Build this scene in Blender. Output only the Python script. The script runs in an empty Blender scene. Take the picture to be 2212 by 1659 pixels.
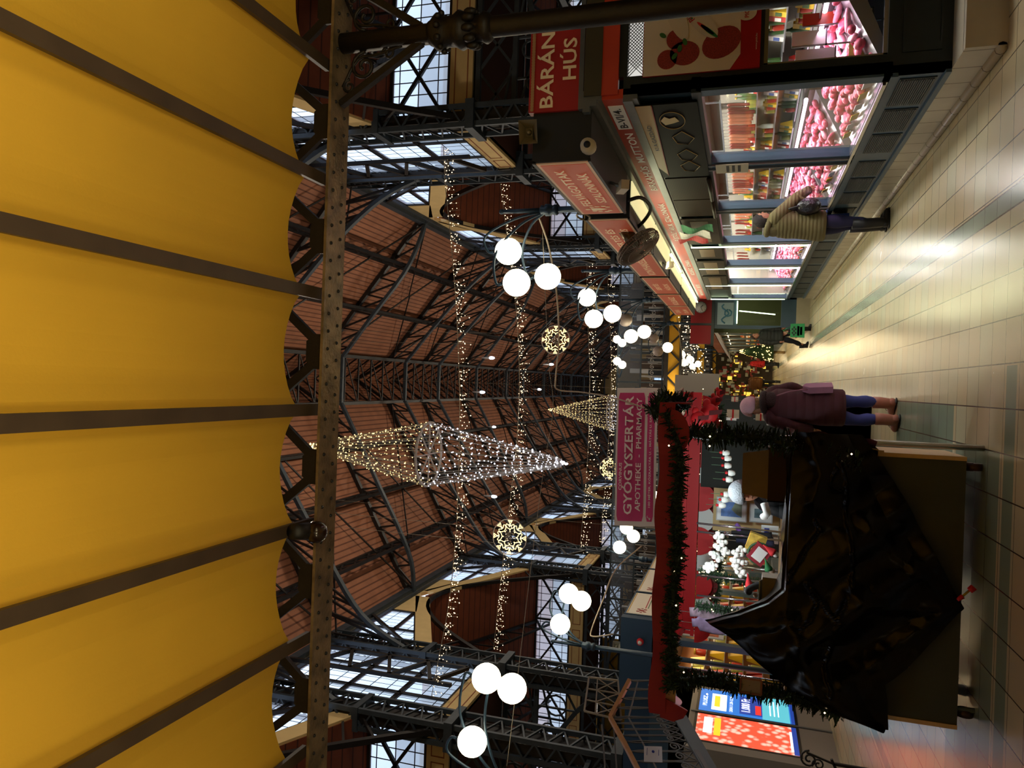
import bpy, bmesh, math, random
from mathutils import Vector as V, Matrix, noise
random.seed(7)
C = bpy.context.scene
COL = C.collection
PI = math.pi
# ---------------------------------------------------------------- camera
W_, H_, FPX, EYE = 2212., 1659., 1620., 1.65
def _n(v): return v / v.length
_f = _n(V(((829.5 - 842.) / FPX, (1106 - 1610.) / FPX, 1.)))
_u = V((math.sin(.035), math.cos(.035), 0.)); _u = _n(_u - _f * _u.dot(_f))
_r = -_f.cross(_u)
if _r.x < 0: _r = -_r
RM = Matrix((_r, _f, _u))                      # world = RM @ (right, up, forward)
cr, cu, cf = RM.col[0], RM.col[1], RM.col[2]
cam = bpy.data.cameras.new('camera'); camo = bpy.data.objects.new('camera', cam); COL.objects.link(camo)
cam.sensor_fit = 'HORIZONTAL'; cam.sensor_width = 36; cam.lens = 36 * FPX / W_
cam.clip_start = .05; cam.clip_end = 400
m3 = Matrix((-cu, cr, -cf)).transposed()       # phone held upright, stored sideways
camo.matrix_world = Matrix.Translation((0, 0, EYE)) @ m3.to_4x4()
C.camera = camo
# ---------------------------------------------------------------- world: overcast winter sky
w = bpy.data.worlds.new('overcast_sky'); C.world = w; w.use_nodes = True
nt = w.node_tree; nt.nodes.clear()
tc = nt.nodes.new('ShaderNodeTexCoord'); sx = nt.nodes.new('ShaderNodeSeparateXYZ'); rp = nt.nodes.new('ShaderNodeValToRGB')
bg = nt.nodes.new('ShaderNodeBackground'); wo = nt.nodes.new('ShaderNodeOutputWorld')
nt.links.new(tc.outputs['Generated'], sx.inputs[0]); nt.links.new(sx.outputs['Z'], rp.inputs[0])
nt.links.new(rp.outputs[0], bg.inputs[0]); nt.links.new(bg.outputs[0], wo.inputs[0])
e = rp.color_ramp.elements
e[0].position = 0.; e[0].color = (.30, .40, .55, 1); e[1].position = .8; e[1].color = (1., 1.1, 1.25, 1)
x = e.new(.30); x.color = (.42, .55, .80, 1)
x = e.new(.45); x.color = (.80, .95, 1.2, 1)
bg.inputs[1].default_value = 2.2
C.view_settings.view_transform = 'Standard'; C.view_settings.look = 'None'
C.view_settings.exposure = 0.0; C.view_settings.gamma = 1; C.view_settings.use_curve_mapping = False
C.cycles.max_bounces = 5; C.cycles.diffuse_bounces = 3; C.cycles.glossy_bounces = 3; C.cycles.transparent_max_bounces = 12
C.cycles.transmission_bounces = 4; C.cycles.sample_clamp_indirect = 4; C.cycles.caustics_reflective = False; C.cycles.caustics_refractive = False
C.cycles.use_denoising = True
def lamp(name, kind, loc, energy, color, size=.2, rot=None, sizey=None):
    l = bpy.data.lights.new(name, kind); l.energy = energy; l.color = color
    if kind == 'AREA':
        l.size = size
        if sizey: l.shape = 'RECTANGLE'; l.size_y = sizey
    else: l.shadow_soft_size = size
    o = bpy.data.objects.new(name, l); o.location = loc
    if rot: o.rotation_euler = rot
    COL.objects.link(o); return o
WARM = (1., .80, .50)
# added unseen fills: uplights brighten the yellow vaults, a point fills from behind
for xx in (-3.0, -1.0, 1.1, 3.0): lamp('added_vault_fill', 'AREA', (xx, .9, 1.9), 32, (1., .86, .50), .5, (PI, 0, 0))
lamp('added_passage_fill', 'POINT', (-.4, -3.5, 2.6), 12, (1., .84, .55), .3)
# high bay lamps of the nave
for yy in (15, 28, 42, 58, 75):
    lamp('nave_high_bay', 'POINT', (-1.2, yy, 12.5), 700, (1., .86, .66), .4)

# ---------------------------------------------------------------- materials
def s2l(c): return c / 12.92 if c <= .04045 else ((c + .055) / 1.055) ** 2.4
def col(*c):
    if len(c) == 1: h = c[0]; c = ((h >> 16) & 255, (h >> 8) & 255, h & 255)
    return tuple(s2l(v / 255.) for v in c) + (1.,)
MATS = {}
def mat(name, c=0x808080, rough=.6, metal=0., em=0., emc=None, noise_=0., nscale=8., bump=0., bscale=30., spec=.5, sample=True, alpha=None):
    if name in MATS: return MATS[name]
    m = bpy.data.materials.new(name); m.use_nodes = True; t = m.node_tree; b = t.nodes['Principled BSDF']
    cc = col(c) if isinstance(c, int) else tuple(c) + (1.,)
    b.inputs['Base Color'].default_value = cc; b.inputs['Roughness'].default_value = rough; b.inputs['Metallic'].default_value = metal
    b.inputs['Specular IOR Level'].default_value = spec
    if em:
        b.inputs['Emission Color'].default_value = (col(emc) if isinstance(emc, int) else tuple(emc) + (1.,)) if emc is not None else cc
        b.inputs['Emission Strength'].default_value = em
        if not sample: m.cycles.emission_sampling = 'NONE'
    if noise_ or bump:
        co = t.nodes.new('ShaderNodeTexCoord'); n = t.nodes.new('ShaderNodeTexNoise'); n.inputs['Scale'].default_value = nscale; n.inputs['Detail'].default_value = 5
        t.links.new(co.outputs['Object'], n.inputs['Vector'])
        if noise_:
            r = t.nodes.new('ShaderNodeValToRGB'); t.links.new(n.outputs['Fac'], r.inputs[0])
            r.color_ramp.elements[0].position = .3; r.color_ramp.elements[1].position = .7
            r.color_ramp.elements[0].color = tuple(v * (1 - noise_) for v in cc[:3]) + (1,)
            r.color_ramp.elements[1].color = tuple(min(1, v * (1 + noise_)) for v in cc[:3]) + (1,)
            t.links.new(r.outputs[0], b.inputs['Base Color'])
        if bump:
            n2 = t.nodes.new('ShaderNodeTexNoise'); n2.inputs['Scale'].default_value = bscale; t.links.new(co.outputs['Object'], n2.inputs['Vector'])
            bp = t.nodes.new('ShaderNodeBump'); bp.inputs['Strength'].default_value = bump; bp.inputs['Distance'].default_value = .02
            t.links.new(n2.outputs['Fac'], bp.inputs['Height']); t.links.new(bp.outputs[0], b.inputs['Normal'])
    MATS[name] = m; return m
def N(t, k, **kw):
    n = t.nodes.new(k)
    for a, v in kw.items(): setattr(n, a, v)
    return n
def stripes(name, c1, c2, axis, pitch, width=.06, rough=.7, bump=.3, noise_=.15):
    """thin grooves every `pitch` metres along one object axis"""
    if name in MATS: return MATS[name]
    m = mat(name, c1, rough); t = m.node_tree; b = t.nodes['Principled BSDF']
    co = N(t, 'ShaderNodeTexCoord'); s = N(t, 'ShaderNodeSeparateXYZ'); t.links.new(co.outputs['Object'], s.inputs[0])
    d = N(t, 'ShaderNodeMath', operation='DIVIDE'); t.links.new(s.outputs[axis], d.inputs[0]); d.inputs[1].default_value = pitch
    f = N(t, 'ShaderNodeMath', operation='FRACT'); t.links.new(d.outputs[0], f.inputs[0])
    g = N(t, 'ShaderNodeMath', operation='LESS_THAN'); t.links.new(f.outputs[0], g.inputs[0]); g.inputs[1].default_value = width
    mx = N(t, 'ShaderNodeMix', data_type='RGBA'); t.links.new(g.outputs[0], mx.inputs[0])
    no = N(t, 'ShaderNodeTexNoise'); no.inputs['Scale'].default_value = 1.5; no.inputs['Detail'].default_value = 6; t.links.new(co.outputs['Object'], no.inputs['Vector'])
    r = N(t, 'ShaderNodeValToRGB'); t.links.new(no.outputs['Fac'], r.inputs[0]); a = col(c1)
    r.color_ramp.elements[0].position = .3; r.color_ramp.elements[1].position = .7
    r.color_ramp.elements[0].color = tuple(v * (1 - noise_) for v in a[:3]) + (1,); r.color_ramp.elements[1].color = tuple(v * (1 + noise_) for v in a[:3]) + (1,)
    t.links.new(r.outputs[0], mx.inputs[6]); mx.inputs[7].default_value = col(c2); t.links.new(mx.outputs[2], b.inputs['Base Color'])
    return m
def glass(name, tint=(.85, .92, 1.), gloss=.12, milky=0., rough=.05):
    if name in MATS: return MATS[name]
    m = bpy.data.materials.new(name); m.use_nodes = True; t = m.node_tree; t.nodes.clear()
    o = N(t, 'ShaderNodeOutputMaterial'); tr = N(t, 'ShaderNodeBsdfTransparent'); tr.inputs[0].default_value = tuple(tint) + (1,)
    gl = N(t, 'ShaderNodeBsdfGlossy'); gl.inputs['Roughness'].default_value = rough
    fr = N(t, 'ShaderNodeMix', data_type='FLOAT'); fr.inputs[2].default_value = 0.; 
    lw = N(t, 'ShaderNodeLayerWeight'); lw.inputs[0].default_value = .25
    mu = N(t, 'ShaderNodeMath', operation='MULTIPLY'); t.links.new(lw.outputs['Fresnel'], mu.inputs[0]); mu.inputs[1].default_value = gloss * 4
    mx = N(t, 'ShaderNodeMixShader'); t.links.new(mu.outputs[0], mx.inputs[0]); t.links.new(tr.outputs[0], mx.inputs[1]); t.links.new(gl.outputs[0], mx.inputs[2])
    last = mx
    if milky:
        df = N(t, 'ShaderNodeBsdfTranslucent'); df.inputs[0].default_value = (.85, .9, .95, 1)
        m2 = N(t, 'ShaderNodeMixShader'); m2.inputs[0].default_value = milky; t.links.new(mx.outputs[0], m2.inputs[1]); t.links.new(df.outputs[0], m2.inputs[2]); last = m2
    t.links.new(last.outputs[0], o.inputs[0]); t.nodes.remove(fr); MATS[name] = m; return m
# ---------------------------------------------------------------- mesh builder
class MB:
    def __init__(s): s.v = []; s.f = []; s.mi = []; s.m = 0; s.sm = []; s.smooth = False
    def add(s, vs, fs):
        b = len(s.v); s.v += [tuple(x) for x in vs]
        for f in fs: s.f.append([b + i for i in f]); s.mi.append(s.m); s.sm.append(s.smooth)
    def box(s, x0, x1, y0, y1, z0, z1):
        s.add([(x0,y0,z0),(x1,y0,z0),(x1,y1,z0),(x0,y1,z0),(x0,y0,z1),(x1,y0,z1),(x1,y1,z1),(x0,y1,z1)],
              [(0,3,2,1),(4,5,6,7),(0,1,5,4),(1,2,6,5),(2,3,7,6),(3,0,4,7)])
    def obox(s, c, sx, sy, sz, rot):
        R = rot.to_3x3(); vs = []
        for z in (-.5,.5):
            for (a, b) in ((-.5,-.5),(.5,-.5),(.5,.5),(-.5,.5)): vs.append(V(c) + R @ V((a*sx, b*sy, z*sz)))
        s.add(vs, [(0,3,2,1),(4,5,6,7),(0,1,5,4),(1,2,6,5),(2,3,7,6),(3,0,4,7)])
    def bar(s, p, q, w, h=None, up=(0,0,1)):
        h = h or w; p = V(p); q = V(q); d = q - p
        if d.length < 1e-6: return
        d.normalize(); u = V(up)
        if abs(d.dot(u)) > .98: u = V((1,0,0))
        a = d.cross(u).normalized(); b = a.cross(d).normalized(); vs = []
        for o in (p, q):
            for i, j in ((-1,-1),(1,-1),(1,1),(-1,1)): vs.append(o + a*i*w/2 + b*j*h/2)
        s.add(vs, [(0,3,2,1),(4,5,6,7),(0,1,5,4),(1,2,6,5),(2,3,7,6),(3,0,4,7)])
    def loft(s, pts, rad, seg=10, caps=True, ref=None):
        """closed tube through pts; rad: number or list of r or (rx, ry)"""
        pts = [V(p) for p in pts]; n = len(pts)
        if not isinstance(rad, (list, tuple)): rad = [rad] * n
        rr = [(r, r) if not isinstance(r, tuple) else r for r in rad]
        tan = [(pts[min(i+1, n-1)] - pts[max(i-1, 0)]).normalized() for i in range(n)]
        a = V(ref) if ref else (V((0,0,1)) if abs(tan[0].z) < .9 else V((1,0,0)))
        a = (a - tan[0]*a.dot(tan[0])).normalized(); vs = []; 
        for i in range(n):
            a = (a - tan[i]*a.dot(tan[i])); 
            a = a.normalized() if a.length > 1e-5 else V((1,0,0))
            b = tan[i].cross(a)
            for k in range(seg):
                t = 2*PI*k/seg; vs.append(pts[i] + a*math.cos(t)*rr[i][0] + b*math.sin(t)*rr[i][1])
        fs = [(i*seg+k, i*seg+(k+1) % seg, (i+1)*seg+(k+1) % seg, (i+1)*seg+k) for i in range(n-1) for k in range(seg)]
        if caps: fs += [tuple(range(seg-1, -1, -1)), tuple((n-1)*seg+k for k in range(seg))]
        sm = s.smooth; s.smooth = True; s.add(vs, fs); s.smooth = sm
    def cyl(s, p, q, r, r2=None, seg=12): s.loft([p, q], [r, r if r2 is None else r2], seg)
    def sph(s, c, r, seg=14, rings=8, sc=(1,1,1), rot=None):
        vs = []; c = V(c)
        def P(x, y, z):
            p = V((x*sc[0]*r, y*sc[1]*r, z*sc[2]*r)); return c + (rot @ p if rot else p)
        vs.append(P(0,0,1))
        for i in range(1, rings):
            ph = PI*i/rings
            for k in range(seg): t = 2*PI*k/seg; vs.append(P(math.sin(ph)*math.cos(t), math.sin(ph)*math.sin(t), math.cos(ph)))
        vs.append(P(0,0,-1)); L = len(vs)-1; fs = []
        for k in range(seg): fs.append((0, 1+k, 1+(k+1) % seg)); fs.append((L, L-seg+(k+1) % seg, L-seg+k))
        for i in range(rings-2):
            for k in range(seg): a = 1+i*seg; fs.append((a+k, a+seg+k, a+seg+(k+1) % seg, a+(k+1) % seg))
        sm = s.smooth; s.smooth = True; s.add(vs, fs); s.smooth = sm
    def lathe(s, prof, c, seg=16, axis=None):
        """prof: (r, z) list about z through c"""
        c = V(c); R = axis or Matrix.Identity(3); vs = []
        for r, z in prof:
            for k in range(seg): t = 2*PI*k/seg; vs.append(c + R @ V((r*math.cos(t), r*math.sin(t), z)))
        n = len(prof); fs = [(i*seg+k, i*seg+(k+1) % seg, (i+1)*seg+(k+1) % seg, (i+1)*seg+k) for i in range(n-1) for k in range(seg)]
        fs += [tuple(range(seg-1, -1, -1)), tuple((n-1)*seg+k for k in range(seg))]
        sm = s.smooth; s.smooth = True; s.add(vs, fs); s.smooth = sm
    def quad(s, *p): s.add(p, [tuple(range(len(p)))])
    def prism(s, pts, vec):
        pts = [V(p) for p in pts]; v = V(vec); n = len(pts)
        s.add(pts + [p + v for p in pts], [tuple(range(n-1, -1, -1)), tuple(range(n, 2*n))] + [(i, (i+1) % n, n+(i+1) % n, n+i) for i in range(n)])
def spline(pts, k=6):
    pts = [V(p) for p in pts]; out = []
    P = [pts[0]*2 - pts[1]] + pts + [pts[-1]*2 - pts[-2]]
    for i in range(1, len(P)-2):
        a, b, c, d = P[i-1:i+3]
        for j in range(k):
            t = j/k; out.append(.5*((2*b) + (c-a)*t + (2*a-5*b+4*c-d)*t*t + (3*b-a-3*c+d)*t**3))
    out.append(pts[-1]); return out
def obj(name, mb, mats, parent=None):
    me = bpy.data.meshes.new(name); me.from_pydata(mb.v, [], mb.f)
    if not isinstance(mats, (list, tuple)): mats = [mats]
    for m in mats: me.materials.append(m)
    me.polygons.foreach_set('material_index', [min(i, len(mats)-1) for i in mb.mi]); me.polygons.foreach_set('use_smooth', mb.sm); me.update()
    bm = bmesh.new(); bm.from_mesh(me); bmesh.ops.recalc_face_normals(bm, faces=bm.faces); bm.to_mesh(me); bm.free()
    o = bpy.data.objects.new(name, me); COL.objects.link(o)
    if parent is not None: attach(o, parent)
    return o
def attach(o, parent):
    o.parent = parent
    if parent.type == 'EMPTY': o.location = o.location - parent.location
def tag(o, label, cat, group=None):
    o['label'] = label; o['category'] = cat
    if group: o['group'] = group
    return o
def thing(name, label, cat, loc=(0,0,0), group=None):
    o = bpy.data.objects.new(name, None); COL.objects.link(o); o.location = loc; o.empty_display_size = .1
    return tag(o, label, cat, group)
def struct(name, mb, mats, parent=None):
    o = obj(name, mb, mats, parent)
    if parent is None: o['kind'] = 'structure'
    return o
def kids(o): return [c for c in bpy.data.objects if c.parent == o]
_kc = {}
def dup(root, loc, label=None, group=None, rotz=None, scale=None, rot=None):
    """copy of a thing, its parts and sub-parts"""
    if root not in _kc: _kc[root] = [(k, [(g, []) for g in kids(k)]) for k in kids(root)]
    r = root.copy(); COL.objects.link(r); r.location = loc
    if rotz is not None: r.rotation_euler = (0, 0, rotz)
    if rot is not None: r.rotation_euler = rot
    if scale is not None: r.scale = (scale,)*3 if not isinstance(scale, tuple) else scale
    if label: r['label'] = label
    if group: r['group'] = group
    for k, gs in _kc[root]:
        c = k.copy(); COL.objects.link(c); c.parent = r
        for g, _ in gs: d = g.copy(); COL.objects.link(d); d.parent = c
    return r
_font = None
def text(name, s, w, h, c, right, up, m, parent=None, depth=.004, bold=.018):
    """lettering s scaled into a w x h box centred at c; right/up are world directions"""
    cu_ = bpy.data.curves.new(name, 'FONT'); cu_.body = s; cu_.offset = bold; cu_.extrude = .0; cu_.resolution_u = 2
    to = bpy.data.objects.new('t', cu_); COL.objects.link(to); bpy.context.view_layer.update()
    me = bpy.data.meshes.new_from_object(to.evaluated_get(bpy.context.evaluated_depsgraph_get()))
    bpy.data.objects.remove(to)
    xs = [v.co.x for v in me.vertices]; ys = [v.co.y for v in me.vertices]
    x0, x1, y0, y1 = min(xs), max(xs), min(ys), max(ys)
    R = V(right).normalized(); U = V(up).normalized(); Nn = R.cross(U).normalized(); c = V(c)
    for v in me.vertices:
        a = (v.co.x - (x0+x1)/2) / (x1-x0) * w; b = (v.co.y - (y0+y1)/2) / (y1-y0) * h
        v.co = c + R*a + U*b + Nn*depth
    me.materials.clear(); me.materials.append(m); me.update()
    o = bpy.data.objects.new(name, me); COL.objects.link(o)
    if parent is not None: attach(o, parent)
    return o
# ================================================================ HALL SHELL
iron = mat('iron_blue_grey', 0x36404a, .55, .1, noise_=.25, nscale=3)
iron_d = mat('iron_dark', 0x211d1c, .5, .2, noise_=.3, nscale=5)
iron_b = mat('iron_brown', 0x1b1512, .5, .2, noise_=.35, nscale=6, bump=.15)
yellow = mat('ochre_plaster', 0xc79a3c, .85, noise_=.08, nscale=2)
cream = mat('cream_plaster', 0xdcbf86, .85, noise_=.06, nscale=2)
redline = mat('red_brown_paint', 0x9a5a3a, .8)
def panes(name, ax):
    m = bpy.data.materials.new(name); m.use_nodes = True; t = m.node_tree; t.nodes.clear()
    co = N(t, 'ShaderNodeTexCoord'); s = N(t, 'ShaderNodeSeparateXYZ'); t.links.new(co.outputs['Object'], s.inputs[0])
    def line(out, pitch, wd):
        d = N(t, 'ShaderNodeMath', operation='DIVIDE'); t.links.new(out, d.inputs[0]); d.inputs[1].default_value = pitch
        f = N(t, 'ShaderNodeMath', operation='FRACT'); t.links.new(d.outputs[0], f.inputs[0])
        g = N(t, 'ShaderNodeMath', operation='LESS_THAN'); t.links.new(f.outputs[0], g.inputs[0]); g.inputs[1].default_value = wd/pitch; return g
    a = line(s.outputs[ax], .38, .035); b = line(s.outputs['Z'], .62, .035)
    mx = N(t, 'ShaderNodeMath', operation='MAXIMUM'); t.links.new(a.outputs[0], mx.inputs[0]); t.links.new(b.outputs[0], mx.inputs[1])
    tr = N(t, 'ShaderNodeBsdfTransparent'); no = N(t, 'ShaderNodeTexNoise'); no.inputs['Scale'].default_value = .9; t.links.new(co.outputs['Object'], no.inputs[0])
    r = N(t, 'ShaderNodeValToRGB'); r.color_ramp.elements[0].position = .35; r.color_ramp.elements[1].position = .65
    r.color_ramp.elements[0].color = (.8, .86, .93, 1); r.color_ramp.elements[1].color = (.95, .98, 1, 1)
    t.links.new(no.outputs[0], r.inputs[0]); t.links.new(r.outputs[0], tr.inputs[0])
    df = N(t, 'ShaderNodeBsdfDiffuse'); df.inputs[0].default_value = (.03, .04, .06, 1)
    # lower rows are frosted blue-grey panes, the upper rows clearer
    lo = N(t, 'ShaderNodeMath', operation='LESS_THAN'); t.links.new(s.outputs['Z'], lo.inputs[0]); lo.inputs[1].default_value = 11.2
    tl = N(t, 'ShaderNodeBsdfTranslucent'); tl.inputs[0].default_value = (.80, .92, 1., 1)
    fa = N(t, 'ShaderNodeMath', operation='MULTIPLY_ADD'); t.links.new(lo.outputs[0], fa.inputs[0]); fa.inputs[1].default_value = .3; fa.inputs[2].default_value = .6
    mt = N(t, 'ShaderNodeMixShader'); t.links.new(fa.outputs[0], mt.inputs[0]); t.links.new(tr.outputs[0], mt.inputs[1]); t.links.new(tl.outputs[0], mt.inputs[2])
    ms = N(t, 'ShaderNodeMixShader'); t.links.new(mx.outputs[0], ms.inputs[0]); t.links.new(mt.outputs[0], ms.inputs[1]); t.links.new(df.outputs[0], ms.inputs[2])
    o = N(t, 'ShaderNodeOutputMaterial'); t.links.new(ms.outputs[0], o.inputs[0]); return m
pane_side = panes('wired_glass_side', 'Y'); pane_front = panes('wired_glass_front', 'X')
XR, XL, ZE = 7.5, -10.1, 16.5
YB, YF = -14., 110.
WIDE = [(6.3, 20.3), (25.2, 39.3), (44.2, 58.3), (63.2, 77.3), (82.2, 96.3)]
NARROW = [(1.3, 6.3), (20.3, 25.2), (39.3, 44.2), (58.3, 63.2), (77.3, 82.2), (96.3, 110.)]
# ---- floor: glazed tiles 30 x 29 cm with grey-green strips
fm = mat('floor_tiles', 0xb9a98c, .22, spec=.55); t = fm.node_tree; b = t.nodes['Principled BSDF']
co = N(t, 'ShaderNodeTexCoord'); s = N(t, 'ShaderNodeSeparateXYZ'); t.links.new(co.outputs['Object'], s.inputs[0])
def math_(op, a, bb=None, c=None):
    n = N(t, 'ShaderNodeMath', operation=op)
    for i, v in enumerate((a, bb, c)):
        if v is None: continue
        if isinstance(v, (int, float)): n.inputs[i].default_value = v
        else: t.links.new(v, n.inputs[i])
    return n.outputs[0]
X_, Y_ = s.outputs['X'], s.outputs['Y']
fx = math_('FRACT', math_('DIVIDE', math_('ADD', X_, 30.07), .30)); fy = math_('FRACT', math_('DIVIDE', math_('ADD', Y_, 29.04), .29))
gx = math_('LESS_THAN', fx, .030); gy = math_('LESS_THAN', fy, .022)
def inside(a, lo, hi): return math_('MULTIPLY', math_('GREATER_THAN', a, lo), math_('LESS_THAN', a, hi))
strip = inside(X_, 1.27, 1.41)
sl = math_('MAXIMUM', inside(X_, 1.262, 1.274), inside(X_, 1.404, 1.416))
gx = math_('MAXIMUM', math_('MULTIPLY', gx, math_('SUBTRACT', 1, strip)), sl)
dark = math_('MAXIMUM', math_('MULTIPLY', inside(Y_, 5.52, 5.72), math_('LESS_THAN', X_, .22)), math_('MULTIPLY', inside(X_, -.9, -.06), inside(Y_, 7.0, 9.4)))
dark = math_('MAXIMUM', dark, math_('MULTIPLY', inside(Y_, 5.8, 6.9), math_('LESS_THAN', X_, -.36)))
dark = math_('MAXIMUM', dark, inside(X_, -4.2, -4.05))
cell = N(t, 'ShaderNodeCombineXYZ'); t.links.new(math_('FLOOR', math_('DIVIDE', math_('ADD', X_, 30.07), .30)), cell.inputs[0]); t.links.new(math_('FLOOR', math_('DIVIDE', math_('ADD', Y_, 29.04), .29)), cell.inputs[1])
wn = N(t, 'ShaderNodeTexWhiteNoise'); t.links.new(cell.outputs[0], wn.inputs[0])
r = N(t, 'ShaderNodeValToRGB'); t.links.new(wn.outputs[0], r.inputs[0]); r.color_ramp.elements[0].color = col(0xb2a98a); r.color_ramp.elements[1].color = col(0xbcb392)
x = r.color_ramp.elements.new(.93); x.color = col(0xb8a480)
no = N(t, 'ShaderNodeTexNoise'); no.inputs['Scale'].default_value = 1.3; no.inputs['Detail'].default_value = 6; t.links.new(co.outputs['Object'], no.inputs[0])
mx0 = N(t, 'ShaderNodeMix', data_type='RGBA', blend_type='MULTIPLY'); mx0.inputs[0].default_value = .10; t.links.new(r.outputs[0], mx0.inputs[6]); t.links.new(no.outputs[1], mx0.inputs[7])
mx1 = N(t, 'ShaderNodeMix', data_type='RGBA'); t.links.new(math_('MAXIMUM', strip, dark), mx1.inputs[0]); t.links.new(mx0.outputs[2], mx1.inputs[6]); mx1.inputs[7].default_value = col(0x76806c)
mx2 = N(t, 'ShaderNodeMix', data_type='RGBA'); t.links.new(math_('MAXIMUM', gx, gy), mx2.inputs[0]); t.links.new(mx1.outputs[2], mx2.inputs[6]); mx2.inputs[7].default_value = col(0x4a3a30)
t.links.new(mx2.outputs[2], b.inputs['Base Color'])
rr = math_('ADD', math_('MULTIPLY', no.outputs[0], .16), .16); t.links.new(rr, b.inputs['Roughness'])
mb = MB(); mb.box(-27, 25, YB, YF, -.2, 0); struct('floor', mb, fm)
# ---- nave roof
plank = stripes('roof_boards', 0xa2694c, 0x6b3e2a, 'Z', .13, .25, .8)
plank2 = stripes('side_roof_boards', 0x7c3c1e, 0x4a2412, 'Z', .16, .12, .85)
mb = MB(); Y0, Y1 = YB, YF
mb.prism([(XR+.3, Y0, ZE-.2), (XR+.3, Y0, ZE), (1.0, Y0, 21.7), (1.0, Y0, 21.5)], (0, Y1-Y0, 0))
mb.prism([(XL-.3, Y0, ZE-.2), (-1.4, Y0, 21.5), (-1.4, Y0, 21.7), (XL-.3, Y0, ZE)], (0, Y1-Y0, 0))
mb.prism([(1.0, Y0, 21.7), (1.0, Y0, 22.7), (-.2, Y0, 23.8), (-1.4, Y0, 22.7), (-1.4, Y0, 21.7), (-1.3, Y0, 21.7), (-1.3, Y0, 22.6), (-.2, Y0, 23.6), (.9, Y0, 22.6), (.9, Y0, 21.7)], (0, Y1-Y0, 0))
struct('ceiling', mb, plank)
# ---- side aisles roof, outer walls, ends
mb = MB()
for sgn, xw, xo in ((1, XR, 24.), (-1, XL, -26.)):
    for a, bb in WIDE:
        mid = (a+bb)/2
        for (ya, za, yb_, zb) in ((a, 12.1, mid, 15.4), (mid, 15.4, bb, 12.1)):
            mb.prism([(xw, ya, za), (xw, yb_, zb), (xw, yb_, zb+.15), (xw, ya, za+.15)], (xo-xw, 0, 0))
    for a, bb in NARROW + [(YB, 1.3)]:
        mb.box(min(xw, xo), max(xw, xo), a, bb, 9.45, 9.6)
struct('ceiling_side_aisles', mb, plank2)
for nm, xo in (('wall_right', 24.), ('wall_left', -26.)):
    mb = MB(); mb.box(xo-.2, xo+.2, YB, YF, 0, 16); struct(nm, mb, yellow)
mb = MB(); mb.box(-27, 25, YB-.3, YB, 0, 25); struct('wall_back', mb, yellow)
mb = MB(); mb.box(-27, 25, YF, YF+.3, 0, 9.6); mb.box(-27, 25, YF, YF+.3, 14.5, 25)
mb.box(-27, -4.5, YF, YF+.3, 9.6, 14.5); mb.box(2, 25, YF, YF+.3, 9.6, 14.5); struct('wall_far_end', mb, cream)
# ---- clerestory: cream bands with painted panels, glazing and iron frames
nwin = [0]
def window(faces, bars, pm, w_=.12):
    nwin[0] += 1; mb = MB()
    for p, q in bars: mb.bar(p, q, w_)
    o = struct('window_%d' % nwin[0], mb, iron_d)
    g = MB()
    for f in faces: g.quad(*f)
    obj('pane', g, pm, o); return o
def panel_band_y(mb, x, a, bb, z0, z1, s):
    n = max(1, int((bb-a)/2.2)); L = (bb-a)/n; mb.m = 1
    for i in range(n):
        for (u0, u1) in ((.08, .70), (.76, .94)):
            p0, p1 = a+L*(i+u0), a+L*(i+u1); za, zb = z0+.14, z1-.14
            xx = x - s*.012; e = .03
            mb.box(min(x, xx), max(x, xx), p0, p1, za, za+e); mb.box(min(x, xx), max(x, xx), p0, p1, zb-e, zb)
            mb.box(min(x, xx), max(x, xx), p0, p0+e, za, zb); mb.box(min(x, xx), max(x, xx), p1-e, p1, za, zb)
    mb.m = 0
def panel_band_x(mb, y, a, bb, z0, z1):
    n = max(1, int((bb-a)/2.3)); L = (bb-a)/n; mb.m = 1
    for i in range(n):
        for (u0, u1) in ((.06, .72), (.78, .95)):
            p0, p1 = a+L*(i+u0), a+L*(i+u1); za, zb = z0+.14, z1-.14; e = .03
            mb.box(p0, p1, y-.012, y, za, za+e); mb.box(p0, p1, y-.012, y, zb-e, zb)
            mb.box(p0, p0+e, y-.012, y, za, zb); mb.box(p1-e, p1, y-.012, y, za, zb)
    mb.m = 0
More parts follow.
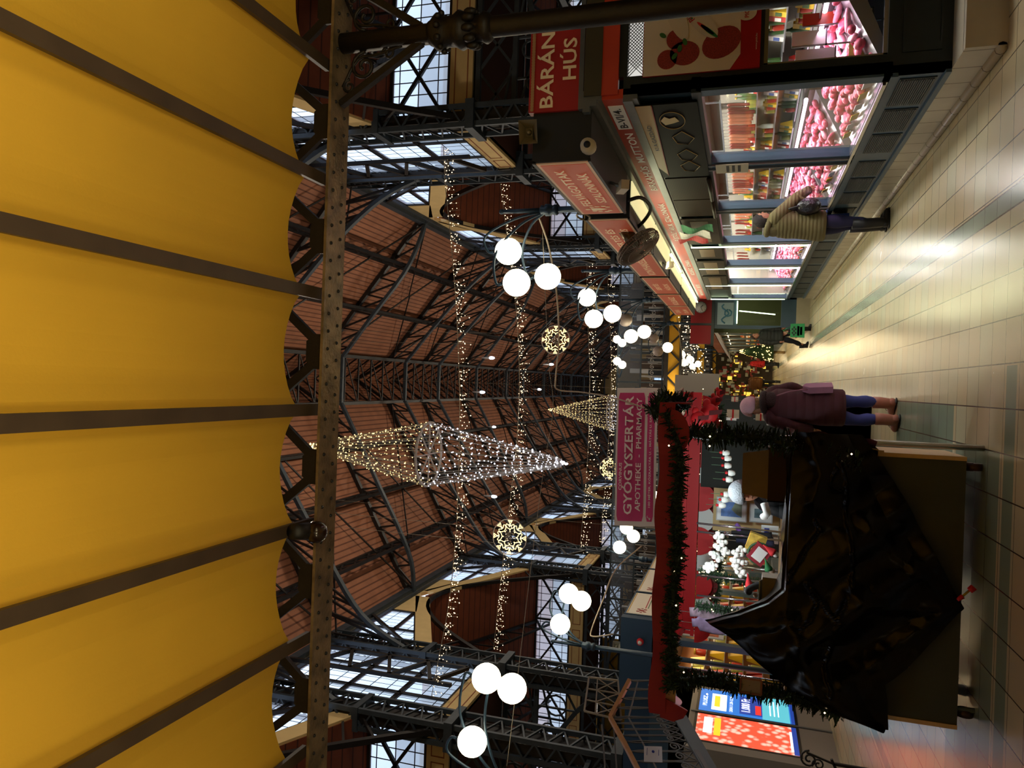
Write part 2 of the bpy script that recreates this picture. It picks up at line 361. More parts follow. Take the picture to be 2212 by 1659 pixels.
for sgn, xw, nm in ((1, XR, 'wall_clerestory_right'), (-1, XL, 'wall_clerestory_left')):
    wm = MB()
    for a, bb in NARROW:
        wm.box(xw-.1, xw+.1, a, bb, 9.45, 10.15); panel_band_y(wm, xw-sgn*.1, a+.4, bb-.4, 9.45, 10.15, sgn)
        wm.box(xw-.1, xw+.1, a, bb, 16.0, ZE)
        z0, z1 = 10.15, 16.0; x = xw; bars = []
        for z in (z0+.05, 11.9, 13.7, z1-.05): bars.append(((x, a, z), (x, bb, z)))
        for k in range(4): yk = a+(bb-a)*k/3; bars.append(((x, yk, z0), (x, yk, z1)))
        m_ = (a+bb)/2
        xi = x-sgn*.5
        bars += [((xi, a+1.7, z0), (xi, a+1.7, z1)), ((xi, bb-1.7, z0), (xi, bb-1.7, z1))]
        for k in range(8):
            z = z0+k*.72; bars.append(((xi, a+1.7, z), (xi, bb-1.7, z+.72)) if k % 2 else ((xi, bb-1.7, z), (xi, a+1.7, z+.72)))
        window([[(x, a, z0), (x, bb, z0), (x, bb, z1), (x, a, z1)]], bars, pane_side)
    for a, bb in WIDE:
        mid = (a+bb)/2
        for ya, s in ((a, 1), (bb, -1)):
            # triangular spandrel between column and the cross roof
            ym = ya+s*6.6; zl0, zl1 = 12.3, 15.5
            def zl(y): return zl0+(zl1-zl0)*abs(y-ya)/abs(mid-ya)
            wm.prism([(xw-.08, ya, zl(ya)-.15), (xw-.08, ym, zl(ym)-.15), (xw-.08, ym, zl(ym)+.55), (xw-.08, ya, zl(ya)+.55)], (.16, 0, 0))
            f = [(xw, ya, zl(ya)+.55), (xw, ya+s*4.4, zl(ya+s*4.4)+.55), (xw, ya+s*4.4, 16.0), (xw, ya, 16.0)]
            bars = [((xw, ya, 16.), (xw, ya+s*4.4, 16.)), (f[0], f[1]), (f[1], f[2]), ((xw, ya+s*2.2, zl(ya+s*2.2)+.5), (xw, ya+s*2.2, 16.)), ((xw, ya, 14.6), (xw, ya+s*4.4, 14.9)), ((xw-sgn*.2, ya, 13.), (xw-sgn*.2, ya+s*3, 16.2))]
            window([f], bars, pane_side)
            wm.prism([(xw-.08, ya+s*4.4, zl(ya+s*4.4)+.5), (xw-.08, ym+s*.4, zl(ym)+.5), (xw-.08, ym+s*.4, ZE), (xw-.08, ya+s*4.4, ZE)], (.16, 0, 0))
        wm.box(xw-.1, xw+.1, a, bb, 16.0, ZE)
    struct(nm, wm, [cream, redline])
# frontal clerestory across the side aisles
for xa, xb, nm in ((XR, 24., 'right'), (-26., XL, 'left')):
    wm = MB(); 
    for yy in [bb for a, bb in WIDE]:
        wm.box(xa, xb, yy-.1, yy+.1, 9.45, 10.15); panel_band_x(wm, yy-.1, xa+.3, xb-.3, 9.45, 10.15)
        n = 6; L = (xb-xa)/n; bars = [((xa, yy, 10.2), (xb, yy, 10.2)), ((xa, yy, 12.05), (xb, yy, 12.05))]
        for i in range(n):
            p, q = xa+L*i, xa+L*(i+1); bars += [((p, yy, 10.15), (p, yy, 12.1)), ((p, yy-.1, 10.2), (q, yy-.1, 12.05)), ((p, yy-.1, 12.05), (q, yy-.1, 10.2))]
        window([[(xa, yy, 10.15), (xb, yy, 10.15), (xb, yy, 12.1), (xa, yy, 12.1)]], bars, pane_front, .10)
    struct('wall_aisle_fronts_' + nm, wm, [cream, redline]); wm = MB()
    for yy in [a for a, bb in WIDE][1:]:
        wm.box(xa, xb, yy-.1, yy+.1, 9.45, 12.2)
    struct('wall_aisle_backs_' + nm, wm, mat('outer_plaster', 0xdfe6f2, .8))
# far end: tall window
window([[(-4.5, YF, 9.6), (2, YF, 9.6), (2, YF, 14.5), (-4.5, YF, 14.5)]], [((-4.5+i*1.3, YF-.1, 9.6), (-4.5+i*1.3, YF-.1, 14.5)) for i in range(6)] + [((-4.5, YF-.1, z), (2, YF-.1, z)) for z in (9.7, 11.3, 12.9, 14.4)], pane_front)
# outer wall windows seen low through the side aisles
for xo, s in ((23.7, 1), (-25.7, -1)):
    for a, bb in WIDE[:3]:
        for k in range(3):
            y0 = a+1.2+k*4.3; f = [(xo, y0, 5.6), (xo, y0+2.8, 5.6), (xo, y0+2.8, 8.6), (xo, y0, 8.6)]
            nwin[0] += 1; g = MB()
            for i in range(4): g.bar((xo-s*.05, y0+i*.93, 5.6), (xo-s*.05, y0+i*.93, 8.6), .08)
            for z in (5.6, 7.1, 8.6): g.bar((xo-s*.05, y0, z), (xo-s*.05, y0+2.8, z), .08)
            o = struct('window_%d' % nwin[0], g, iron_d); q = MB(); q.quad(*f)
            obj('pane', q, mat('lit_outer_glass', 0xb8c8dc, .4, em=.55, emc=(.55, .68, .9), sample=False), o)
# lower aisle cross walls with yellow fields and windows (z 4.9..9.3) behind the iron arches
for xa, xb, nm in ((XR+5, 24., 'right'), (-26., XL-5, 'left')):
    mb = MB()
    for yy in (44.4, 63.4):
        mb.box(xa, xb, yy, yy+.2, 0, 9.4)
    struct('wall_aisle_lower_' + nm, mb, yellow)
mb = MB()
for xa, xb in ((XR, 24.), (-26., XL)):
    mb.box(xa, xb, YB, YF, 4.45, 4.7)
struct('ceiling_gallery_floor', mb, mat('gallery_soffit', 0x6d6a60, .8, noise_=.1))
# ---------------------------------------------------------------- columns
def make_column():
    r = thing('iron_column', 'x', 'column')
    mb = MB(); mb.box(-.14, .14, -.42, .42, 0, 16.4)
    obj('web_plate', mb, iron_d, r)
    mb = MB()
    for x in (-.26, .26):
        for y in (-.46, .46): mb.box(x-.07, x+.07, y-.05, y+.05, 0, 16.4)
    obj('flange', mb, iron, r)
    mb = MB()
    for k in range(26):
        z = .3+k*.62
        for x in (-.27, .27):
            mb.bar((x, -.42, z), (x, .42, z+.31), .05); mb.bar((x, .42, z+.31), (x, -.42, z+.62), .05)
        for y in (-.48, .48): mb.bar((-.24, y, z), (.24, y, z+.31), .05); mb.bar((.24, y, z+.31), (-.24, y, z+.62), .05)
    obj('lattice', mb, iron, r)
    mb = MB(); mb.box(-.42, .42, -.6, .6, 9.2, 9.45); mb.box(-.42, .42, -.6, .6, 4.4, 4.7); mb.box(-.36, .36, -.55, .55, 12.2, 12.4); mb.box(-.45, .45, -.62, .62, 0, .5)
    obj('collar', mb, iron, r); return r
colm = make_column(); used = False
ordn = ['nearest', 'second', 'third', 'fourth', 'fifth', 'sixth', 'seventh', 'eighth', 'ninth']
for sgn, xw, side in ((1, XR, 'right'), (-1, XL, 'left')):
    for i, yy in enumerate((20.3, 25.2, 39.3, 44.2, 58.3, 63.2, 77.3, 82.2, 96.3)):
        lab = 'dark riveted lattice iron column on the %s of the nave, %s from the front' % (side, ordn[i])
        if not used: o = colm; o.location = (xw, yy, 0); o['label'] = lab; o['group'] = 'nave columns'; used = True
        else: dup(colm, (xw, yy, 0), lab, 'nave columns')
# cross girders and arches in the side aisles at each column line
def arch_girder(sgn, xw, yy, side, i):
    r = thing('arched_girder', 'blue lattice girder with a curved arch under it, %s aisle, %s column line' % (side, ordn[i]), 'girder', (xw, yy, 9.3), 'aisle girders')
    mb = MB(); xe = xw+sgn*14
    for z in (9.3, 8.2): mb.bar((xw, yy, z), (xe, yy, z), .14)
    n = 10
    for k in range(n):
        a, c = xw+sgn*14*k/n, xw+sgn*14*(k+1)/n
        mb.bar((a, yy, 8.2), (c, yy, 9.3), .07); mb.bar((c, yy, 8.2), (a, yy, 9.3), .07)
    obj('lattice_beam', mb, iron, r)
    for half in (0, 1):
        mb = MB(); x0 = xw+sgn*7*half*2; s = sgn*(1 if not half else -1)
        pts = [(x0+s*(.1+5.2*(1-math.cos(t))), yy, 4.9+3.2*math.sin(t)) for t in [PI/2*j/10 for j in range(11)]]
        for j in range(10): mb.bar(pts[j], pts[j+1], .14)
        for j in (2, 4, 6, 8): mb.bar(pts[j], (x0+s*.1, yy, pts[j][2]+.6), .06); mb.bar(pts[j], (pts[j][0], yy, 8.2), .06)
        for cx, cz, rr in ((1.0, 7.5, .35), (1.9, 7.75, .25)):
            for j in range(12):
                a, c = 2*PI*j/12, 2*PI*(j+1)/12
                mb.bar((x0+s*(cx+rr*math.cos(a)), yy, cz+rr*math.sin(a)), (x0+s*(cx+rr*math.cos(c)), yy, cz+rr*math.sin(c)), .05)
        obj('arch', mb, iron, r)
for sgn, xw, side in ((1, XR, 'right'), (-1, XL, 'left')):
    for i, yy in enumerate((20.3, 25.2, 39.3, 44.2, 58.3)): arch_girder(sgn, xw, yy, side, i)
# girders along the nave edge, between columns, with scroll brackets
for sgn, xw, side in ((1, XR, 'right'), (-1, XL, 'left')):
    for i, (a, bb) in enumerate(WIDE[:4]):
        r = thing('aisle_edge_girder', 'lattice girder between columns along the %s nave edge, %s bay' % (side, ordn[i]), 'girder', (xw, a, 8), 'edge girders')
        mb = MB(); n = 12
        for k in range(n):
            p, q = a+(bb-a)*k/n, a+(bb-a)*(k+1)/n; 
            for z in (4.5, 5.3): mb.bar((xw, p, z), (xw, q, z), .12)
            mb.bar((xw, p, 4.5), (xw, q, 5.3), .05); mb.bar((xw, q, 4.5), (xw, p, 5.3), .05)
        obj('gallery_beam', mb, iron, r)
        mb = MB(); mid = (a+bb)/2
        for ya, s in ((a, 1), (bb, -1)):
            L = abs(mid-ya)
            pts = [(xw, ya+s*(.3+(L-.3)*u), 9.8+(15.1-9.8)*math.sin(u*PI/2)) for u in [j/12 for j in range(13)]]
            for j in range(12): mb.bar(pts[j], pts[j+1], .16)
            for j in (1, 2, 3): mb.bar(pts[j], (xw, ya+s*.3, pts[j][2]+1.0), .07)
        obj('arch_rib', mb, iron_d, r)
# side aisle inner trusses (vertical lattice posts and rafters under the cross roofs)
for sgn, xw, side in ((1, XR, 'right'), (-1, XL, 'left')):
    for i, (a, bb) in enumerate(WIDE[:3]):
        mid = (a+bb)/2
        for k, dx in enumerate((2.8, 7.0, 11.2)):
            x = xw+sgn*dx; mb = MB()
            mb.bar((x, a, 12.0), (x, mid, 15.2), .14); mb.bar((x, mid, 15.2), (x, bb, 12.0), .14)
            mb.bar((x, a, 11.1), (x, mid, 13.6), .1); mb.bar((x, mid, 13.6), (x, bb, 11.1), .1)
            for j in range(1, 12):
                y = a+(bb-a)*j/12; u = 1-abs(y-mid)/(mid-a); y2 = a+(bb-a)*(j+1)/12; u2 = 1-abs(y2-mid)/(mid-a)
                mb.bar((x, y, 12+3.2*u), (x, y, 11.1+2.5*u), .06)
                if j < 12: mb.bar((x, y, 11.1+2.5*u), (x, y2, 12+3.2*u2), .05)
            o = obj('aisle_truss', mb, iron_d); tag(o, 'dark truss under the brown %s cross roof, %s bay, %s from the nave' % (side, ordn[i], ('first', 'second', 'third')[k]), 'truss', 'cross roof trusses')
# ---------------------------------------------------------------- nave trusses
RT = [(7.5, 16.35), (5.33, 18.0), (3.2, 19.7), (1.0, 21.35)]; LT = [(-10.1, 16.35), (-7.9, 17.6), (-5.6, 18.95), (-3.5, 20.15), (-1.4, 21.35)]
RB = [(7.5, 12.9), (6.9, 14.4), (6.1, 15.6), (4.9, 16.9), (3.0, 18.6), (.9, 20.3)]; LB = [(-10.1, 12.9), (-9.4, 14.4), (-8.6, 15.4), (-7.1, 16.5), (-5.2, 17.8), (-3.2, 19.1), (-1.3, 20.3)]
def lerp(P, u):
    L = [math.hypot(P[i+1][0]-P[i][0], P[i+1][1]-P[i][1]) for i in range(len(P)-1)]; d = u*sum(L)
    for i, l in enumerate(L):
        if d <= l or i == len(L)-1: f = d/l; return (P[i][0]+(P[i+1][0]-P[i][0])*f, P[i][1]+(P[i+1][1]-P[i][1])*f)
        d -= l
def make_truss(RB=RB, LB=LB):
    r = thing('roof_truss', 'x', 'truss'); a = MB(); bq = MB(); c = MB(); d = MB()
    for T, B, n in ((RT, RB, 8), (LT, LB, 10)):
        for i in range(len(T)-1): a.bar((T[i][0], 0, T[i][1]), (T[i+1][0], 0, T[i+1][1]), .22, .16)
        Q = spline([(x, 0, z) for x, z in B], 3)
        for i in range(len(Q)-1): bq.bar(Q[i], Q[i+1], .2, .14)
        for k in range(n):
            p, q, s = lerp(T, (k+.4)/n), lerp(B, (k+.4)/n), lerp(T, min(1, (k+1.4)/n))
            c.bar((p[0], 0, p[1]), (q[0], 0, q[1]), .08); 
            c.bar((q[0], 0, q[1]), (s[0], 0, s[1]), .08)
        obj('web_bars', c, iron_d, r); c = MB()
    bq.bar((.9, 0, 20.3), (-1.3, 0, 20.3), .16); a.bar((1, 0, 21.35), (-.2, 0, 23.4), .14); a.bar((-1.4, 0, 21.35), (-.2, 0, 23.4), .14)
    obj('top_chord', a, iron_d, r); obj('bottom_chord', bq, iron, r)
    for T, s in ((RT, 1), (LT, -1)):
        m_ = lerp(T, .5)
        for z in (1, -1):
            d = MB(); d.bar((T[0][0]-s*.2, 0, T[0][1]-.25), (m_[0], z*3.5, m_[1]-.3), .06); d.bar((m_[0], z*3.5, m_[1]-.3), (T[-1][0], 0, T[-1][1]-.2), .06); obj('diagonal_brace', d, iron_d, r)
    return r
tr = make_truss(); tr2 = make_truss([(7.5, 16.1), (6.3, 16.5), (4.9, 17.2), (3.0, 18.7), (.9, 20.3)], [(-10.1, 16.1), (-8.6, 16.3), (-7.1, 17.0), (-5.2, 18.1), (-3.2, 19.2), (-1.3, 20.3)])
ys = [8, 13.3, 20.3, 25.2, 32.2, 39.3, 44.2, 51.2, 58.3, 63.2, 70.2, 77.3, 82.2, 89.2, 96.3, 103]
for i, y in enumerate(ys):
    lab = 'dark arched iron roof truss %d from the front spanning the brown boarded nave roof' % (i+1)
    lab = 'dark arched iron roof truss of the nave, %s' % (['nearest to the yellow ceiling', 'second after the yellow ceiling'] + [x + ' column line' if k % 3 != 2 else x for k, x in enumerate(['first', 'second', 'between the second and third column lines', 'third', 'fourth', 'between the fourth and fifth column lines', 'fifth', 'sixth', 'between the sixth and seventh column lines', 'seventh', 'eighth', 'between the eighth and ninth column lines', 'ninth', 'farthest'])])[i]
    q = tr if y in (20.3, 25.2, 39.3, 44.2, 58.3, 63.2, 77.3, 82.2, 96.3) else tr2
    if y in (8, 20.3): q.location = (0, y, 0); q['label'] = lab; q['group'] = 'nave roof trusses'
    else: dup(q, (0, y, 0), lab, 'nave roof trusses')
# purlins
def purlin(x, z, dz, name_, w_=.13):
    mb = MB(); y = 6.
    mb.bar((x, 4.6, z), (x, YF, z), w_); mb.bar((x, 4.6, z-dz), (x, YF, z-dz), w_)
    while y < YF-2:
        mb.bar((x, y, z), (x, y+1.15, z-dz), .07); mb.bar((x, y, z-dz), (x, y+1.15, z), .07); y += 1.15
    o = obj('roof_purlin', mb, iron_d); tag(o, name_, 'purlin', 'roof purlins')
purlin(5.33, 17.85, .55, 'long lattice purlin low on the right slope of the brown roof')
purlin(3.2, 19.5, .5, 'long lattice purlin midway up the right roof slope')
purlin(-7.9, 17.45, .55, 'long lattice purlin low on the left slope of the brown roof')
purlin(-5.6, 18.8, .5, 'long lattice purlin midway up the left roof slope')
purlin(-3.5, 20.0, .35, 'long lattice purlin high on the left roof slope')
purlin(1.0, 21.3, .3, 'long beam under the right edge of the ridge lantern', .16)
purlin(-1.4, 21.3, .3, 'long beam under the left edge of the ridge lantern', .16)
for x, nm in ((7.35, 'right'), (-9.95, 'left')):
    mb = MB(); mb.bar((x, 4.6, 16.3), (x, YF, 16.3), .3, .35); mb.bar((x, 4.6, 15.9), (x, YF, 15.9), .12); o = obj('eave_beam', mb, iron); tag(o, 'long dark eave beam above the %s clerestory windows' % nm, 'beam')
# lantern rafters
mb = MB(); y = 5.
while y < YF:
    mb.bar((1., y, 21.45), (-.2, y+.6, 23.5), .08); mb.bar((-1.4, y, 21.45), (-.2, y+.6, 23.5), .08); mb.bar((1., y, 21.4), (-1.4, y, 21.4), .07)
    mb.bar((1., y, 21.4), (-1.4, y+1.4, 21.4), .05); y += 1.4
o = obj('ridge_lantern_rafters', mb, iron_d); tag(o, 'closely spaced dark rafters and bracing of the ridge lantern', 'rafters')
# ================================================================ GALLERY OVER THE VISITOR
vault_m = mat('yellow_vault_plaster', 0xdeac30, .75, noise_=.05, nscale=1.2, bump=.05, bscale=60)
joist_m = mat('joist_paint', 0x4a3a2c, .5, noise_=.2, nscale=4)
JX = [2.14 - .79*i + (-.01 if i > 2 else 0) for i in range(-2, 9)]
mb = MB(); mb.smooth = True
for i in range(len(JX)-1):
    a, c = JX[i], JX[i+1]; n = 10; P = []
    for k in range(n+1):
        u = k/n; x = a+(c-a)*u; z = 4.52+.13*math.sin(PI*u)**.7
        # plaster lips droop slightly at the front edge
        P.append((x, z))
    for k in range(n):
        (x0, z0), (x1, z1) = P[k], P[k+1]
        yy = [-8, 3.9, 4.3, 4.40]
        for j in range(3):
            mb.quad((x0, yy[j], z0), (x1, yy[j], z1), (x1, yy[j+1], z1), (x0, yy[j+1], z0))
        mb.quad((x0, 4.40, z0), (x1, 4.40, z1), (x1, 4.40, 4.85), (x0, 4.40, 4.85))
mb.smooth = False
mb.box(JX[-1], JX[0], -8, 4.40, 4.85, 5.0)
struct('ceiling_yellow_vaults', mb, vault_m)
for i, x in enumerate(JX):
    mb = MB(); mb.box(x-.04, x+.04, -8, 4.56, 4.47, 4.50); mb.box(x-.012, x+.012, -8, 4.40, 4.5, 4.8)
    o = obj('ceiling_joist', mb, joist_m)
    lab = ['outside the frame far right', 'beyond the right frame edge', 'rightmost one in view, above the column', 'second from the right', 'third from the right', 'in the middle above the aisle', 'with the round spotlight at its end', 'second from the left', 'leftmost one in view', 'beyond the left frame edge', 'outside the frame far left'][i]
    tag(o, 'dark iron joist between yellow ceiling vaults, ' + lab, 'joist', 'ceiling joists')
g = thing('riveted_girder', 'dark riveted lattice girder along the front edge of the yellow ceiling', 'girder', (0, 4.55, 4.38))
mb = MB(); mb.box(-7, 4.5, 4.44, 4.68, 4.375, 4.395)
mb.m = 1
k = 0; x = -6.9
while x < 4.4:
    for yy, dx in ((4.50, 0), (4.615, .045)):
        mb.sph((x+dx, yy, 4.375), .013, 8, 4)
    x += .12
obj('bottom_flange', mb, [mat('worn_flange_paint', 0x7c6a50, .38, .35, noise_=.45, nscale=9, bump=.25, bscale=40), iron_d], g)
mb = MB(); mb.box(-7, 4.5, 4.545, 4.575, 4.395, 4.45); obj('web_plate', mb, iron_b, g)
for i in range(-1, 9):
    xm = (JX[max(0, min(10, i+1))]+JX[max(0, min(10, i+2))])/2 if i+2 <= 10 else None
    if xm is None: continue
    mb = MB(); 
    mb.prism([(xm-.12, 4.53, 4.44), (xm+.12, 4.53, 4.44), (xm+.12, 4.53, 4.50), (xm+.07, 4.53, 4.56), (xm-.07, 4.53, 4.56), (xm-.12, 4.53, 4.50)], (0, .02, 0))
    for s in (1, -1): mb.bar((xm+s*.08, 4.55, 4.50), (xm+s*.38, 4.55, 4.86), .035, .06)
    obj('diagonal', mb, iron_b, g)
mb = MB(); mb.box(-7, 4.5, 4.44, 4.66, 5.02, 5.08); obj('top_flange', mb, iron_b, g)
# column with ornate collar and scroll brackets
c = thing('cast_iron_column', 'slender dark cast iron column with ornate collar under the riveted girder', 'column', (2.28, 4.56, 0))
cx, cy = 2.28, 4.56
mb = MB(); mb.lathe([(.16, 0), (.16, .2), (.11, .28), (.10, .34), (.075, .4), (.07, 1.5), (.066, 3.2), (.068, 4.37)], (cx, cy, 0), 20); obj('shaft', mb, iron_b, c)
mb = MB(); mb.lathe([(.066, 3.28), (.085, 3.3), (.1, 3.33), (.082, 3.36), (.078, 3.42), (.105, 3.46), (.125, 3.5), (.1, 3.54), (.095, 3.60), (.12, 3.66), (.085, 3.70), (.075, 3.72)], (cx, cy, 0), 20)
for k in range(10):
    a = 2*PI*k/10; mb.sph((cx+.105*math.cos(a), cy+.105*math.sin(a), 3.42), .028, 8, 5, (1, 1, 1.6)); mb.sph((cx+.115*math.cos(a+.3), cy+.115*math.sin(a+.3), 3.63), .022, 8, 5)
obj('collar', mb, iron_b, c)
def spiral(mb, c, r, turns, a0, s, w_, axx=(1,0,0), axz=(0,0,1)):
    A, B = V(axx), V(axz); n = int(14*turns); P = []
    for i in range(n+1):
        t = i/n; a = a0+s*2*PI*turns*t; rr = r*(1-.8*t); P.append(V(c)+A*rr*math.cos(a)+B*rr*math.sin(a))
    mb.loft(P, w_, 6)
for d, nm in (((1, 0), 'bracket'), ((-1, 0), 'bracket'), ((0, 1), 'bracket')):
    dx, dy = d; mb = MB(); P = lambda u, z: V((cx+dx*u, cy+dy*u, z))
    mb.bar(P(.05, 3.78), P(.42, 4.37), .05, .045)
    sx_ = (dx, dy, 0)
    spiral(mb, P(.17, 4.20), .10, 1.4, PI, -1, .014, sx_); spiral(mb, P(.30, 4.31), .05, 1.2, PI, -1, .010, sx_)
    spiral(mb, P(.10, 4.02), .05, 1.2, PI/2, 1, .010, sx_)
    mb.loft(spline([P(.05, 3.9), P(.1, 4.1), P(.12, 4.25), P(.3, 4.36)], 4), .012, 6)
    obj(nm, mb, iron_b, c)
sp = thing('spotlight', 'dark round spotlight hanging under the left part of the riveted girder', 'spotlight', (-1.02, 4.3, 4.4))
mb = MB(); mb.cyl((-1.02, 4.30, 4.47), (-1.02, 4.3, 4.40), .02); mb.cyl((-1.02, 4.22, 4.42), (-1.04, 4.36, 4.38), .05, .06); obj('bracket', mb, iron_d, sp)
mb = MB(); mb.sph((-1.045, 4.38, 4.34), .075, 16, 10); obj('head', mb, mat('dark_glossy_bulb', 0x2a1a10, .2, spec=.6), sp)
# the wall and the shop behind the visitor are not in view; the passage floor continues
# ================================================================ RIGHT ROW: BUTCHER STALL
blue = mat('stall_blue_paint', 0x3d5568, .4, noise_=.08, nscale=3)
blue_d = mat('stall_dark_paint', 0x1c2a30, .4, noise_=.1, nscale=3)
grey_m = mat('grey_metal', 0x6c7173, .35, .4, noise_=.1)
signred = mat('sign_orange', 0xd8613c, .5, em=.10, sample=False)
signred_d = mat('sign_dark_red', 0x9c1a14, .5, em=.03)
signgold = mat('sign_cream', 0xf2d7a6, .5, em=.15, sample=False)
tilew = stripes('plinth_tiles', 0xb7ad98, 0x6a6152, 'Y', .30, .04, .25)
chrome = mat('polished_steel', 0xc8ccd0, .18, .9)
clear = glass('shop_glass', (.97, .985, .98), .10)
XS = 2.45; YS0, YS1 = 6.30, 20.9
POST = [(6.30, 6.42), (8.33, 8.62), (10.5, 10.75), (12.9, 13.12), (15.3, 15.5), (17.85, 18.05), (20.75, 20.9)]
mb = MB()
mb.box(XS, 5.6, 5.95, YS1+.1, 0, .26)
mb.loft([(XS-.01, 5.95, .03), (XS-.01, YS1+.1, .03)], .035, 8)
struct('trim_plinth', mb, tilew)
st = thing('butcher_stall', 'blue painted butcher stall with glass front on the right of the aisle', 'stall', (XS, YS0, .26))
# dado with louvred panels
mb = MB(); mb.box(XS, XS+.06, YS0, YS1, .26, .66); mb.box(XS-.03, XS+.02, YS0, YS1, .62, .67); mb.box(XS-.025, XS+.02, YS0, YS1, .26, .30)
obj('dado', mb, blue, st)
for i in range(len(POST)-1):
    a, c = POST[i][1]-.04, POST[i+1][0]+.04; n = 3; L = (c-a)/n
    for k in range(n):
        mb = MB(); y0, y1 = a+L*k+.06, a+L*(k+1)-.06; mb.box(XS-.008, XS+.01, y0-.02, y1+.02, .33, .59); mb.m = 1
        z = .345
        while z < .58: mb.box(XS-.016, XS, y0, y1, z, z+.008); z += .016
        obj('louvre_panel', mb, [blue_d, mat('louvre_grey', 0x4a5052, .5)], st)
for a, c in POST: mb = MB(); mb.box(XS-.02, XS+.09, a, c, .66, 2.12); obj('window_post', mb, blue, st)
for a, c in POST[1:]:
    for q in (a+.05, c-.08): mb = MB(); mb.box(XS-.045, XS-.02, q, q+.03, .68, 2.12); obj('shutter_rail', mb, grey_m, st)
mb = MB(); mb.box(XS-.02, XS+.06, YS0, YS1, .66, .72); mb.box(XS-.05, XS+.0, YS0+.1, YS1, .69, .715); obj('counter_rail', mb, chrome, st)
for i in range(len(POST)-1):
    a, c = POST[i][1], POST[i+1][0]; mb = MB(); mb.quad((XS+.02, a, .72), (XS+.02, c, .72), (XS+.02, c, 2.08), (XS+.02, a, 2.08)); obj('window_pane', mb, clear, st)
mb = MB(); mb.box(XS-.03, XS+.1, YS0, YS1, 2.08, 2.16); mb.box(XS-.0, XS+.08, YS0, YS1, 2.16, 2.66); obj('head_beam', mb, blue_d, st)
mb = MB(); mb.box(XS-.06, XS+.05, YS0, YS1, 2.64, 2.72); mb.box(XS-.04, XS+.05, YS0, YS1, 2.60, 2.64)
mb.box(XS-.03, XS+.05, YS0-.02, YS1, 2.90, 2.94); mb.box(XS-.08, XS+.05, YS0-.02, YS1, 2.94, 3.0); mb.box(XS-.13, XS+.05, YS0-.02, YS1, 3.0, 3.06)
mb.box(XS-.1, 5.6, YS0-.02, YS1, 3.06, 3.1)
obj('cornice', mb, grey_m, st)
mb = MB(); mb.box(XS-.03, XS+.05, YS0, YS1, 2.72, 2.90); obj('red_fascia', mb, mat('fascia_red', 0xc8432c, .45), st)
# end wall facing the visitor
mb = MB(); mb.box(XS+.0, 5.6, YS0, YS0+.06, .26, .70); mb.box(XS, 2.60, YS0, YS0+.06, .70, 2.72); mb.box(2.6, 5.6, YS0, YS0+.06, 1.60, 1.64); mb.box(2.6, 5.6, YS0, YS0+.06, 2.69, 2.76)
mb.box(2.6, 2.66, YS0-.01, YS0+.03, .33, .60); mb.box(3.9, 5.6, YS0, YS0+.06, .7, 2.7)
mb.box(2.66, 3.1, YS0-.01, YS0+.03, .33, .345); mb.box(2.66, 3.1, YS0-.01, YS0+.03, .585, .60)
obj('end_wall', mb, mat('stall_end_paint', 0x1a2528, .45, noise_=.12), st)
mb = MB(); mb.box(XS, 5.6, YS0-.03, YS0+.02, 2.76, 2.90); obj('end_red_fascia', mb, mat('fascia_red'), st)
mb = MB(); mb.box(XS, 5.6, YS0-.04, YS0+.02, 2.90, 3.05); obj('end_cornice', mb, mat('olive_grey_metal', 0x4a4534, .45, .3), st)
mb = MB(); mb.quad((2.6, YS0+.03, .70), (3.9, YS0+.03, .70), (3.9, YS0+.03, 1.60), (2.6, YS0+.03, 1.60)); obj('end_window_pane', mb, clear, st)
mb = MB(); mb.box(2.6, 3.9, YS0+.02, YS0+.05, .70, .73); mb.box(2.6, 3.9, YS0+.02, YS0+.05, 1.57, 1.6); mb.box(2.6, 2.62, YS0+.02, YS0+.05, .7, 1.6); obj('end_window_frame', mb, chrome, st)
# wire grille above the poster
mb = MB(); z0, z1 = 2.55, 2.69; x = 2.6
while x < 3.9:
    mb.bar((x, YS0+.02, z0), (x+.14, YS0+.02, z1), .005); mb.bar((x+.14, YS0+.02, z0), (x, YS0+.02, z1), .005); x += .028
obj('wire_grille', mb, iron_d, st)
mb = MB(); mb.box(2.6, 3.9, 6.55, 6.56, 2.45, 2.75); obj('added_glow_panel', mb, mat('added_glow_panel', 0xf0f0ea, .5, em=.75), st)  # added glowing sheet that brightens the ground behind the grille
# back wall, roof and partition of the stall
mb = MB(); mb.box(5.5, 5.6, YS0, YS1, .26, 3.06); mb.box(XS+.1, 5.6, YS1-.1, YS1, .26, 3.06); obj('back_wall', mb, mat('stall_tile_white', 0xb9b4a2, .4), st)
mb = MB(); mb.box(XS+.1, 5.6, YS0+.06, YS1, 2.5, 2.54); obj('inner_ceiling', mb, mat('inner_white', 0xcfcabb, .6), st)
mb = MB(); mb.box(XS+.06, 5.5, YS0+.06, YS1, .26, .30); obj('inner_floor', mb, mat('inner_floor_grey', 0x77736a, .6), st)
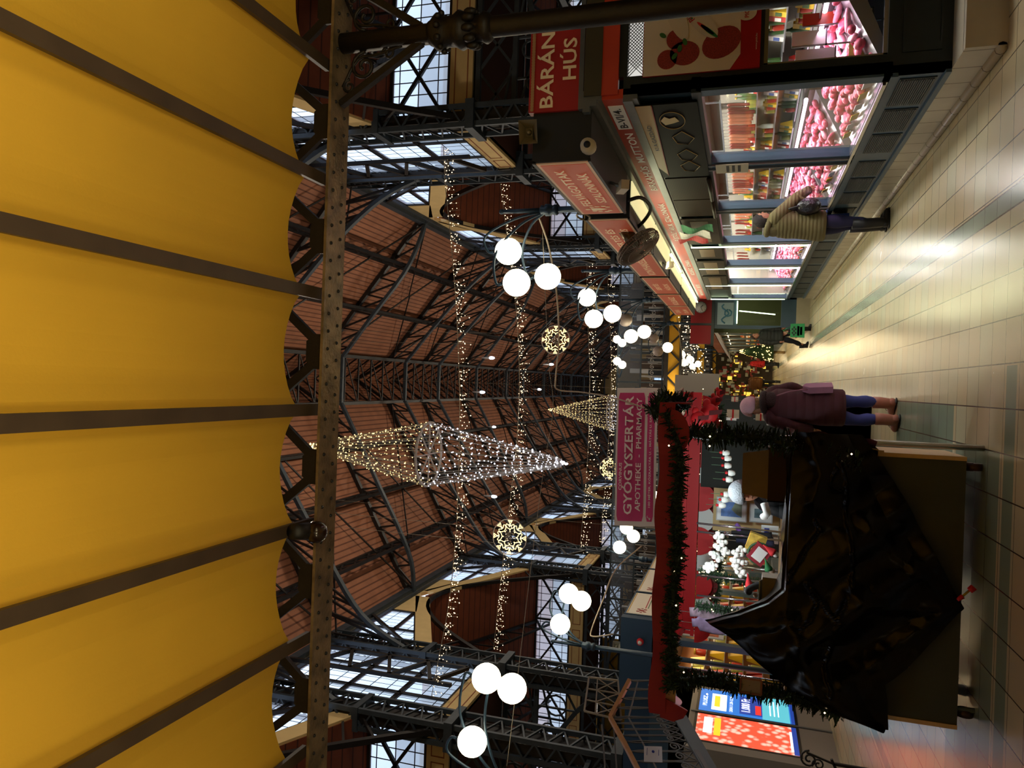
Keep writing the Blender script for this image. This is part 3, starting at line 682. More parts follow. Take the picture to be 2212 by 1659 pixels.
# text on the fascia
DR, UP = (0, -1, 0), (0, 0, 1); white = mat('white_paint', 0xe9e2d4, .5, em=.05, sample=False); blk = mat('black_paint', 0x101010, .5)
text('fascia_lettering', 'BIRKAHÚS  MUTTON', 2.15, .10, (XS-.032, 8.25, 2.81), DR, UP, white, st)
mb = MB(); mb.box(XS-.036, XS-.03, 6.45, 7.05, 2.745, 2.875); obj('number_plate', mb, white, st)
text('number_lettering', 'B-VI/4.', .5, .075, (XS-.038, 6.75, 2.81), DR, UP, blk, st)
text('fascia_lettering', 'FÜSTÖLT ÁRUK  SZALONNÁK', 2.6, .10, (XS-.032, 11.3, 2.81), DR, UP, white, st)
text('fascia_lettering', 'KOLBÁSZ  SONKA', 1.9, .10, (XS-.032, 15.5, 2.81), DR, UP, white, st)
text('fascia_lettering', 'MARHAHÚS  SERTÉS', 2.1, .10, (XS-.032, 19.0, 2.81), DR, UP, white, st)
# ---------------------------------------------------------------- sign boxes over the aisle
boxm = mat('sign_box_dark', 0x15191a, .5); frame_cream = mat('sign_border', 0xe9bd93, .5, em=.1, sample=False)
def sign_box(y0, y1, lines, lab, cs=signred, crest=False):
    s = thing('sign_box', lab, 'sign', (1.91, y0, 2.99), 'illuminated butcher signs')
    mb = MB(); mb.box(1.93, 2.36, y0, y1, 2.99, 3.51); mb.box(1.915, 1.94, y0, y1, 3.48, 3.51); mb.box(1.915, 1.94, y0, y1, 2.985, 3.01); obj('case', mb, boxm, s)
    mb = MB(); mb.box(1.918, 1.93, y0+.03, y1-.03, 3.01, 3.48); obj('face_border', mb, frame_cream, s)
    mb = MB(); mb.box(1.914, 1.92, y0+.06, y1-.06, 3.04, 3.45); obj('face', mb, cs, s)
    if y0 > 8.5: mb = MB(); mb.box(2.10, 2.36, y0+.03, y1-.03, 2.975, 2.99); obj('lit_diffuser', mb, mat('lit_cream_diffuser', 0xfff0b8, .5, em=.75, emc=0xfff4b4, sample=False), s)
    n = len(lines); ym = (y0+y1)/2 - (.12 if crest else 0)
    for k, (t_, wd) in enumerate(lines):
        h = .12 if n > 1 else .16; zc = 3.245+(n-1)*.09-k*.18
        text('lettering', t_, wd, h, (1.912, ym, zc), DR, UP, signgold, s)
    if crest:
        mb = MB(); yc = y1-.28; 
        mb.prism([(1.912, yc-.05, 3.32), (1.912, yc+.05, 3.32), (1.912, yc+.05, 3.22), (1.912, yc, 3.15), (1.912, yc-.05, 3.22)], (-.003, 0, 0))
        for q in (1, -1):
            for (a, bz) in ((.09, 3.3), (.11, 3.24), (.12, 3.17), (.08, 3.13)): mb.sph((1.912, yc+q*a, bz), .022, 8, 5, (.1, 1, 1.3))
        mb.sph((1.912, yc, 3.36), .03, 8, 5, (.1, 1, 1)); obj('crest', mb, signgold, s)
    return s
sign_box(6.34, 8.35, [('FELVÁGOTTAK', 1.35), ('SZALONNÁK', 1.1)], 'nearest orange sign box reading FELVÁGOTTAK SZALONNÁK over the butcher stall', crest=True)
sign_box(8.62, 10.95, [('SERTÉS ÉS', 1.3), ('MARHAHÚS', 1.3)], 'second orange sign box from the front, behind the wall fan')
sign_box(11.0, 13.2, [('KONYHAKÉSZ', 1.7)], 'third orange sign box from the front with one line of tall letters')
sign_box(13.4, 15.7, [('SERTÉS', .9), ('HÚSOK', .9)], 'fourth orange sign box from the front with two short lines')
sign_box(15.85, 18.0, [('KOLBÁSZ', 1.5)], 'fifth orange sign box from the front, second to last of the row')
sign_box(18.15, 20.3, [('SONKA', .8), ('SZALÁMI', .9)], 'last and farthest orange sign box of the butcher row')
# red sign on the end wall
s = thing('sign_board', 'dark red sign lettered BÁRÁNY HÚS on the stall end facing the visitor', 'sign', (2.36, 6.3, 3.05))
mb = MB(); mb.box(2.36, 3.24, 6.31, 6.40, 3.05, 3.55); obj('board', mb, signred_d, s)
bo = mat('meander_border', 0xb08450, .6)
mb = MB()
for z in (3.075, 3.505): mb.box(2.37, 3.23, 6.302, 6.31, z, z+.025)
x = 2.38
while x < 3.2:
    for z in (3.072, 3.502): mb.box(x, x+.012, 6.300, 6.303, z, z+.03)
    x += .024
obj('border', mb, bo, s)
gold = mat('gold_letters', 0xe6c896, .5, em=.05)
text('lettering', 'BÁRÁNY', .80, .15, (2.79, 6.303, 3.405), (1, 0, 0), UP, gold, s); text('lettering', 'HÚS', .36, .15, (2.80, 6.303, 3.205), (1, 0, 0), UP, gold, s)
# dim panel with letters on the wall between cornice and boxes
mb = MB(); mb.box(2.42, 2.5, 6.4, 20.8, 3.06, 3.5); o = obj('fascia_board', mb, mat('dim_red_board', 0x8a4640, .6)); tag(o, 'dim red board behind and under the orange sign boxes', 'board')
text('board_lettering', 'BIRKAHÚS', 1.2, .12, (2.415, 7.4, 3.25), DR, UP, mat('faded_letters', 0xc08a70, .6), o)
# ---------------------------------------------------------------- posters and blinds on the head beam
def board(name, label, cat, x, y0, y1, z0, z1, m, th=.012):
    t_ = thing(name, label, cat, (x, y0, z0)); mb = MB(); mb.box(x-th, x, y0, y1, z0, z1); obj('sheet', mb, m, t_); return t_
blackg = mat('black_gloss_poster', 0x100e0d, .55, spec=.08)
t_ = board('poster', 'glossy black and gold butcher poster above the first stall window', 'poster', XS-.04, 6.45, 8.72, 2.12, 2.64, blackg)
goldp = mat('gold_print', 0xb8924a, .4)
mb = MB(); mb.prism([(XS-.054, 6.45, 2.64), (XS-.054, 8.3, 2.64), (XS-.054, 8.6, 2.56), (XS-.054, 6.45, 2.50)], (.002, 0, 0)); obj('gold_band', mb, goldp, t_)
mb = MB(); mb.bar((XS-.056, 6.45, 2.50), (XS-.056, 8.6, 2.56), .01, .008); obj('red_line', mb, mat('line_red', 0xa03020, .5), t_)
text('lettering', 'KI A GAZDÁD', .75, .05, (XS-.058, 7.3, 2.585), DR, (0, .08, 1), blk, t_)
for yc, zc, ra, rb in ((6.85, 2.36, .22, .11),):
    mb = MB(); P = [(XS-.056, yc+ra*math.cos(a*PI/12), zc+rb*math.sin(a*PI/12)) for a in range(25)]; mb.loft(P, .004, 4, caps=False); obj('oval_emblem', mb, goldp, t_)
    mb = MB(); mb.prism([(XS-.056, yc+.10, 2.43), (XS-.056, yc-.02, 2.46), (XS-.056, yc-.12, 2.42), (XS-.056, yc-.06, 2.38), (XS-.056, yc-.09, 2.33), (XS-.056, yc+.02, 2.30), (XS-.056, yc+.06, 2.35)], (-.002, 0, 0)); obj('animal_head', mb, goldp, t_)
for yc in (7.35, 7.9, 8.3):
    mb = MB(); P = [(XS-.056, yc+dy, 2.30+dz) for dy, dz in ((-.2, 0), (-.05, .1), (.15, .07), (.2, -.03), (.02, -.1), (-.2, 0))]; mb.loft(P, .004, 4, caps=False); obj('outline_drawing', mb, goldp, t_)
bam = stripes('bamboo', 0x2c2014, 0x120c06, 'Z', .02, .3, .5)
for a, c, lb in ((8.78, 9.78, 'nearer'), (9.82, 10.75, 'farther')):
    o = board('bamboo_blind', '%s of two dark bamboo blinds rolled over the second stall window head' % lb, 'blind', XS-.04, a, c, 2.14, 2.62, bam)
    mb = MB(); mb.cyl((XS-.07, a, 2.13), (XS-.07, c, 2.13), .025); obj('bottom_roll', mb, bam, o)
brown_p = mat('brown_poster', 0x3c332c, .5, spec=.15); MATS['bamboo'].node_tree.nodes['Principled BSDF'].inputs['Specular IOR Level'].default_value = .08
for a, c, lb in ((10.95, 12.85, 'grey brown meat poster behind the small flag'), (13.2, 14.3, 'brown poster right after the green neon frame'), (14.6, 16.4, 'glossy brown poster halfway along the butcher row'), (16.6, 18.8, 'dark poster over the fifth stall window')):
    o = board('poster', lb, 'poster', XS-.04, a, c, 2.12, 2.62, brown_p)
    mb = MB(); mb.box(XS-.056, XS-.052, a+.15, c-.2, 2.25, 2.5); obj('printed_field', mb, mat('poster_field', 0x7d6a55, .3), o)
# poster on the end wall: red, white plate of cold cuts
t_ = thing('poster', 'red poster with salami and cold cuts on the stall end facing the visitor', 'poster', (2.57, 6.29, 1.63))
mb = MB(); mb.box(2.575, 3.5, 6.275, 6.295, 1.63, 2.56); obj('sheet', mb, mat('poster_red', 0xa8161a, .35), t_)
pw = mat('plate_white', 0xd8ccb8, .4); pink = mat('salami_red', 0x8e2c26, .5, noise_=.35, nscale=90); gr = mat('leaf_green', 0x2f6a2c, .6); rd = mat('stripe_red', 0xc02a2a, .5)
def disc(mb, x, z, rx, rz, y=6.272, n=24, a0=0, th=.002):
    P = []
    for k in range(n):
        t2 = 2*PI*k/n; px, pz = rx*math.cos(t2), rz*math.sin(t2); P.append((x+px*math.cos(a0)-pz*math.sin(a0), y, z+px*math.sin(a0)+pz*math.cos(a0)))
    mb.prism(P, (0, th, 0))
mb = MB(); mb.prism([(2.576, 6.272, 2.555), (2.576, 6.272, 1.86)]+[(2.576+.9*math.sin(k*PI/24), 6.272, 1.78+.22*(1-math.cos(k*PI/24))*.3) for k in range(1, 12)]+[(3.49, 6.272, 1.95), (3.49, 6.272, 2.555)], (0, .002, 0)); obj('white_plate', mb, pw, t_)
mb = MB(); disc(mb, 2.80, 1.93, .12, .16, 6.268, a0=.5); disc(mb, 2.74, 2.22, .10, .12, 6.268); disc(mb, 2.70, 2.36, .08, .08, 6.268); disc(mb, 2.86, 2.3, .08, .07, 6.268); obj('salami_slices', mb, pink, t_)
mb = MB(); disc(mb, 3.0, 2.1, .2, .075, 6.266, a0=.7); disc(mb, 3.05, 2.3, .22, .07, 6.266, a0=.4); obj('salami_stick', mb, mat('salami_casing', 0xcfc4b0, .5), t_)
mb = MB(); disc(mb, 2.90, 2.03, .016, .09, 6.264, a0=-.7); disc(mb, 3.07, 2.22, .014, .08, 6.264, a0=-.8); obj('green_stripe', mb, mat('stripe_green', 0x1d7a3c, .5), t_)
mb = MB(); disc(mb, 2.925, 2.06, .014, .09, 6.264, a0=-.7); disc(mb, 3.1, 2.25, .012, .08, 6.264, a0=-.8); obj('red_stripe', mb, rd, t_)
mb = MB()
for (x, z) in ((2.72, 2.30), (2.78, 2.26), (2.9, 2.40), (3.12, 1.88), (2.83, 2.22)): disc(mb, x, z, .03, .018, 6.262, a0=x*9)
obj('herb_leaves', mb, gr, t_)
mb = MB(); disc(mb, 3.02, 1.74, .065, .075, 6.266); obj('round_badge', mb, pw, t_)
text('badge_lettering', 'PICK', .09, .035, (3.02, 6.264, 1.74), (1, 0, 0), UP, mat('badge_red', 0xb02020, .5), t_)
text('stick_lettering', 'PICK', .12, .05, (3.04, 6.262, 2.2), (.8, 0, .6), (-.6, 0, .8), mat('badge_red'), t_)
text('small_lettering', 'www.pick.hu', .13, .018, (2.78, 6.272, 1.66), (1, 0, 0), UP, pw, t_)
# small flag, tubes, fan, speakers, camera
fl = thing('hungarian_flag', 'small green white and red flag hung from the red fascia of the butcher stall', 'flag', (2.33, 11.2, 2.8))
for k, (nm, m_) in enumerate((('red_stripe', mat('flag_red', 0xc8202c, .7)), ('white_stripe', mat('flag_white', 0xe2ded6, .7)), ('green_stripe', mat('flag_green', 0x1f6b42, .7)))):
    mb = MB(); mb.smooth = True
    for i in range(12):
        for q in range(2):
            def P(i_, q_):
                u = i_/12; y = 12.2-(k+q_/2.)*.40; return (2.33+.03*math.sin(u*7+y*3)-.02, y, 2.72-.44*u-.05*(k))
            mb.quad(P(i, q), P(i, q+1), P(i+1, q+1), P(i+1, q))
    o = obj(nm, mb, m_, fl)
tube_m = mat('fluorescent_tube', 0xf4ffe8, .4, em=7, emc=(.9, 1., .72))
for k, (a, c) in enumerate(((13.2, 15.2), (15.6, 17.8), (18.0, 20.6))):
    o = thing('fluorescent_lamp', 'bright greenish fluorescent tube under the sign boxes, %s along the butcher row' % ('nearest', 'middle', 'farthest')[k], 'lamp', (2.28, a, 2.96), 'fluorescent tubes')
    mb = MB(); mb.cyl((2.30, a, 2.955), (2.30, c, 2.955), .018, seg=8); obj('tube', mb, tube_m, o); mb = MB(); mb.box(2.27, 2.33, a, c, 2.975, 2.99); obj('batten', mb, grey_m, o)
for k, (a, y) in enumerate(((0, 13.16), (1, 15.54), (2, 18.1), (3, 20.82))):
    mb = MB(); mb.cyl((XS-.05, y, .75), (XS-.05, y, 2.62), .012, seg=8); o = obj('led_tube', mb, mat('led_white_green', 0xeaffd0, .4, em=5, emc=(.8, 1., .6))); tag(o, 'upright glowing white tube beside the stall post, %s of four' % ordn[k], 'lamp', 'upright tubes')
mb = MB(); mb.box(2.36, 2.44, 8.7, 20.7, 3.02, 3.05); mb.box(2.40, 2.44, 8.7, 20.7, 3.05, 3.3); o = obj('light_trough', mb, mat('lit_soffit', 0xfff3c0, .6)); tag(o, 'cream coloured light trough above the red fascia', 'trough')
for yy in (10.5, 13, 15.5, 18, 20): lamp('trough_light', 'AREA', (1.95, yy, 2.93), 15, (1., 1., .60), .15, (0, .22, 0), 2.0); lamp('trough_light', 'AREA', (2.2, yy, 2.9), 1.6, (1., .97, .72), .15, (0, -.8, 0), 2.0)
fan = thing('wall_fan', 'dark caged wall fan hanging in front of the second sign box', 'fan', (1.75, 9.2, 3.0))
fm_ = mat('fan_grey', 0x7a7066, .45, .4); R = Matrix.Rotation(.5, 3, 'X') @ Matrix.Rotation(-.95, 3, 'Y')
fc = V((1.72, 9.35, 2.98)); ax = V((-.75, -.15, -.62)).normalized(); q = ax.to_track_quat('Z', 'Y').to_matrix()
mb = MB()
for k in range(64):
    a = 2*PI*k/64
    P = [fc+q @ V((r*math.cos(a), r*math.sin(a), z)) for r, z in ((.05, .08), (.2, .07), (.29, .03), (.3, 0), (.29, -.04), (.2, -.07), (.05, -.08))]
    mb.loft(P, .0042, 4, caps=False)
for r, z in ((.3, 0), (.2, .07), (.2, -.07), (.29, .03), (.29, -.04)):
    P = [fc+q @ V((r*math.cos(2*PI*k/28), r*math.sin(2*PI*k/28), z)) for k in range(29)]; mb.loft(P, .006, 5, caps=False)
obj('cage', mb, fm_, fan)
for k in range(4):
    mb = MB(); a = 2*PI*k/4
    P = [fc+q @ V((r*math.cos(a+d), r*math.sin(a+d), dz)) for r, d, dz in ((.05, -.3, -.02), (.25, -.15, -.03), (.25, .35, .03), (.05, .3, .02))]; mb.prism(P, q @ V((0, 0, .004))); obj('blade', mb, mat('fan_blade', 0x55504a, .4), fan)
mb = MB(); mb.cyl(fc-ax*.09, fc-ax*.34, .085, .075, 16); mb.cyl(fc+ax*.0, fc-ax*.1, .04, .05); obj('motor', mb, mat('fan_motor', 0x544528, .35, .6), fan)
mb = MB(); mb.loft(spline([fc-ax*.22+V((0, 0, 0)), V((2.02, 9.3, 2.93)), V((2.12, 9.0, 2.80)), V((2.15, 8.6, 2.86)), V((2.1, 8.5, 3.0))], 5), .022, 8); obj('arm', mb, iron_d, fan)
def horn(p, aim, lab, m_):
    s_ = thing('horn_loudspeaker', lab, 'loudspeaker', p); a = V(aim).normalized(); q_ = a.to_track_quat('Z', 'Y').to_matrix(); mb = MB()
    for k in range(8):
        r0, r1 = .02+.01*k, .02+.01*(k+1); z0, z1 = .02*k, .02*(k+1)
        for i in range(4):
            c4 = [(-1, -1), (1, -1), (1, 1), (-1, 1)]; (ax_, ay_), (bx_, by_) = c4[i], c4[(i+1) % 4]
            mb.quad(*[V(p)+q_ @ V(v) for v in ((ax_*r0, ay_*r0*.8, z0), (bx_*r0, by_*r0*.8, z0), (bx_*r1, by_*r1*.8, z1), (ax_*r1, ay_*r1*.8, z1))])
    obj('horn', mb, m_, s_); mb = MB(); mb.cyl(V(p)-a*.08, V(p)+a*.03, .05, .045); mb.cyl(V(p)+a*.03, V(p)+a*.12, .025, .012); obj('driver', mb, m_, s_); return s_
spk = mat('speaker_beige', 0x8a7a58, .5)
horn((2.22, 6.40, 3.56), (-.3, -1, -.2), 'beige horn loudspeaker on top of the dark sign box corner', spk)
s_ = thing('dome_camera', 'white dome camera under the dark end of the nearest sign box', 'camera', (2.0, 6.25, 3.05))
mb = MB(); mb.lathe([(.0, 0), (.04, .0), (.065, .03), (.07, .07), (.06, .12)], (2.03, 6.36, 3.0), 16, Matrix.Rotation(PI/2, 3, 'X')); obj('housing', mb, mat('camera_white', 0xcfc3a6, .4), s_)
mb = MB(); mb.sph((2.03, 6.235, 3.0), .03); obj('lens', mb, blk, s_)
def cam_box(p, lab):
    s_ = thing('security_camera', lab, 'camera', p); mb = MB(); R_ = Matrix.Rotation(.4, 3, 'X'); mb.obox(V(p), .09, .22, .08, R_); obj('housing', mb, mat('camera_white'), s_); mb = MB(); mb.cyl(V(p), V(p)+V((.05, 0, .12)), .015); obj('mount', mb, grey_m, s_)
cam_box((1.95, 7.35, 2.87), 'pale box camera under the nearest orange sign box'); cam_box((1.95, 12.2, 2.88), 'pale box camera under the third orange sign box')
mb = MB(); P = [(1.93, 8.49+.16*math.cos(a*PI/8), 3.5+.07*math.sin(a*PI/8)) for a in range(17)]; mb.loft(P, .012, 6); o = obj('hanging_ring', mb, spk); tag(o, 'pale ring hooked between the first two sign boxes', 'ring')
# notice on the first post
t_ = board('notice', 'small notice with pictures on the first blue stall post', 'notice', XS-.045, 8.33, 8.66, 1.70, 2.04, mat('notice_paper', 0xb0a488, .6), .004)
mb = MB(); [mb.box(XS-.052, XS-.049, 8.38, 8.61, z, z+.03) for z in (1.78, 1.84, 1.9)]; obj('print', mb, blk, t_)
# ---------------------------------------------------------------- inside the butcher stall
meat = [mat('meat_pink_%d' % i, c_, .35, noise_=.25, nscale=30) for i, c_ in enumerate((0xe07088, 0xc8506a, 0xf0a8b8, 0xb84858))]
steel = mat('tray_steel', 0xa8a8a8, .3, .7)
def lump(mb, sc, seed, n=10):
    rnd = random.Random(seed); mb.sph((0, 0, 0), 1, 12, 8, sc)
    for i in range(len(mb.v)):
        v = V(mb.v[i]); f = 1+.28*noise.noise(v*22+V((seed, 0, 0))); mb.v[i] = tuple(v*f)
cuts = []
for i in range(4):
    mb = MB(); lump(mb, ((.04, .085, .028), (.05, .055, .032), (.028, .12, .024), (.042, .042, .036))[i], i*7+1)
    o = obj('meat_cut', mb, meat[i]); tag(o, 'x', 'meat'); cuts.append(o)
first = [True]*4; rnd = random.Random(3)
def meatcase(a, c, bay, dens=1.):
    cs = thing('display_case', 'refrigerated glass meat counter behind the %s window of the butcher stall' % bay, 'counter', (2.6, a, .62), 'meat counters')
    mb = MB(); mb.prism([(2.56, a, .70), (3.25, a, 1.04), (3.25, a, .9), (2.56, a, .62)], (0, c-a, 0)); obj('tray', mb, steel, cs)
    mb = MB(); mb.box(3.25, 3.33, a, c, .3, 1.10); obj('back_panel', mb, mat('case_dark', 0x2c2228, .4), cs)
    mb = MB(); mb.cyl((3.16, a+.03, 1.13), (3.16, c-.03, 1.13), .022, seg=8); obj('tube', mb, mat('meat_tube', 0xffe8ff, .4, em=9, emc=(1., .80, 1.)), cs)
    mb = MB(); mb.box(3.10, 3.33, a, c, 1.155, 1.17); obj('shelf', mb, steel, cs)
    n = int(11*(c-a)*dens)
    for r in range(5):
        for k in range(n):
            i = rnd.randrange(4) if r > 1 else rnd.choice((0, 1, 3)); x = 2.66+r*.125+rnd.uniform(-.03, .03); y = a+.08+(c-a-.16)*(k+.5)/n+rnd.uniform(-.02, .02); z = .70+(x-2.56)*.493+.045
            lab = 'raw cut of pork laid in the lit counter of the %s butcher window' % bay
            rt = (rnd.uniform(-.4, .4), -.45+rnd.uniform(-.3, .3), rnd.uniform(0, 3.1))
            if first[i]: o = cuts[i]; o.location = (x, y, z); o.rotation_euler = rt; o['label'] = lab; o['group'] = 'cuts of meat, %s window' % bay; first[i] = False
            else: dup(cuts[i], (x, y, z), lab, 'cuts of meat, %s window' % bay, rot=rt, scale=rnd.uniform(.8, 1.2))
    if bay not in ('nearest', 'second'):
        mb = MB(); mb.smooth = True; r9 = random.Random(5)
        for k in range(int(170*(c-a)/2)):
            x = 2.62+r9.random()*.58; mb.sph((x, r9.uniform(a+.05, c-.05), .70+(x-2.56)*.493+.02), r9.uniform(.03, .06), 7, 5, (1, 1.4, .7)); mb.mi[-35:] = [k % 3]*35
        o = obj('meat_heap', mb, meat[:3]); o['kind'] = 'stuff'; tag(o, 'heap of small raw meat pieces in the %s butcher window counter' % bay, 'meat')
    n = int((c-a)/.26)
    for k in range(n):
        y = a+.15+k*.26; mb = MB(); mb.obox((2.585, y, .765), .006, .15, .07, Matrix.Rotation(-.35, 3, 'Y'))
        o = obj('price_tag', mb, [mat('tag_yellow', 0xe0b838, .5), mat('tag_white', 0xd9cfd2, .5)][k % 2]); tag(o, 'price card standing at the glass in the %s butcher window' % bay, 'price tag', 'price cards, %s window' % bay)
    lamp('case_light', 'AREA', (3.0, (a+c)/2, 1.16), 9.0*(c-a)/2, (1., .55, .85), .1, (0, .55, 0), c-a-.1)
bays = ['nearest', 'second', 'third', 'fourth', 'fifth', 'farthest']
for i in range(6): meatcase(POST[i][1]+.02, POST[i+1][0]-.02, bays[i], (.95, .8, .5, .25, .15, .12)[i])
# goods: prototypes
def proto(kind, m1, m2):
    r = thing(kind, 'x', kind.replace('_', ' '))
    if kind == 'bottle':
        mb = MB(); mb.lathe([(.03, 0), (.032, .02), (.032, .15), (.014, .19), (.012, .24)], (0, 0, 0), 10); obj('body', mb, m1, r); mb = MB(); mb.cyl((0, 0, .235), (0, 0, .26), .014, seg=8); obj('cap', mb, m2, r)
    elif kind == 'jar':
        mb = MB(); mb.lathe([(.035, 0), (.04, .015), (.04, .10), (.03, .12)], (0, 0, 0), 12); obj('body', mb, m1, r); mb = MB(); mb.cyl((0, 0, .118), (0, 0, .14), .034, seg=12); obj('lid', mb, m2, r)
    elif kind == 'packet':
        mb = MB(); mb.prism([(-.045, -.05, 0), (.045, -.05, 0), (.012, -.05, .16), (-.012, -.05, .16)], (0, .1, 0)); obj('bag', mb, m1, r); mb = MB(); mb.obox((-.033, 0, .07), .004, .07, .06, Matrix.Rotation(.2, 3, 'Y')); obj('print', mb, m2, r)
    else:
        mb = MB(); mb.loft(spline([(0, 0, 0), (.006, .004, -.08), (.0, .01, -.2), (-.004, 0, -.27), (0, 0, -.29)], 3), [.006]+[.022]*11+[.006], 8); obj('link', mb, m1, r); mb = MB(); mb.cyl((0, 0, 0), (0, 0, .07), .003, seg=5); obj('string', mb, m2, r)
    return r
cc_ = lambda n_, h_: mat('goods_' + n_, h_, .35)
PRO = [proto('bottle', cc_('green', 0x3c5a2a), cc_('gold', 0xc9a53c)), proto('bottle', cc_('clear', 0xc9cfc0), cc_('red', 0xb02a24)), proto('jar', cc_('pickle', 0x8a8a3c), cc_('white', 0xdedad0)),
       proto('jar', cc_('paprika', 0xa8321c), cc_('gold', 0)), proto('packet', cc_('red', 0), cc_('white', 0)), proto('packet', cc_('yellow', 0xd9b22e), cc_('green', 0)), proto('packet', cc_('white', 0), cc_('blue', 0x2c4a8a)),
       proto('sausage', cc_('sausage', 0x7a3226), cc_('white', 0)), proto('sausage', cc_('sausage_light', 0xb06a4c), cc_('white', 0))]
pused = {}
def put(i, loc, lab, grp, rot=None, sc=None):
    if i not in pused:
        o = PRO[i]; o.location = loc; o['label'] = lab; o['group'] = grp; pused[i] = o
        kids_now = _kc.setdefault(o, [(k_, [(g_, []) for g_ in kids(k_)]) for k_ in kids(o)])
        if rot: o.rotation_euler = rot
        return o
    return dup(PRO[i], loc, lab, grp, rot=rot, scale=sc or 1.0)
for i in range(6):
    a, c = POST[i][1], POST[i+1][0]; bay = bays[i]
    r = thing('shelf_rack', 'steel rack of groceries inside the %s butcher window' % bay, 'shelf', (3.7, a, .3), 'goods racks')
    mb = MB()
    for z in (1.16, 1.40, 1.64): mb.box(3.55, 3.85, a, c, z-.012, z)
    obj('shelf', mb, steel, r); mb = MB(); mb.box(3.86, 3.88, a, c, .3, 2.1); obj('back_board', mb, mat('rack_back', 0x97907c, .5), r)
    mb = MB(); mb.bar((3.2, a, 2.03), (3.2, c, 2.03), .02); mb.bar((3.2, a+.05, 2.03), (3.2, a+.05, 2.5), .015); mb.bar((3.2, c-.05, 2.03), (3.2, c-.05, 2.5), .015); obj('hanging_rail', mb, chrome, r)
    n = (16, 13, 11, 9, 8, 7)[i]
    for zi, z in enumerate((1.16, 1.40, 1.64)):
        for k in range(n):
            j = rnd.randrange(7); y = a+.1+(c-a-.2)*(k+.5)/n
            nm = ('green bottle', 'clear bottle with red cap', 'jar of pickles', 'jar of red paprika', 'red packet', 'yellow packet', 'white packet')[j]
            put(j, (3.66, y, z), '%s on the %s rack shelf in the %s butcher window' % (nm, ('low', 'middle', 'top')[zi], bay), 'groceries in the %s window' % bay)
    ns = (17, 14, 11, 8, 7, 6)[i]
    for k in range(ns):
        y = a+.1+(c-a-.2)*(k+.5)/ns
        put(7+(k//3) % 2, (3.2, y, 1.96), 'sausage hanging on the rail inside the %s butcher window' % bay, 'hanging sausages, %s window' % bay, sc=rnd.uniform(.8, 1.1))
    lamp('stall_light', 'AREA', (3.1, (a+c)/2, 2.45), 64*(c-a)/2., (1., .98, .93), .5, None, c-a-.2)
# end window: interior with boards and bags
lamp('end_stall_light', 'AREA', (3.2, 6.9, 2.4), 8, (.92, 1., .9), .5)
for k, (x, z, w_, h_, m_) in enumerate(((2.75, 1.2, .14, .3, 'white'), (2.93, 1.25, .12, .26, 'clear'), (3.1, 1.15, .1, .3, 'paprika'), (2.8, .82, .2, .22, 'pickle'), (3.1, .85, .16, .18, 'white'))):
    t_ = thing('display_sheet', '%s upright pane with papers inside the end window' % ordn[k], 'display', (x, 6.6, z)); mb = MB(); mb.box(x-w_/2, x+w_/2, 6.6+.04*k, 6.605+.04*k, z-h_/2, z+h_/2); obj('sheet', mb, cc_(m_, 0), t_); mb = MB(); mb.box(x-w_/2-.01, x+w_/2+.01, 6.595+.04*k, 6.61+.04*k, z-h_/2-.012, z-h_/2); mb.box(x-w_/2-.01, x-w_/2, 6.595+.04*k, 6.61+.04*k, .7, z+h_/2); obj('stand', mb, chrome, t_)
# ================================================================ LAMPS, STRINGS, BANNER
globe_m = mat('lit_opal_globe', 0xfff4d0, .3, em=5.5, emc=(1., .90, .62)); globe_off = mat('unlit_opal_globe', 0xb8a8a0, .35)
postm = mat('lamp_post_blue', 0x2c4256, .4, .2)
def lamp_post(x, y, z0, s, lab, grp, unlit=(), gs=None, rot=0.):
    """s: side the arms reach to (-1 = towards smaller x)"""
    o = thing('globe_lamp', lab, 'lamp', (x, y, z0), grp)
    zc = 4.30
    mb = MB(); mb.cyl((x, y, z0), (x, y, zc+.05), .045, seg=12); mb.cyl((x, y, zc+.05), (x, y, 5.0), .035, .03, seg=12); mb.sph((x, y, 5.0), .04, 10, 6); obj('pole', mb, postm, o)
    mb = MB(); mb.lathe([(.05, -.12), (.075, -.1), (.075, -.06), (.06, -.04), (.085, 0), (.085, .06), (.06, .08), (.07, .12), (.045, .14)], (x, y, zc), 14); obj('collar', mb, postm, o)
    gs = gs or [(.52, .12, .62), (.80, .30, .10), (.98, -.25, .34)]
    for i, (dx, dy, dz) in enumerate(gs):
        g = V((x+s*dx, y+dy, zc+dz)); p0 = V((x, y, zc+.02)); top = V((x+s*dx*.6, y+dy*.6, zc+dz+.34))
        mb = MB(); mb.loft(spline([p0, V((x+s*dx*.2, y+dy*.2, zc+dz*.5+.22)), top, V((g.x+s*.0, g.y, g.z+.30)), V((g.x, g.y, g.z+.17))], 5), .018, 8); obj('arm', mb, postm, o)
        mb = MB(); mb.cyl(g+V((0, 0, .15)), g+V((0, 0, .21)), .075, .03); obj('globe_cap', mb, postm, o)
        mb = MB(); mb.sph(g, .19, 20, 12); obj('globe', mb, globe_off if i in unlit else globe_m, o)
    return o
nm = ['nearest', 'second', 'third', 'fourth', 'fifth', 'sixth', 'seventh', 'eighth']
GA = [(.55, .05, .60), (.85, .45, .12), (1.02, -.15, .40)]
for i, yy in enumerate((10.0, 15.5, 20.8, 27.5, 33.5, 39.5, 46., 50.)):
    lamp_post(2.38 if i < 3 else 2.30, yy, 3.08 if i < 3 else 2.9, -1, '%s three globe lamp post along the right stall row' % nm[i].capitalize(), 'right row globe lamps', {2: (0,), 3: (0, 2)}.get(i, ()), GA)
GL = [(-.02, -.1, .70), (.35, .1, .38), (-.65, -.35, .80)]
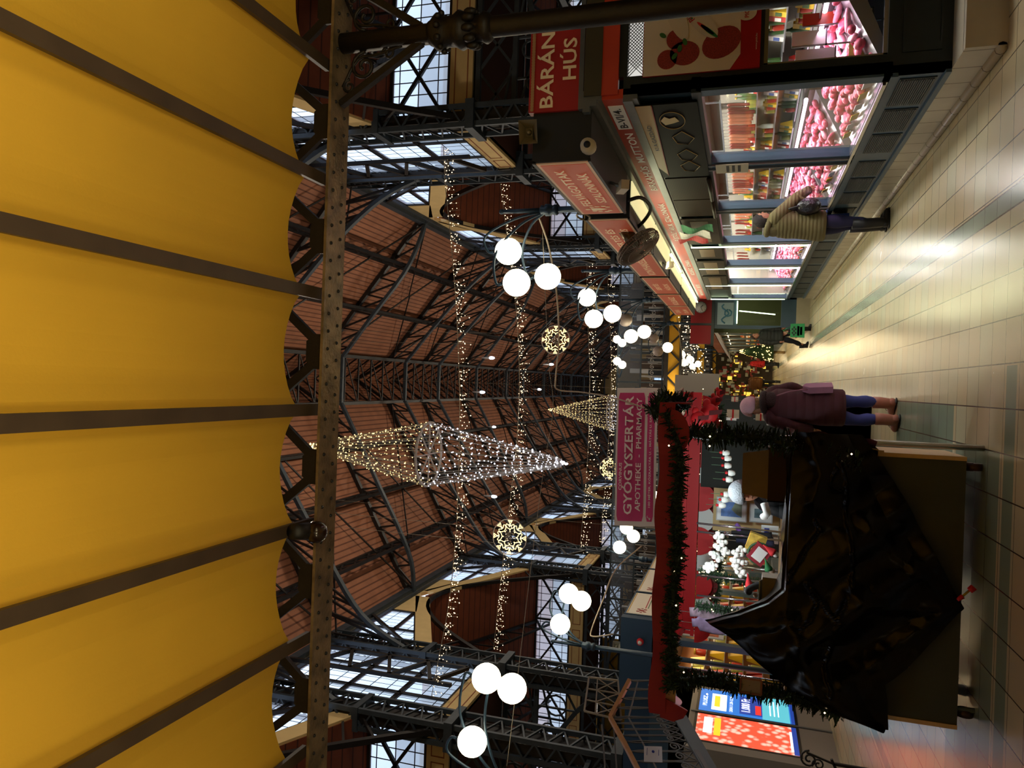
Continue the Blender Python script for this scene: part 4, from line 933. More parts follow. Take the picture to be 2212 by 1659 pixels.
lamp_post(-5.2, 9.2, 0, 1, 'Nearest three globe lamp post at the far left edge of the picture', 'left row globe lamps', (), [(1.35, 0, .42), (1.23, .1, .10), (.55, -.1, .55)])
lamp_post(-4.95, 14.0, 0, 1, 'Second three globe lamp post on the left, above the blue sign box end', 'left row globe lamps', (), [(.92, .1, .45), (.78, .2, .22), (.38, -.1, .55)])
for i, yy in enumerate((22., 29., 36., 43.)):
    lamp_post(-5.03, yy, 3.9 if yy < 24 else 3.3, 1, '%s three globe lamp post on the left row' % nm[i+2].capitalize(), 'left row globe lamps', (), [(.85, .1, .55), (.6, .2, .35), (.3, -.1, .7)])
# light strings across the nave
wire_m = mat('pale_wire', 0x8a8070, .6); bulb_m = mat('warm_bulb', 0xffd9a0, .4, em=5, emc=(1., .74, .42), sample=False)
bulb_c = mat('cold_bulb', 0xe8ecff, .4, em=5, emc=(.80, .84, 1.), sample=False); bulb_y = mat('yellow_bulb', 0xffe070, .4, em=3.2, emc=(1., .72, .28), sample=False)
def octa(mb, c, r):
    x, y, z = c; mb.add([(x+r, y, z), (x-r, y, z), (x, y+r, z), (x, y-r, z), (x, y, z+r), (x, y, z-r)], [(0, 2, 4), (2, 1, 4), (1, 3, 4), (3, 0, 4), (2, 0, 5), (1, 2, 5), (3, 1, 5), (0, 3, 5)])
def light_string(P, lab, drop=.42, dens=34, rb=.016):
    o = thing('light_string', lab, 'string lights', P[0], 'light strings over the nave'); S = spline(P, 10)
    mb = MB(); mb.loft(S, .012, 5); obj('wire', mb, wire_m, o)
    mw = MB(); mbu = MB(); r_ = random.Random(int(P[0][1]*10))
    for i in range(len(S)-1):
        L = (S[i+1]-S[i]).length
        for k in range(max(1, int(L*dens/3))):
            p = S[i].lerp(S[i+1], r_.random()); d = drop*r_.uniform(.2, 1.)**.8; q = p+V((r_.uniform(-.05, .05), r_.uniform(-.1, .1), -d)); mw.bar(p, q, .007)
            for j in range(3): octa(mbu, p.lerp(q, (j+r_.random())/3)+V((r_.uniform(-.06, .06), r_.uniform(-.06, .06), 0)), rb*r_.uniform(.7, 1.3))
    obj('strand', mw, wire_m, o)['kind'] = 'stuff'; obj('bulb', mbu, bulb_m, o)['kind'] = 'stuff'; return o
def px(x, y, Y):
    d = RM @ V(((829.5-y)/FPX, (1106-x)/FPX, 1)); t = Y/d.y; return V((d.x*t, Y, EYE+d.z*t))
light_string([px(x, y, 22+.0*k) for k, (x, y) in enumerate(((958, 318), (962, 400), (972, 500), (984, 640), (990, 760), (993, 860), (992, 960), (989, 1060), (985, 1150), (970, 1300), (948, 1420), (930, 1515)))], 'nearest warm icicle light string hung right across the nave')
light_string([px(x, y, 27) for x, y in ((1080, 392), (1090, 470), (1104, 580), (1116, 680), (1122, 800), (1121, 870), (1116, 960), (1102, 1080), (1090, 1180), (1078, 1290), (1066, 1402))], 'second warm icicle light string across the nave, behind the nearest', .45)
light_string([px(x, y, 43) for x, y in ((1268, 562), (1268, 620), (1270, 700), (1274, 800), (1273, 880), (1270, 980), (1262, 1080), (1252, 1195))], 'third warm icicle light string across the nave', .7, 22, .022)
light_string([px(x, y, 48) for x, y in ((1312, 592), (1316, 680), (1320, 760), (1320, 860), (1314, 960), (1304, 1080), (1294, 1172))], 'fourth and farthest high icicle light string', .7, 22, .022)
for k, (pts, Y_) in enumerate(((((1462, 684), (1470, 740), (1476, 800), (1474, 850)), 28.), (((1482, 700), (1492, 760), (1496, 830)), 33.))):
    light_string([px(x, y, Y_) for x, y in pts], '%s low dense light curtain below the glazed bridge' % ('nearer', 'farther')[k], 1.0, 22, .022)
# spindle shaped light chandeliers
def spindle(x, y, zt, zm, zb, R_, lab):
    o = thing('light_chandelier', lab, 'chandelier', (x, y, zm), 'spindle chandeliers')
    mb = MB(); mb.loft([(x+R_*math.cos(2*PI*k/32), y+R_*math.sin(2*PI*k/32), zm) for k in range(33)], .018, 6, caps=False)
    for k in range(4): a = PI*k/4; mb.bar((x+R_*math.cos(a), y+R_*math.sin(a), zm), (x-R_*math.cos(a), y-R_*math.sin(a), zm), .016)
    obj('hoop', mb, mat('white_hoop', 0xcfc8c8, .5), o)
    n = 24; w1 = MB(); bu = MB(); bl = MB(); r_ = random.Random(5)
    for k in range(n):
        a = 2*PI*k/n; p = V((x+R_*math.cos(a), y+R_*math.sin(a), zm))
        for (e_, m_, zz) in (((x, y), bu, zt), ((x, y), bl, zb)):
            e_ = V((x, y, zz)); top = V((x+.06*math.cos(a), y+.06*math.sin(a), zz+(.0)))
            w1.bar(p, top, .009); nb = 17
            for j in range(nb): octa(m_, p.lerp(top, (j+.5)/nb)+V((r_.uniform(-.02, .02), r_.uniform(-.02, .02), r_.uniform(-.02, .02))), .0095*r_.uniform(.7, 1.4))
    for j in range(8): octa(bu, (x+r_.uniform(-.04, .04), y+r_.uniform(-.04, .04), zt+.02+.02*j), .022); octa(bl, (x+r_.uniform(-.02, .02), y, zb-.012*j), .018)
    obj('wire', w1, mat('bright_wire', 0xb8b0a8, .4, .3), o)['kind'] = 'stuff'; obj('warm_bulbs', bu, bulb_y, o)['kind'] = 'stuff'; obj('cold_bulbs', bl, bulb_c, o)['kind'] = 'stuff'
    mb = MB(); mb.bar((x, y, zt), (x, y, 21.42), .008); obj('suspension_cable', mb, wire_m, o); return o
spindle(-1.09, 10., 7.85, 5.98, 4.02, .46, 'near spindle chandelier of bulbs, yellow above and white below its hoop')
spindle(-.94, 25.5, 8.05, 6.05, 4.05, .60, 'far spindle chandelier of bulbs partly hidden behind the pharmacy banner')
# snowflake lights
def snowflake(x, y, Y_, r, lab):
    c = px(x, y, Y_); o = thing('snowflake_light', lab, 'decoration', c, 'snowflake lights'); X, Z = V((1, 0, 0)), V((0, 0, 1))
    P = [c+X*r*math.cos(a)+Z*r*math.sin(a) for a in [2*PI*(k+.5)/8 for k in range(9)]]; mb = MB()
    P2 = []
    for i in range(8): P2 += [P[i].lerp(P[i+1], j/3)*1.0 for j in range(3)]
    P2 = [c+(q-c)*(r*.98/(q-c).length if abs(k % 3) else 1) for k, q in enumerate(P2)]; mb.loft(P2+[P2[0]], .016, 6, caps=False); obj('frame', mb, mat('white_hoop'), o)
    mb = MB()
    for k in range(8):
        a = 2*PI*k/8; u = X*math.cos(a)+Z*math.sin(a); v = -X*math.sin(a)+Z*math.cos(a)
        for s_ in (1, -1):
            Q = [c+u*r*p_+v*r*q_*s_ for p_, q_ in ((.36, .0), (.46, .04), (.5, .15), (.62, .24), (.72, .2), (.66, .1), (.62, .02), (.78, .03), (.92, .12), (.95, .06), (.86, 0))]
            mb.loft(spline(Q, 3), .010, 6, caps=False)
    obj('tube', mb, bulb_y, o)
    mb = MB(); 
    for k in range(40):
        a, q_ = random.uniform(0, 6.28), r*.28*math.sqrt(random.random()); octa(mb, c+X*q_*math.cos(a)+Z*q_*math.sin(a), .02)
    obj('centre_bulbs', mb, mat('dull_bulbs', 0xa09890, .3), o)
    mb = MB()
    for s_ in (1, -1): mb.bar(c+X*r*.4*s_+Z*r*.9, c+X*r*.4*s_+Z*((21.5 if abs(c.x) < 1 else 21.5-.77*(c.x-1) if c.x > 1 else 21.5+.57*(c.x+1.4))-c.z), .01)
    obj('cable', mb, wire_m, o)
snowflake(1200, 734, 26., .52, 'round yellow snowflake light in the middle right of the nave'); snowflake(1101, 1160, 22., .55, 'round yellow snowflake light on the left side of the nave'); snowflake(1318, 1012, 36., .52, 'small yellow snowflake light peeping above the pharmacy banner')
# small bright pendant lamps in the roof
for k, (x, y, Y_) in enumerate(((1055, 773, 34), (1035, 847, 36), (1060, 1072, 34), (1185, 787, 44), (1160, 841, 50), (1062, 922, 48))):
    c = px(x, y, Y_); o = thing('pendant_lamp', 'thin bright pendant lamp hanging from the nave roof, %s' % (('nearest right of the middle', 'brightest in the middle', 'left of the near chandelier', 'lower right above the second string', 'lowest near the middle', 'faint one near the second string')[k]), 'lamp', c, 'roof pendant lamps')
    mb = MB(); mb.cyl(c+V((0, 0, .35)), c-V((0, 0, .1)), .03, .06); obj('shade', mb, mat('lamp_grey', 0x9a9aa0, .4), o); mb = MB(); mb.sph(c-V((0, 0, .16)), .075, 10, 8, (1, 1, 2.2)); obj('bulb', mb, bulb_c, o); mb = MB(); mb.bar(c+V((0, 0, .35)), (c.x, c.y, 19.5 if abs(c.x) < 3 else 17.), .012); obj('cable', mb, iron_d, o)
# pharmacy banner
BY = 13.0
p1, p2, p3, p4 = px(1333, 838, BY), px(1421, 838, BY), px(1415, 1138, BY), px(1327, 1135, BY)
ba = thing('banner', 'pink and white banner pointing to the pharmacy, hung over the aisle', 'banner', ((p3+p4)/2))
def bq(u, v, d=0.): # u from left 0..1, v from bottom 0..1
    a = p3.lerp(p2, u); b_ = p4.lerp(p1, u); q = a.lerp(b_, v); return q+V((0, -d+.02*math.sin(u*9), 0))
def patch(mb, u0, u1, v0, v1, d, n=16, rc=0.):
    for i in range(n):
        a, c_ = u0+(u1-u0)*i/n, u0+(u1-u0)*(i+1)/n
        va = rc if i == 0 else 0; vb = rc if i == n-1 else 0
        mb.quad(bq(a, v0+va, d), bq(c_, v0+vb, d), bq(c_, v1-vb, d), bq(a, v1-va, d))
bw = mat('banner_white', 0xe6dedc, .5); bp = mat('banner_pink', 0xcc3c7e, .5, noise_=.12, nscale=1.5)
mb = MB(); patch(mb, 0, 1, 0, 1, 0); patch(mb, 0, 1, 0, 1, -.004); obj('cloth', mb, bw, ba)
mb = MB(); mb.smooth = False; patch(mb, .035, .965, .30, .955, .004, 24, .03); obj('pink_field', mb, bp, ba)
mb = MB(); patch(mb, .035, .965, .06, .235, .004, 24, .03); obj('pink_strip', mb, bp, ba)
ux = (p2-p3).normalized(); uz = (p1-p2).normalized(); uz = (uz-ux*uz.dot(ux)).normalized(); W0 = (p2-p3).length; H0 = (p1-p2).length
wl = mat('banner_letters', 0xf2e8e6, .5)
def bt(s_, u, v, wd, hh): text('lettering', s_, wd*W0, hh*H0, bq(u, v, .035), ux, uz, wl, ba, depth=.0)
bt('CORVINUS', .36, .87, .20, .075); bt('GYÓGYSZERTÁR', .515, .70, .86, .26); bt('APOTHEKE  -  PHARMACY', .52, .43, .82, .13)
bt('100 MÉTER, KÖZRAKTÁR U. - MÁTYÁS U. SAROK', .50, .15, .72, .07)
for u in (.07, .90):
    mb = MB(); q = bq(u, .15, .03); mb.loft([q+uz*.03+ux*.02, q+uz*.03-ux*.01, q-uz*.01-ux*.02, q-uz*.02-ux*.04], .006, 5); mb.prism([q-ux*.06-uz*.01, q-ux*.02-uz*.03, q-ux*.03+uz*.01], V((0, .002, 0))); obj('arrow', mb, wl, ba)
mb = MB()
for u in (0., 1.): mb.bar(bq(u, 1), bq(u, 1)+V((0, 0, 6.5)), .006)
obj('suspension_cord', mb, wire_m, ba)
# pale cable from the lamp over the snowflake to the banner, and a thin wire across
mb = MB(); mb.loft(spline([px(1158, 456, 10), px(1170, 485, 10.2), px(1188, 545, 11), px(1203, 640, 12), px(1207, 740, 12.5), px(1200, 820, 12.8), px(1206, 842, 12.9), px(1262, 848, 13.), px(1335, 862, 12.95), px(1420, 892, 12.9)], 5), .014, 6); o = obj('cable', mb, mat('cream_cable', 0xb9aa98, .5)); tag(o, 'thick pale cable from the nearest right lamp post to the pharmacy banner', 'cable')
mb = MB(); mb.loft(spline([px(1172, 500, 10.), px(1185, 780, 14), px(1195, 880, 15), px(1175, 1010, 14), px(1150, 1200, 12.5), px(1095, 1655, 9.)], 6), .005, 5); o = obj('thin_wire', mb, wire_m); tag(o, 'thin sagging wire from the right lamp post to the left side', 'wire')
mb = MB(); mb.loft(spline([px(1385, 1180, 16), px(1330, 1230, 15), px(1305, 1290, 14.5), px(1278, 1360, 14.2), px(1282, 1375, 14.1), px(1325, 1370, 14.)], 5), .014, 6); o = obj('cable', mb, mat('cream_cable')); tag(o, 'pale looped cable beside the second left lamp post', 'cable')
# ================================================================ GLAZED BRIDGES ACROSS THE NAVE
clut = mat('bridge_grey', 0x3a3634, .5, noise_=.3, nscale=3)
def bridge(y, lab, first_=[None]):
    if first_[0]: return dup(first_[0], (0, y, 0), lab, 'glazed bridges')
    r = thing('footbridge', lab, 'bridge'); first_[0] = r
    mb = MB(); mb.box(-10, 7.4, 0, 4, 4.6, 4.76); obj('deck', mb, clut, r)
    mb = MB(); mb.box(-10, 7.4, -.02, .0, 4.12, 4.62); obj('ochre_panel', mb, mat('bridge_ochre', 0xf0b430, .7), r)
    mb = MB(); mb.bar((-10, -.1, 4.1), (7.4, -.1, 4.1), .1); mb.bar((-10, -.1, 4.66), (7.4, -.1, 4.66), .16)
    x = -10.
    while x < 7.3: mb.bar((x, -.1, 4.1), (x+.55, -.1, 4.64), .07); mb.bar((x+1.1, -.1, 4.1), (x+.55, -.1, 4.64), .07); x += 1.1
    x = -10.
    while x < 7.3:
        mb.bar((x, .1, 4.25), (x, 1.0, 3.6), .07); x += 2.1
    obj('lattice_girder', mb, iron_d, r)
    mb = MB(); x = -10.; 
    while x <= 7.4: mb.bar((x, 0, 4.7), (x, 0, 6.6), .06); x += 1.45
    for z in (4.8, 5.65, 6.58): mb.bar((-10, 0, z), (7.4, 0, z), .06)
    obj('screen_frame', mb, iron, r)
    mb = MB(); x = -9.9
    while x < 7.3:
        mb.bar((x, 0, 4.75), (x, 0, 5.65), .022); spiral(mb, (x+.12, 0, 5.2), .09, 1.3, 0, 1, .011); x += .24
    obj('balustrade', mb, mat('baluster_grey', 0xa09a98, .35, .5), r)
    mb = MB(); mb.quad((-10, .03, 5.68), (7.4, .03, 5.68), (7.4, .03, 6.56), (-10, .03, 6.56)); obj('screen_panes', mb, glass('bridge_glass', (.5, .52, .54), .2, .12, .15), r)
    mb = MB(); rr_ = random.Random(4)
    for k in range(260):
        x = rr_.uniform(-9.5, 7); w_ = rr_.uniform(.04, .3); h = rr_.uniform(.2, 1.8); y_ = rr_.uniform(.8, 3.); mb.m = rr_.randrange(3); mb.box(x, x+w_, y_, y_+.2, 4.72, 4.72+h)
    o = obj('goods_behind_glass', mb, [mat('clutter_a', 0x4a3a30, .6), mat('clutter_b', 0xb8b4b0, .4), mat('clutter_c', 0x2a3038, .5)], r); o['kind'] = 'stuff'; return r
bs = bridge(0, 'nearest glazed footbridge across the nave, with ochre panels and lattice'); bs.location = (0, 30, 0); bs['group'] = 'glazed bridges'
bridge(48, 'second glazed footbridge farther down the nave'); bridge(70, 'farthest footbridge across the nave')

for x0 in (-6., -2., 2., 5.5): lamp('added_bridge_fill', 'POINT', (x0, 31.2, 6.9), 22, (.95, .97, 1.), .2)  # unseen fill lights added to brighten the bridge screen and goods
for x0 in (-5., 0., 4.): lamp('added_bridge_uplight', 'AREA', (x0, 29.2, 3.9), 16, (1., .86, .55), .6, (PI*.80, 0, 0), 1.)  # added fill aimed up at the ochre panels
for k, (y, lb) in enumerate(((735, 'right'), (782, 'middle'))):
    c1, c2 = px(1333, y-2, 29.9), px(1344, y+6, 29.9); o = thing('globe_lamp', 'pair of small lit globes standing on the nearest glazed bridge, %s pair' % lb, 'lamp', (c2.x-.3, 29.95, 6.6), 'bridge globe lamps')
    mb = MB(); mb.loft(spline([V((c2.x-.35, 29.95, 6.55)), V((c2.x-.5, 29.95, c1.z-.1)), c1.lerp(c2, .5)+V((-.3, 0, -.1)), c2], 4), .03, 6); mb.bar(c1, c2, .03); obj('arm', mb, postm, o)
    for c in (c1, c2): mb = MB(); mb.sph(c, .16, 14, 8); obj('globe', mb, globe_m, o)
# ================================================================ CHRISTMAS BOOTH
tarp_m = mat('black_tarpaulin', 0x0a0807, .24, spec=.2)
red_f = mat('red_fabric', 0x5c0a10, .7, noise_=.08); red_b = mat('bright_red', 0xc4161e, .6); wood_l = mat('pale_wood', 0xc8a878, .45, noise_=.1, nscale=12)
grey_p = mat('grey_green_board', 0x3c4038, .6, noise_=.05); fir = mat('fir_needles', 0x16281a, .7); fir2 = mat('fir_needles_light', 0x2c4a2e, .7); whitef = mat('white_fabric', 0xd8dcdc, .6)
ct = thing('counter_cabinet', 'grey market counter on wheels half covered by the black tarpaulin', 'counter', (-1.4, 6.1, 0))
mb = MB(); mb.box(-2.36, -.43, 6.10, 6.13, .12, 1.26); obj('front_panel', mb, grey_p, ct)
for x in (-.455, -2.38): mb = MB(); mb.box(x, x+.03, 6.09, 6.72, .12, 1.26); obj('side_panel', mb, wood_l, ct)
mb = MB(); mb.box(-2.38, -.42, 6.10, 6.74, 1.26, 1.285); obj('top', mb, wood_l, ct)
mb = MB(); mb.box(-2.35, -.45, 6.7, 6.72, .12, 1.26); obj('back_panel', mb, grey_p, ct)
mb = MB(); mb.box(-.66, -.40, 6.085, 6.10, .70, .76); mb.box(-.45, -.41, 6.085, 6.115, .66, .80); obj('cardboard_strip', mb, wood_l, ct)
wheel_m = mat('wheel_brown', 0x3a2014, .5)
for x, y in ((-.50, 6.18), (-2.28, 6.18), (-.50, 6.64), (-2.28, 6.64)):
    mb = MB(); mb.cyl((x-.025, y, .055), (x+.025, y, .055), .055, seg=16); mb.box(x-.03, x+.03, y-.02, y+.02, .06, .12); obj('wheel', mb, wheel_m, ct)
mb = MB(); mb.box(-1.98, -1.72, 6.092, 6.1, .44, .66); mb.m = 1; mb.box(-1.98, -1.72, 6.09, 6.094, .46, .475); obj('sticker', mb, [mat('sticker_paper', 0x8a5a3c, .6), red_b], ct)
# tarpaulin
tp = thing('tarpaulin', 'glossy black tarpaulin draped over the market counter and a tall heap', 'tarpaulin', (-1.4, 6.05, .2))
def itp(T, x):
    for (a, b_), (c, d) in zip(T, T[1:]):
        if a >= x >= c: return b_+(d-b_)*(a-x)/(a-c)
    return T[-1][1] if x < T[-1][0] else T[0][1]
TOP = [(-.30, 1.27), (-.5, 1.31), (-1.2, 1.33), (-1.5, 1.34), (-1.62, 1.45), (-1.75, 1.66), (-1.86, 1.90), (-1.95, 1.72), (-2.1, 1.48), (-2.25, 1.25), (-2.36, .95), (-2.42, .66)]
BOT = [(-.30, .82), (-.45, .72), (-.62, .60), (-.85, .47), (-1.15, .31), (-1.35, .20), (-1.49, .12), (-1.6, .20), (-1.8, .36), (-1.95, .48), (-2.08, .62), (-2.2, .60), (-2.42, .58)]
mb = MB(); mb.smooth = True; NU, NV = 216, 130
RIDGES = [[(-.5, .98), (-.62, .93), (-.85, .92), (-1.0, .885), (-1.15, .87), (-1.35, .86), (-1.45, .885), (-1.62, .95), (-1.8, .97), (-2.0, 1.02), (-2.2, .98)], [(-1.0, 1.08), (-1.15, 1.17), (-1.3, 1.24), (-1.42, 1.31)], [(-1.42, 1.16), (-1.56, 1.10), (-1.66, 1.13), (-1.78, 1.22)], [(-1.45, 1.13), (-1.6, 1.02), (-1.66, .93)],
          [(-.55, 1.0), (-.66, 1.05), (-.72, .96)], [(-.95, 1.12), (-1.02, 1.08)], [(-1.49, .14), (-1.2, .5), (-.9, .8)], [(-1.49, .14), (-1.55, .6), (-1.45, .86)], [(-1.5, .2), (-1.9, .65), (-2.1, .9)], [(-1.7, 1.3), (-1.9, 1.2), (-2.2, 1.1)], [(-1.86, 1.85), (-1.8, 1.5), (-1.7, 1.25)], [(-.34, 1.2), (-.6, 1.1), (-.8, 1.15)]]
def ridge(x, z):
    r = 0
    x += .012*noise.noise(V((x*14, z*14, 5.))); z += .014*noise.noise(V((x*16, z*16, 9.)))
    for n_, L_ in enumerate(RIDGES):
        for (ax_, az), (bx, bz) in zip(L_, L_[1:]):
            dx, dz = bx-ax_, bz-az; t2 = max(0, min(1, ((x-ax_)*dx+(z-az)*dz)/(dx*dx+dz*dz))); d = math.hypot(x-ax_-dx*t2, z-az-dz*t2); w_ = .014 if n_ < 6 else .05
            if d < w_*3: r = max(r, (.020 if n_ < 6 else .03)*math.exp(-(d/w_)**2))
    return r
def tpt(i, j):
    x = -.30-2.12*i/NU; zt, zb = itp(TOP, x), itp(BOT, x); v = j/NV; z = zt+(zb-zt)*v
    fold = .045*math.sin(x*9+z*5+2*math.sin(z*3+x*2))+.035*noise.noise(V((x*2.2+z*1.6, z*2.4-x, .3)))+.035*abs(noise.noise(V((x*5, z*4, 2.))))
    bulge = .10*math.sin(min(1, v*1.3)*PI)+.05; y = 6.04-ridge(x, z)-.0015*noise.noise(V((x*18, z*18, 1.)))-bulge*.7-fold*(.25+.75*min(1, v*2)) - (.0 if v > .02 else -.05)
    if z > 1.3: y += (z-1.3)*.35
    return (x, y, z)
G = [[tpt(i, j) for j in range(NV+1)] for i in range(NU+1)]
for i in range(NU):
    for j in range(NV): mb.quad(G[i][j], G[i+1][j], G[i+1][j+1], G[i][j+1])
# top going back over the counter
for i in range(NU):
    for j in range(8):
        def bp_(i_, j_):
            x, y, z = G[i_][0]; u = j_/8; return (x, y+(6.78-y)*u, max(z-(z-1.30)*u*.8, 0)+.012*math.sin(x*14+u*6) if z > 1.2 else z)
        mb.quad(bp_(i, j), bp_(i, j+1), bp_(i+1, j+1), bp_(i+1, j))
obj('cover', mb, tarp_m, tp)
mb = MB(); # bright creased seam rolls catching the light
def edge_on(pts, w_=.0045): mb.loft(spline([V(p) for p in pts], 5), w_, 6)
def on(x, z, d=.03):
    i = int(round((-.30-x)/2.12*NU)); zt, zb = itp(TOP, x), itp(BOT, x); j = int(round((z-zt)/(zb-zt)*NV)); p = G[max(0, min(NU, i))][max(0, min(NV, j))]; return (p[0], p[1]-d, p[2])
0 and edge_on([on(-.5, .98), on(-.7, .93), on(-.95, .90), on(-1.15, .87), on(-1.3, .86)]); 0 and edge_on([on(-1.3, .86), on(-1.45, .90), on(-1.6, .95), on(-1.75, .98), on(-1.9, 1.02), on(-2.1, .99)])
0 and edge_on([on(-1.02, 1.12), on(-1.2, 1.2), on(-1.4, 1.27)]); 0 and edge_on([on(-1.45, 1.15), on(-1.6, 1.10), on(-1.75, 1.2)])
0 and obj('crease', mb, mat('tarp_crease', 0x9a9a9c, .2, .6), tp)
# canopy
ca = thing('market_booth', 'Christmas market booth with red canopy roof hung with fir garlands', 'booth', (-1.3, 6.1, 0))
mb = MB(); mb.prism([(-.12, 6.0, 2.20), (-2.56, 6.0, 2.20), (-2.95, 9.25, 2.36), (.0, 9.25, 2.36)], (0, 0, .03)); obj('roof_cloth', mb, red_f, ca)
mb = MB(); mb.smooth = True
n = 60
for i in range(n):
    def vp(i_, top): 
        u = i_/n; x = -.12-2.44*u; s_ = .025*math.sin(u*22); return (x, 5.97+.02*math.sin(u*31), (2.285 if top else 2.165)+s_*.5-(0 if top else .02*abs(math.sin(u*9))))
    mb.quad(vp(i, 1), vp(i+1, 1), vp(i+1, 0), vp(i, 0))
for k in range(14):
    a0, a1 = PI*k/14, PI*(k+1)/14; xc, r_ = -.16, .13
mb.smooth = False; mb.prism([(-.13, 5.99+.42*(k/12.), 2.20-.15*math.sin(PI*k/12)) for k in range(13)], (.012, 0, 0)); mb.prism([(-2.54, 5.99+.42*(k/12.), 2.20-.15*math.sin(PI*k/12)) for k in range(13)], (-.012, 0, 0))
mb.prism([(-2.42, 5.96, 2.2), (-2.58, 5.96, 2.2), (-2.60, 5.96, 2.10), (-2.56, 5.96, 2.02), (-2.50, 5.96, 1.99), (-2.47, 5.96, 2.06)], (0, .02, 0)); mb.prism([(-.36+.19*math.cos(PI*k/12), 5.95, 2.2-.15*math.sin(PI*k/12)) for k in range(13)], (0, .01, 0))
obj('front_valance', mb, mat('valance_red', 0x8c1c2a, .7), ca)
mb = MB()
for k in range(6): x = -.5-.36*k; mb.box(x-.30, x-.05, 6.02, 6.03, 2.09, 2.17)
obj('cream_boards', mb, mat('cream_board', 0xb89f6c, .6), ca)
mb = MB()
for x, y in ((-.36, 6.15), (-2.25, 6.15), (-.56, 9.1), (-2.85, 9.1)):
    mb = MB(); mb.cyl((x, y, 0), (x, y, 2.24), .022, seg=8); obj('pole', mb, chrome, ca)
mb = MB()
for (p, q) in (((-.36, 6.15, 2.18), (-2.25, 6.15, 2.18)), ((-.12, 9.1, 2.25), (-2.85, 9.1, 2.25)), ((-.36, 6.15, 2.2), (-.12, 9.1, 2.25)), ((-2.25, 6.15, 2.2), (-2.85, 9.1, 2.25))): mb.cyl(p, q, .02, seg=8)
obj('roof_frame', mb, chrome, ca)
mb = MB(); mb.box(-2.9, -.05, 9.08, 9.10, 2.14, 2.34); mb.box(-2.9, -.05, 9.02, 9.06, 2.13, 2.17); mb.box(-2.9, -.05, 8.98, 9.02, 2.26, 2.34); obj('back_valance', mb, red_b, ca)
for k in range(11):
    xc = -.25-.255*k; mb = MB(); r_ = .165
    mb.prism([(xc+r_*math.cos(PI*i/14), 9.0+(.015 if k % 2 else 0), 2.12-r_*1.1*math.sin(PI*i/14)) for i in range(15)], (0, .006, 0)); obj('scallop', mb, red_b if k % 2 == 0 else whitef, ca)
for k in range(9):
    xc = -.45-.27*k; mb = MB(); mb.prism([(xc+.14*math.cos(PI*i/14), 9.2, 2.06-.18*math.sin(PI*i/14)) for i in range(15)], (0, .006, 0)); obj('scallop', mb, mat('deep_red', 0x7c0c16, .6), ca)
# garlands
def garland(P, r, lab, n_per=260, lights=8, mat_=None, seed=1):
    o = thing('fir_garland', lab, 'garland', P[0], 'fir garlands'); S = spline(P, 6); mb = MB(); mb.loft(S, r*.35, 6); obj('core', mb, fir, o)
    nd = MB(); rr_ = random.Random(seed); L = sum((S[i+1]-S[i]).length for i in range(len(S)-1)); bl = MB()
    for i in range(len(S)-1):
        d = (S[i+1]-S[i]); l = d.length; d.normalize(); a = d.orthogonal().normalized(); b_ = d.cross(a)
        for k in range(int(l*n_per)+1):
            p = S[i].lerp(S[i+1], rr_.random()); t_ = rr_.uniform(0, 2*PI); u = (a*math.cos(t_)+b_*math.sin(t_)); q = p+u*r*rr_.uniform(.5, 1.25)+d*rr_.uniform(-.05, .05)
            # a twig with needles: crossed narrow blades
            s_ = (q-p); w_ = s_.cross(d); w_ = w_.normalized()*.012 if w_.length > 1e-5 else a*.012
            nd.m = 0 if rr_.random() < .7 else 1; nd.quad(p+w_, q+w_*.3, q-w_*.3, p-w_); w2 = d*.012; nd.quad(p+w2, q+w2*.3, q-w2*.3, p-w2)
            for j in (.5, .8):
                m_ = p.lerp(q, j)
                for sg in (1, -1): e_ = m_+w_*2.2*sg+s_*.15; nd.quad(m_, e_+d*.003, e_-d*.003)
    obj('needles', nd, [mat_ or fir, fir2], o)['kind'] = 'stuff'
    if lights:
        for k in range(int(L*lights)):
            i = rr_.randrange(len(S)-1); octa(bl, S[i]+V((rr_.uniform(-r, r), -r*rr_.random(), rr_.uniform(-r, r))), .008)
        obj('bulbs', bl, bulb_m, o)['kind'] = 'stuff'
    return o
garland([(-.34, 6.10, 2.16), (-.37, 6.06, 1.9), (-.36, 6.07, 1.6), (-.40, 6.05, 1.3), (-.45, 6.0, 1.05), (-.52, 5.97, .85)], .10, 'thick dark fir garland round the right front post of the booth', 420, 5)
garland([(-.2, 6.0, 2.24), (-.5, 5.95, 2.12), (-.9, 5.95, 2.13), (-1.3, 5.95, 2.11), (-1.8, 5.95, 2.14), (-2.2, 5.95, 2.12), (-2.35, 5.96, 2.13)], .075, 'long dark fir garland along the front edge of the booth roof', 420, 2, seed=2)
garland([(-2.3, 6.0, 2.1), (-2.26, 6.05, 1.8), (-2.3, 6.05, 1.5), (-2.30, 6.04, 1.2), (-2.36, 6.0, .9)], .085, 'dark fir garland round the left front post beside the tarpaulin', 420, 3, seed=3)
garland([(-.2, 6.0, 2.35), (-.15, 6.1, 2.3), (-.1, 6.3, 2.22), (-.16, 6.4, 2.1)], .10, 'fir bunch on the right front corner of the booth roof', 420, 0, seed=4)
garland([(-.2, 9.25, 1.93), (-.9, 9.25, 1.87), (-1.6, 9.25, 1.86), (-2.2, 9.25, 1.88), (-2.8, 9.25, 1.93)], .07, 'green fir garland under the red scallops at the back of the booth', 300, 22, fir2, seed=5)
garland([(-1.95, 8.2, 2.05), (-1.98, 8.2, 1.8), (-2.0, 8.2, 1.5), (-2.02, 8.2, 1.3)], .055, 'green garland hanging on the nearer inner pole of the booth', 300, 12, fir2, seed=6)
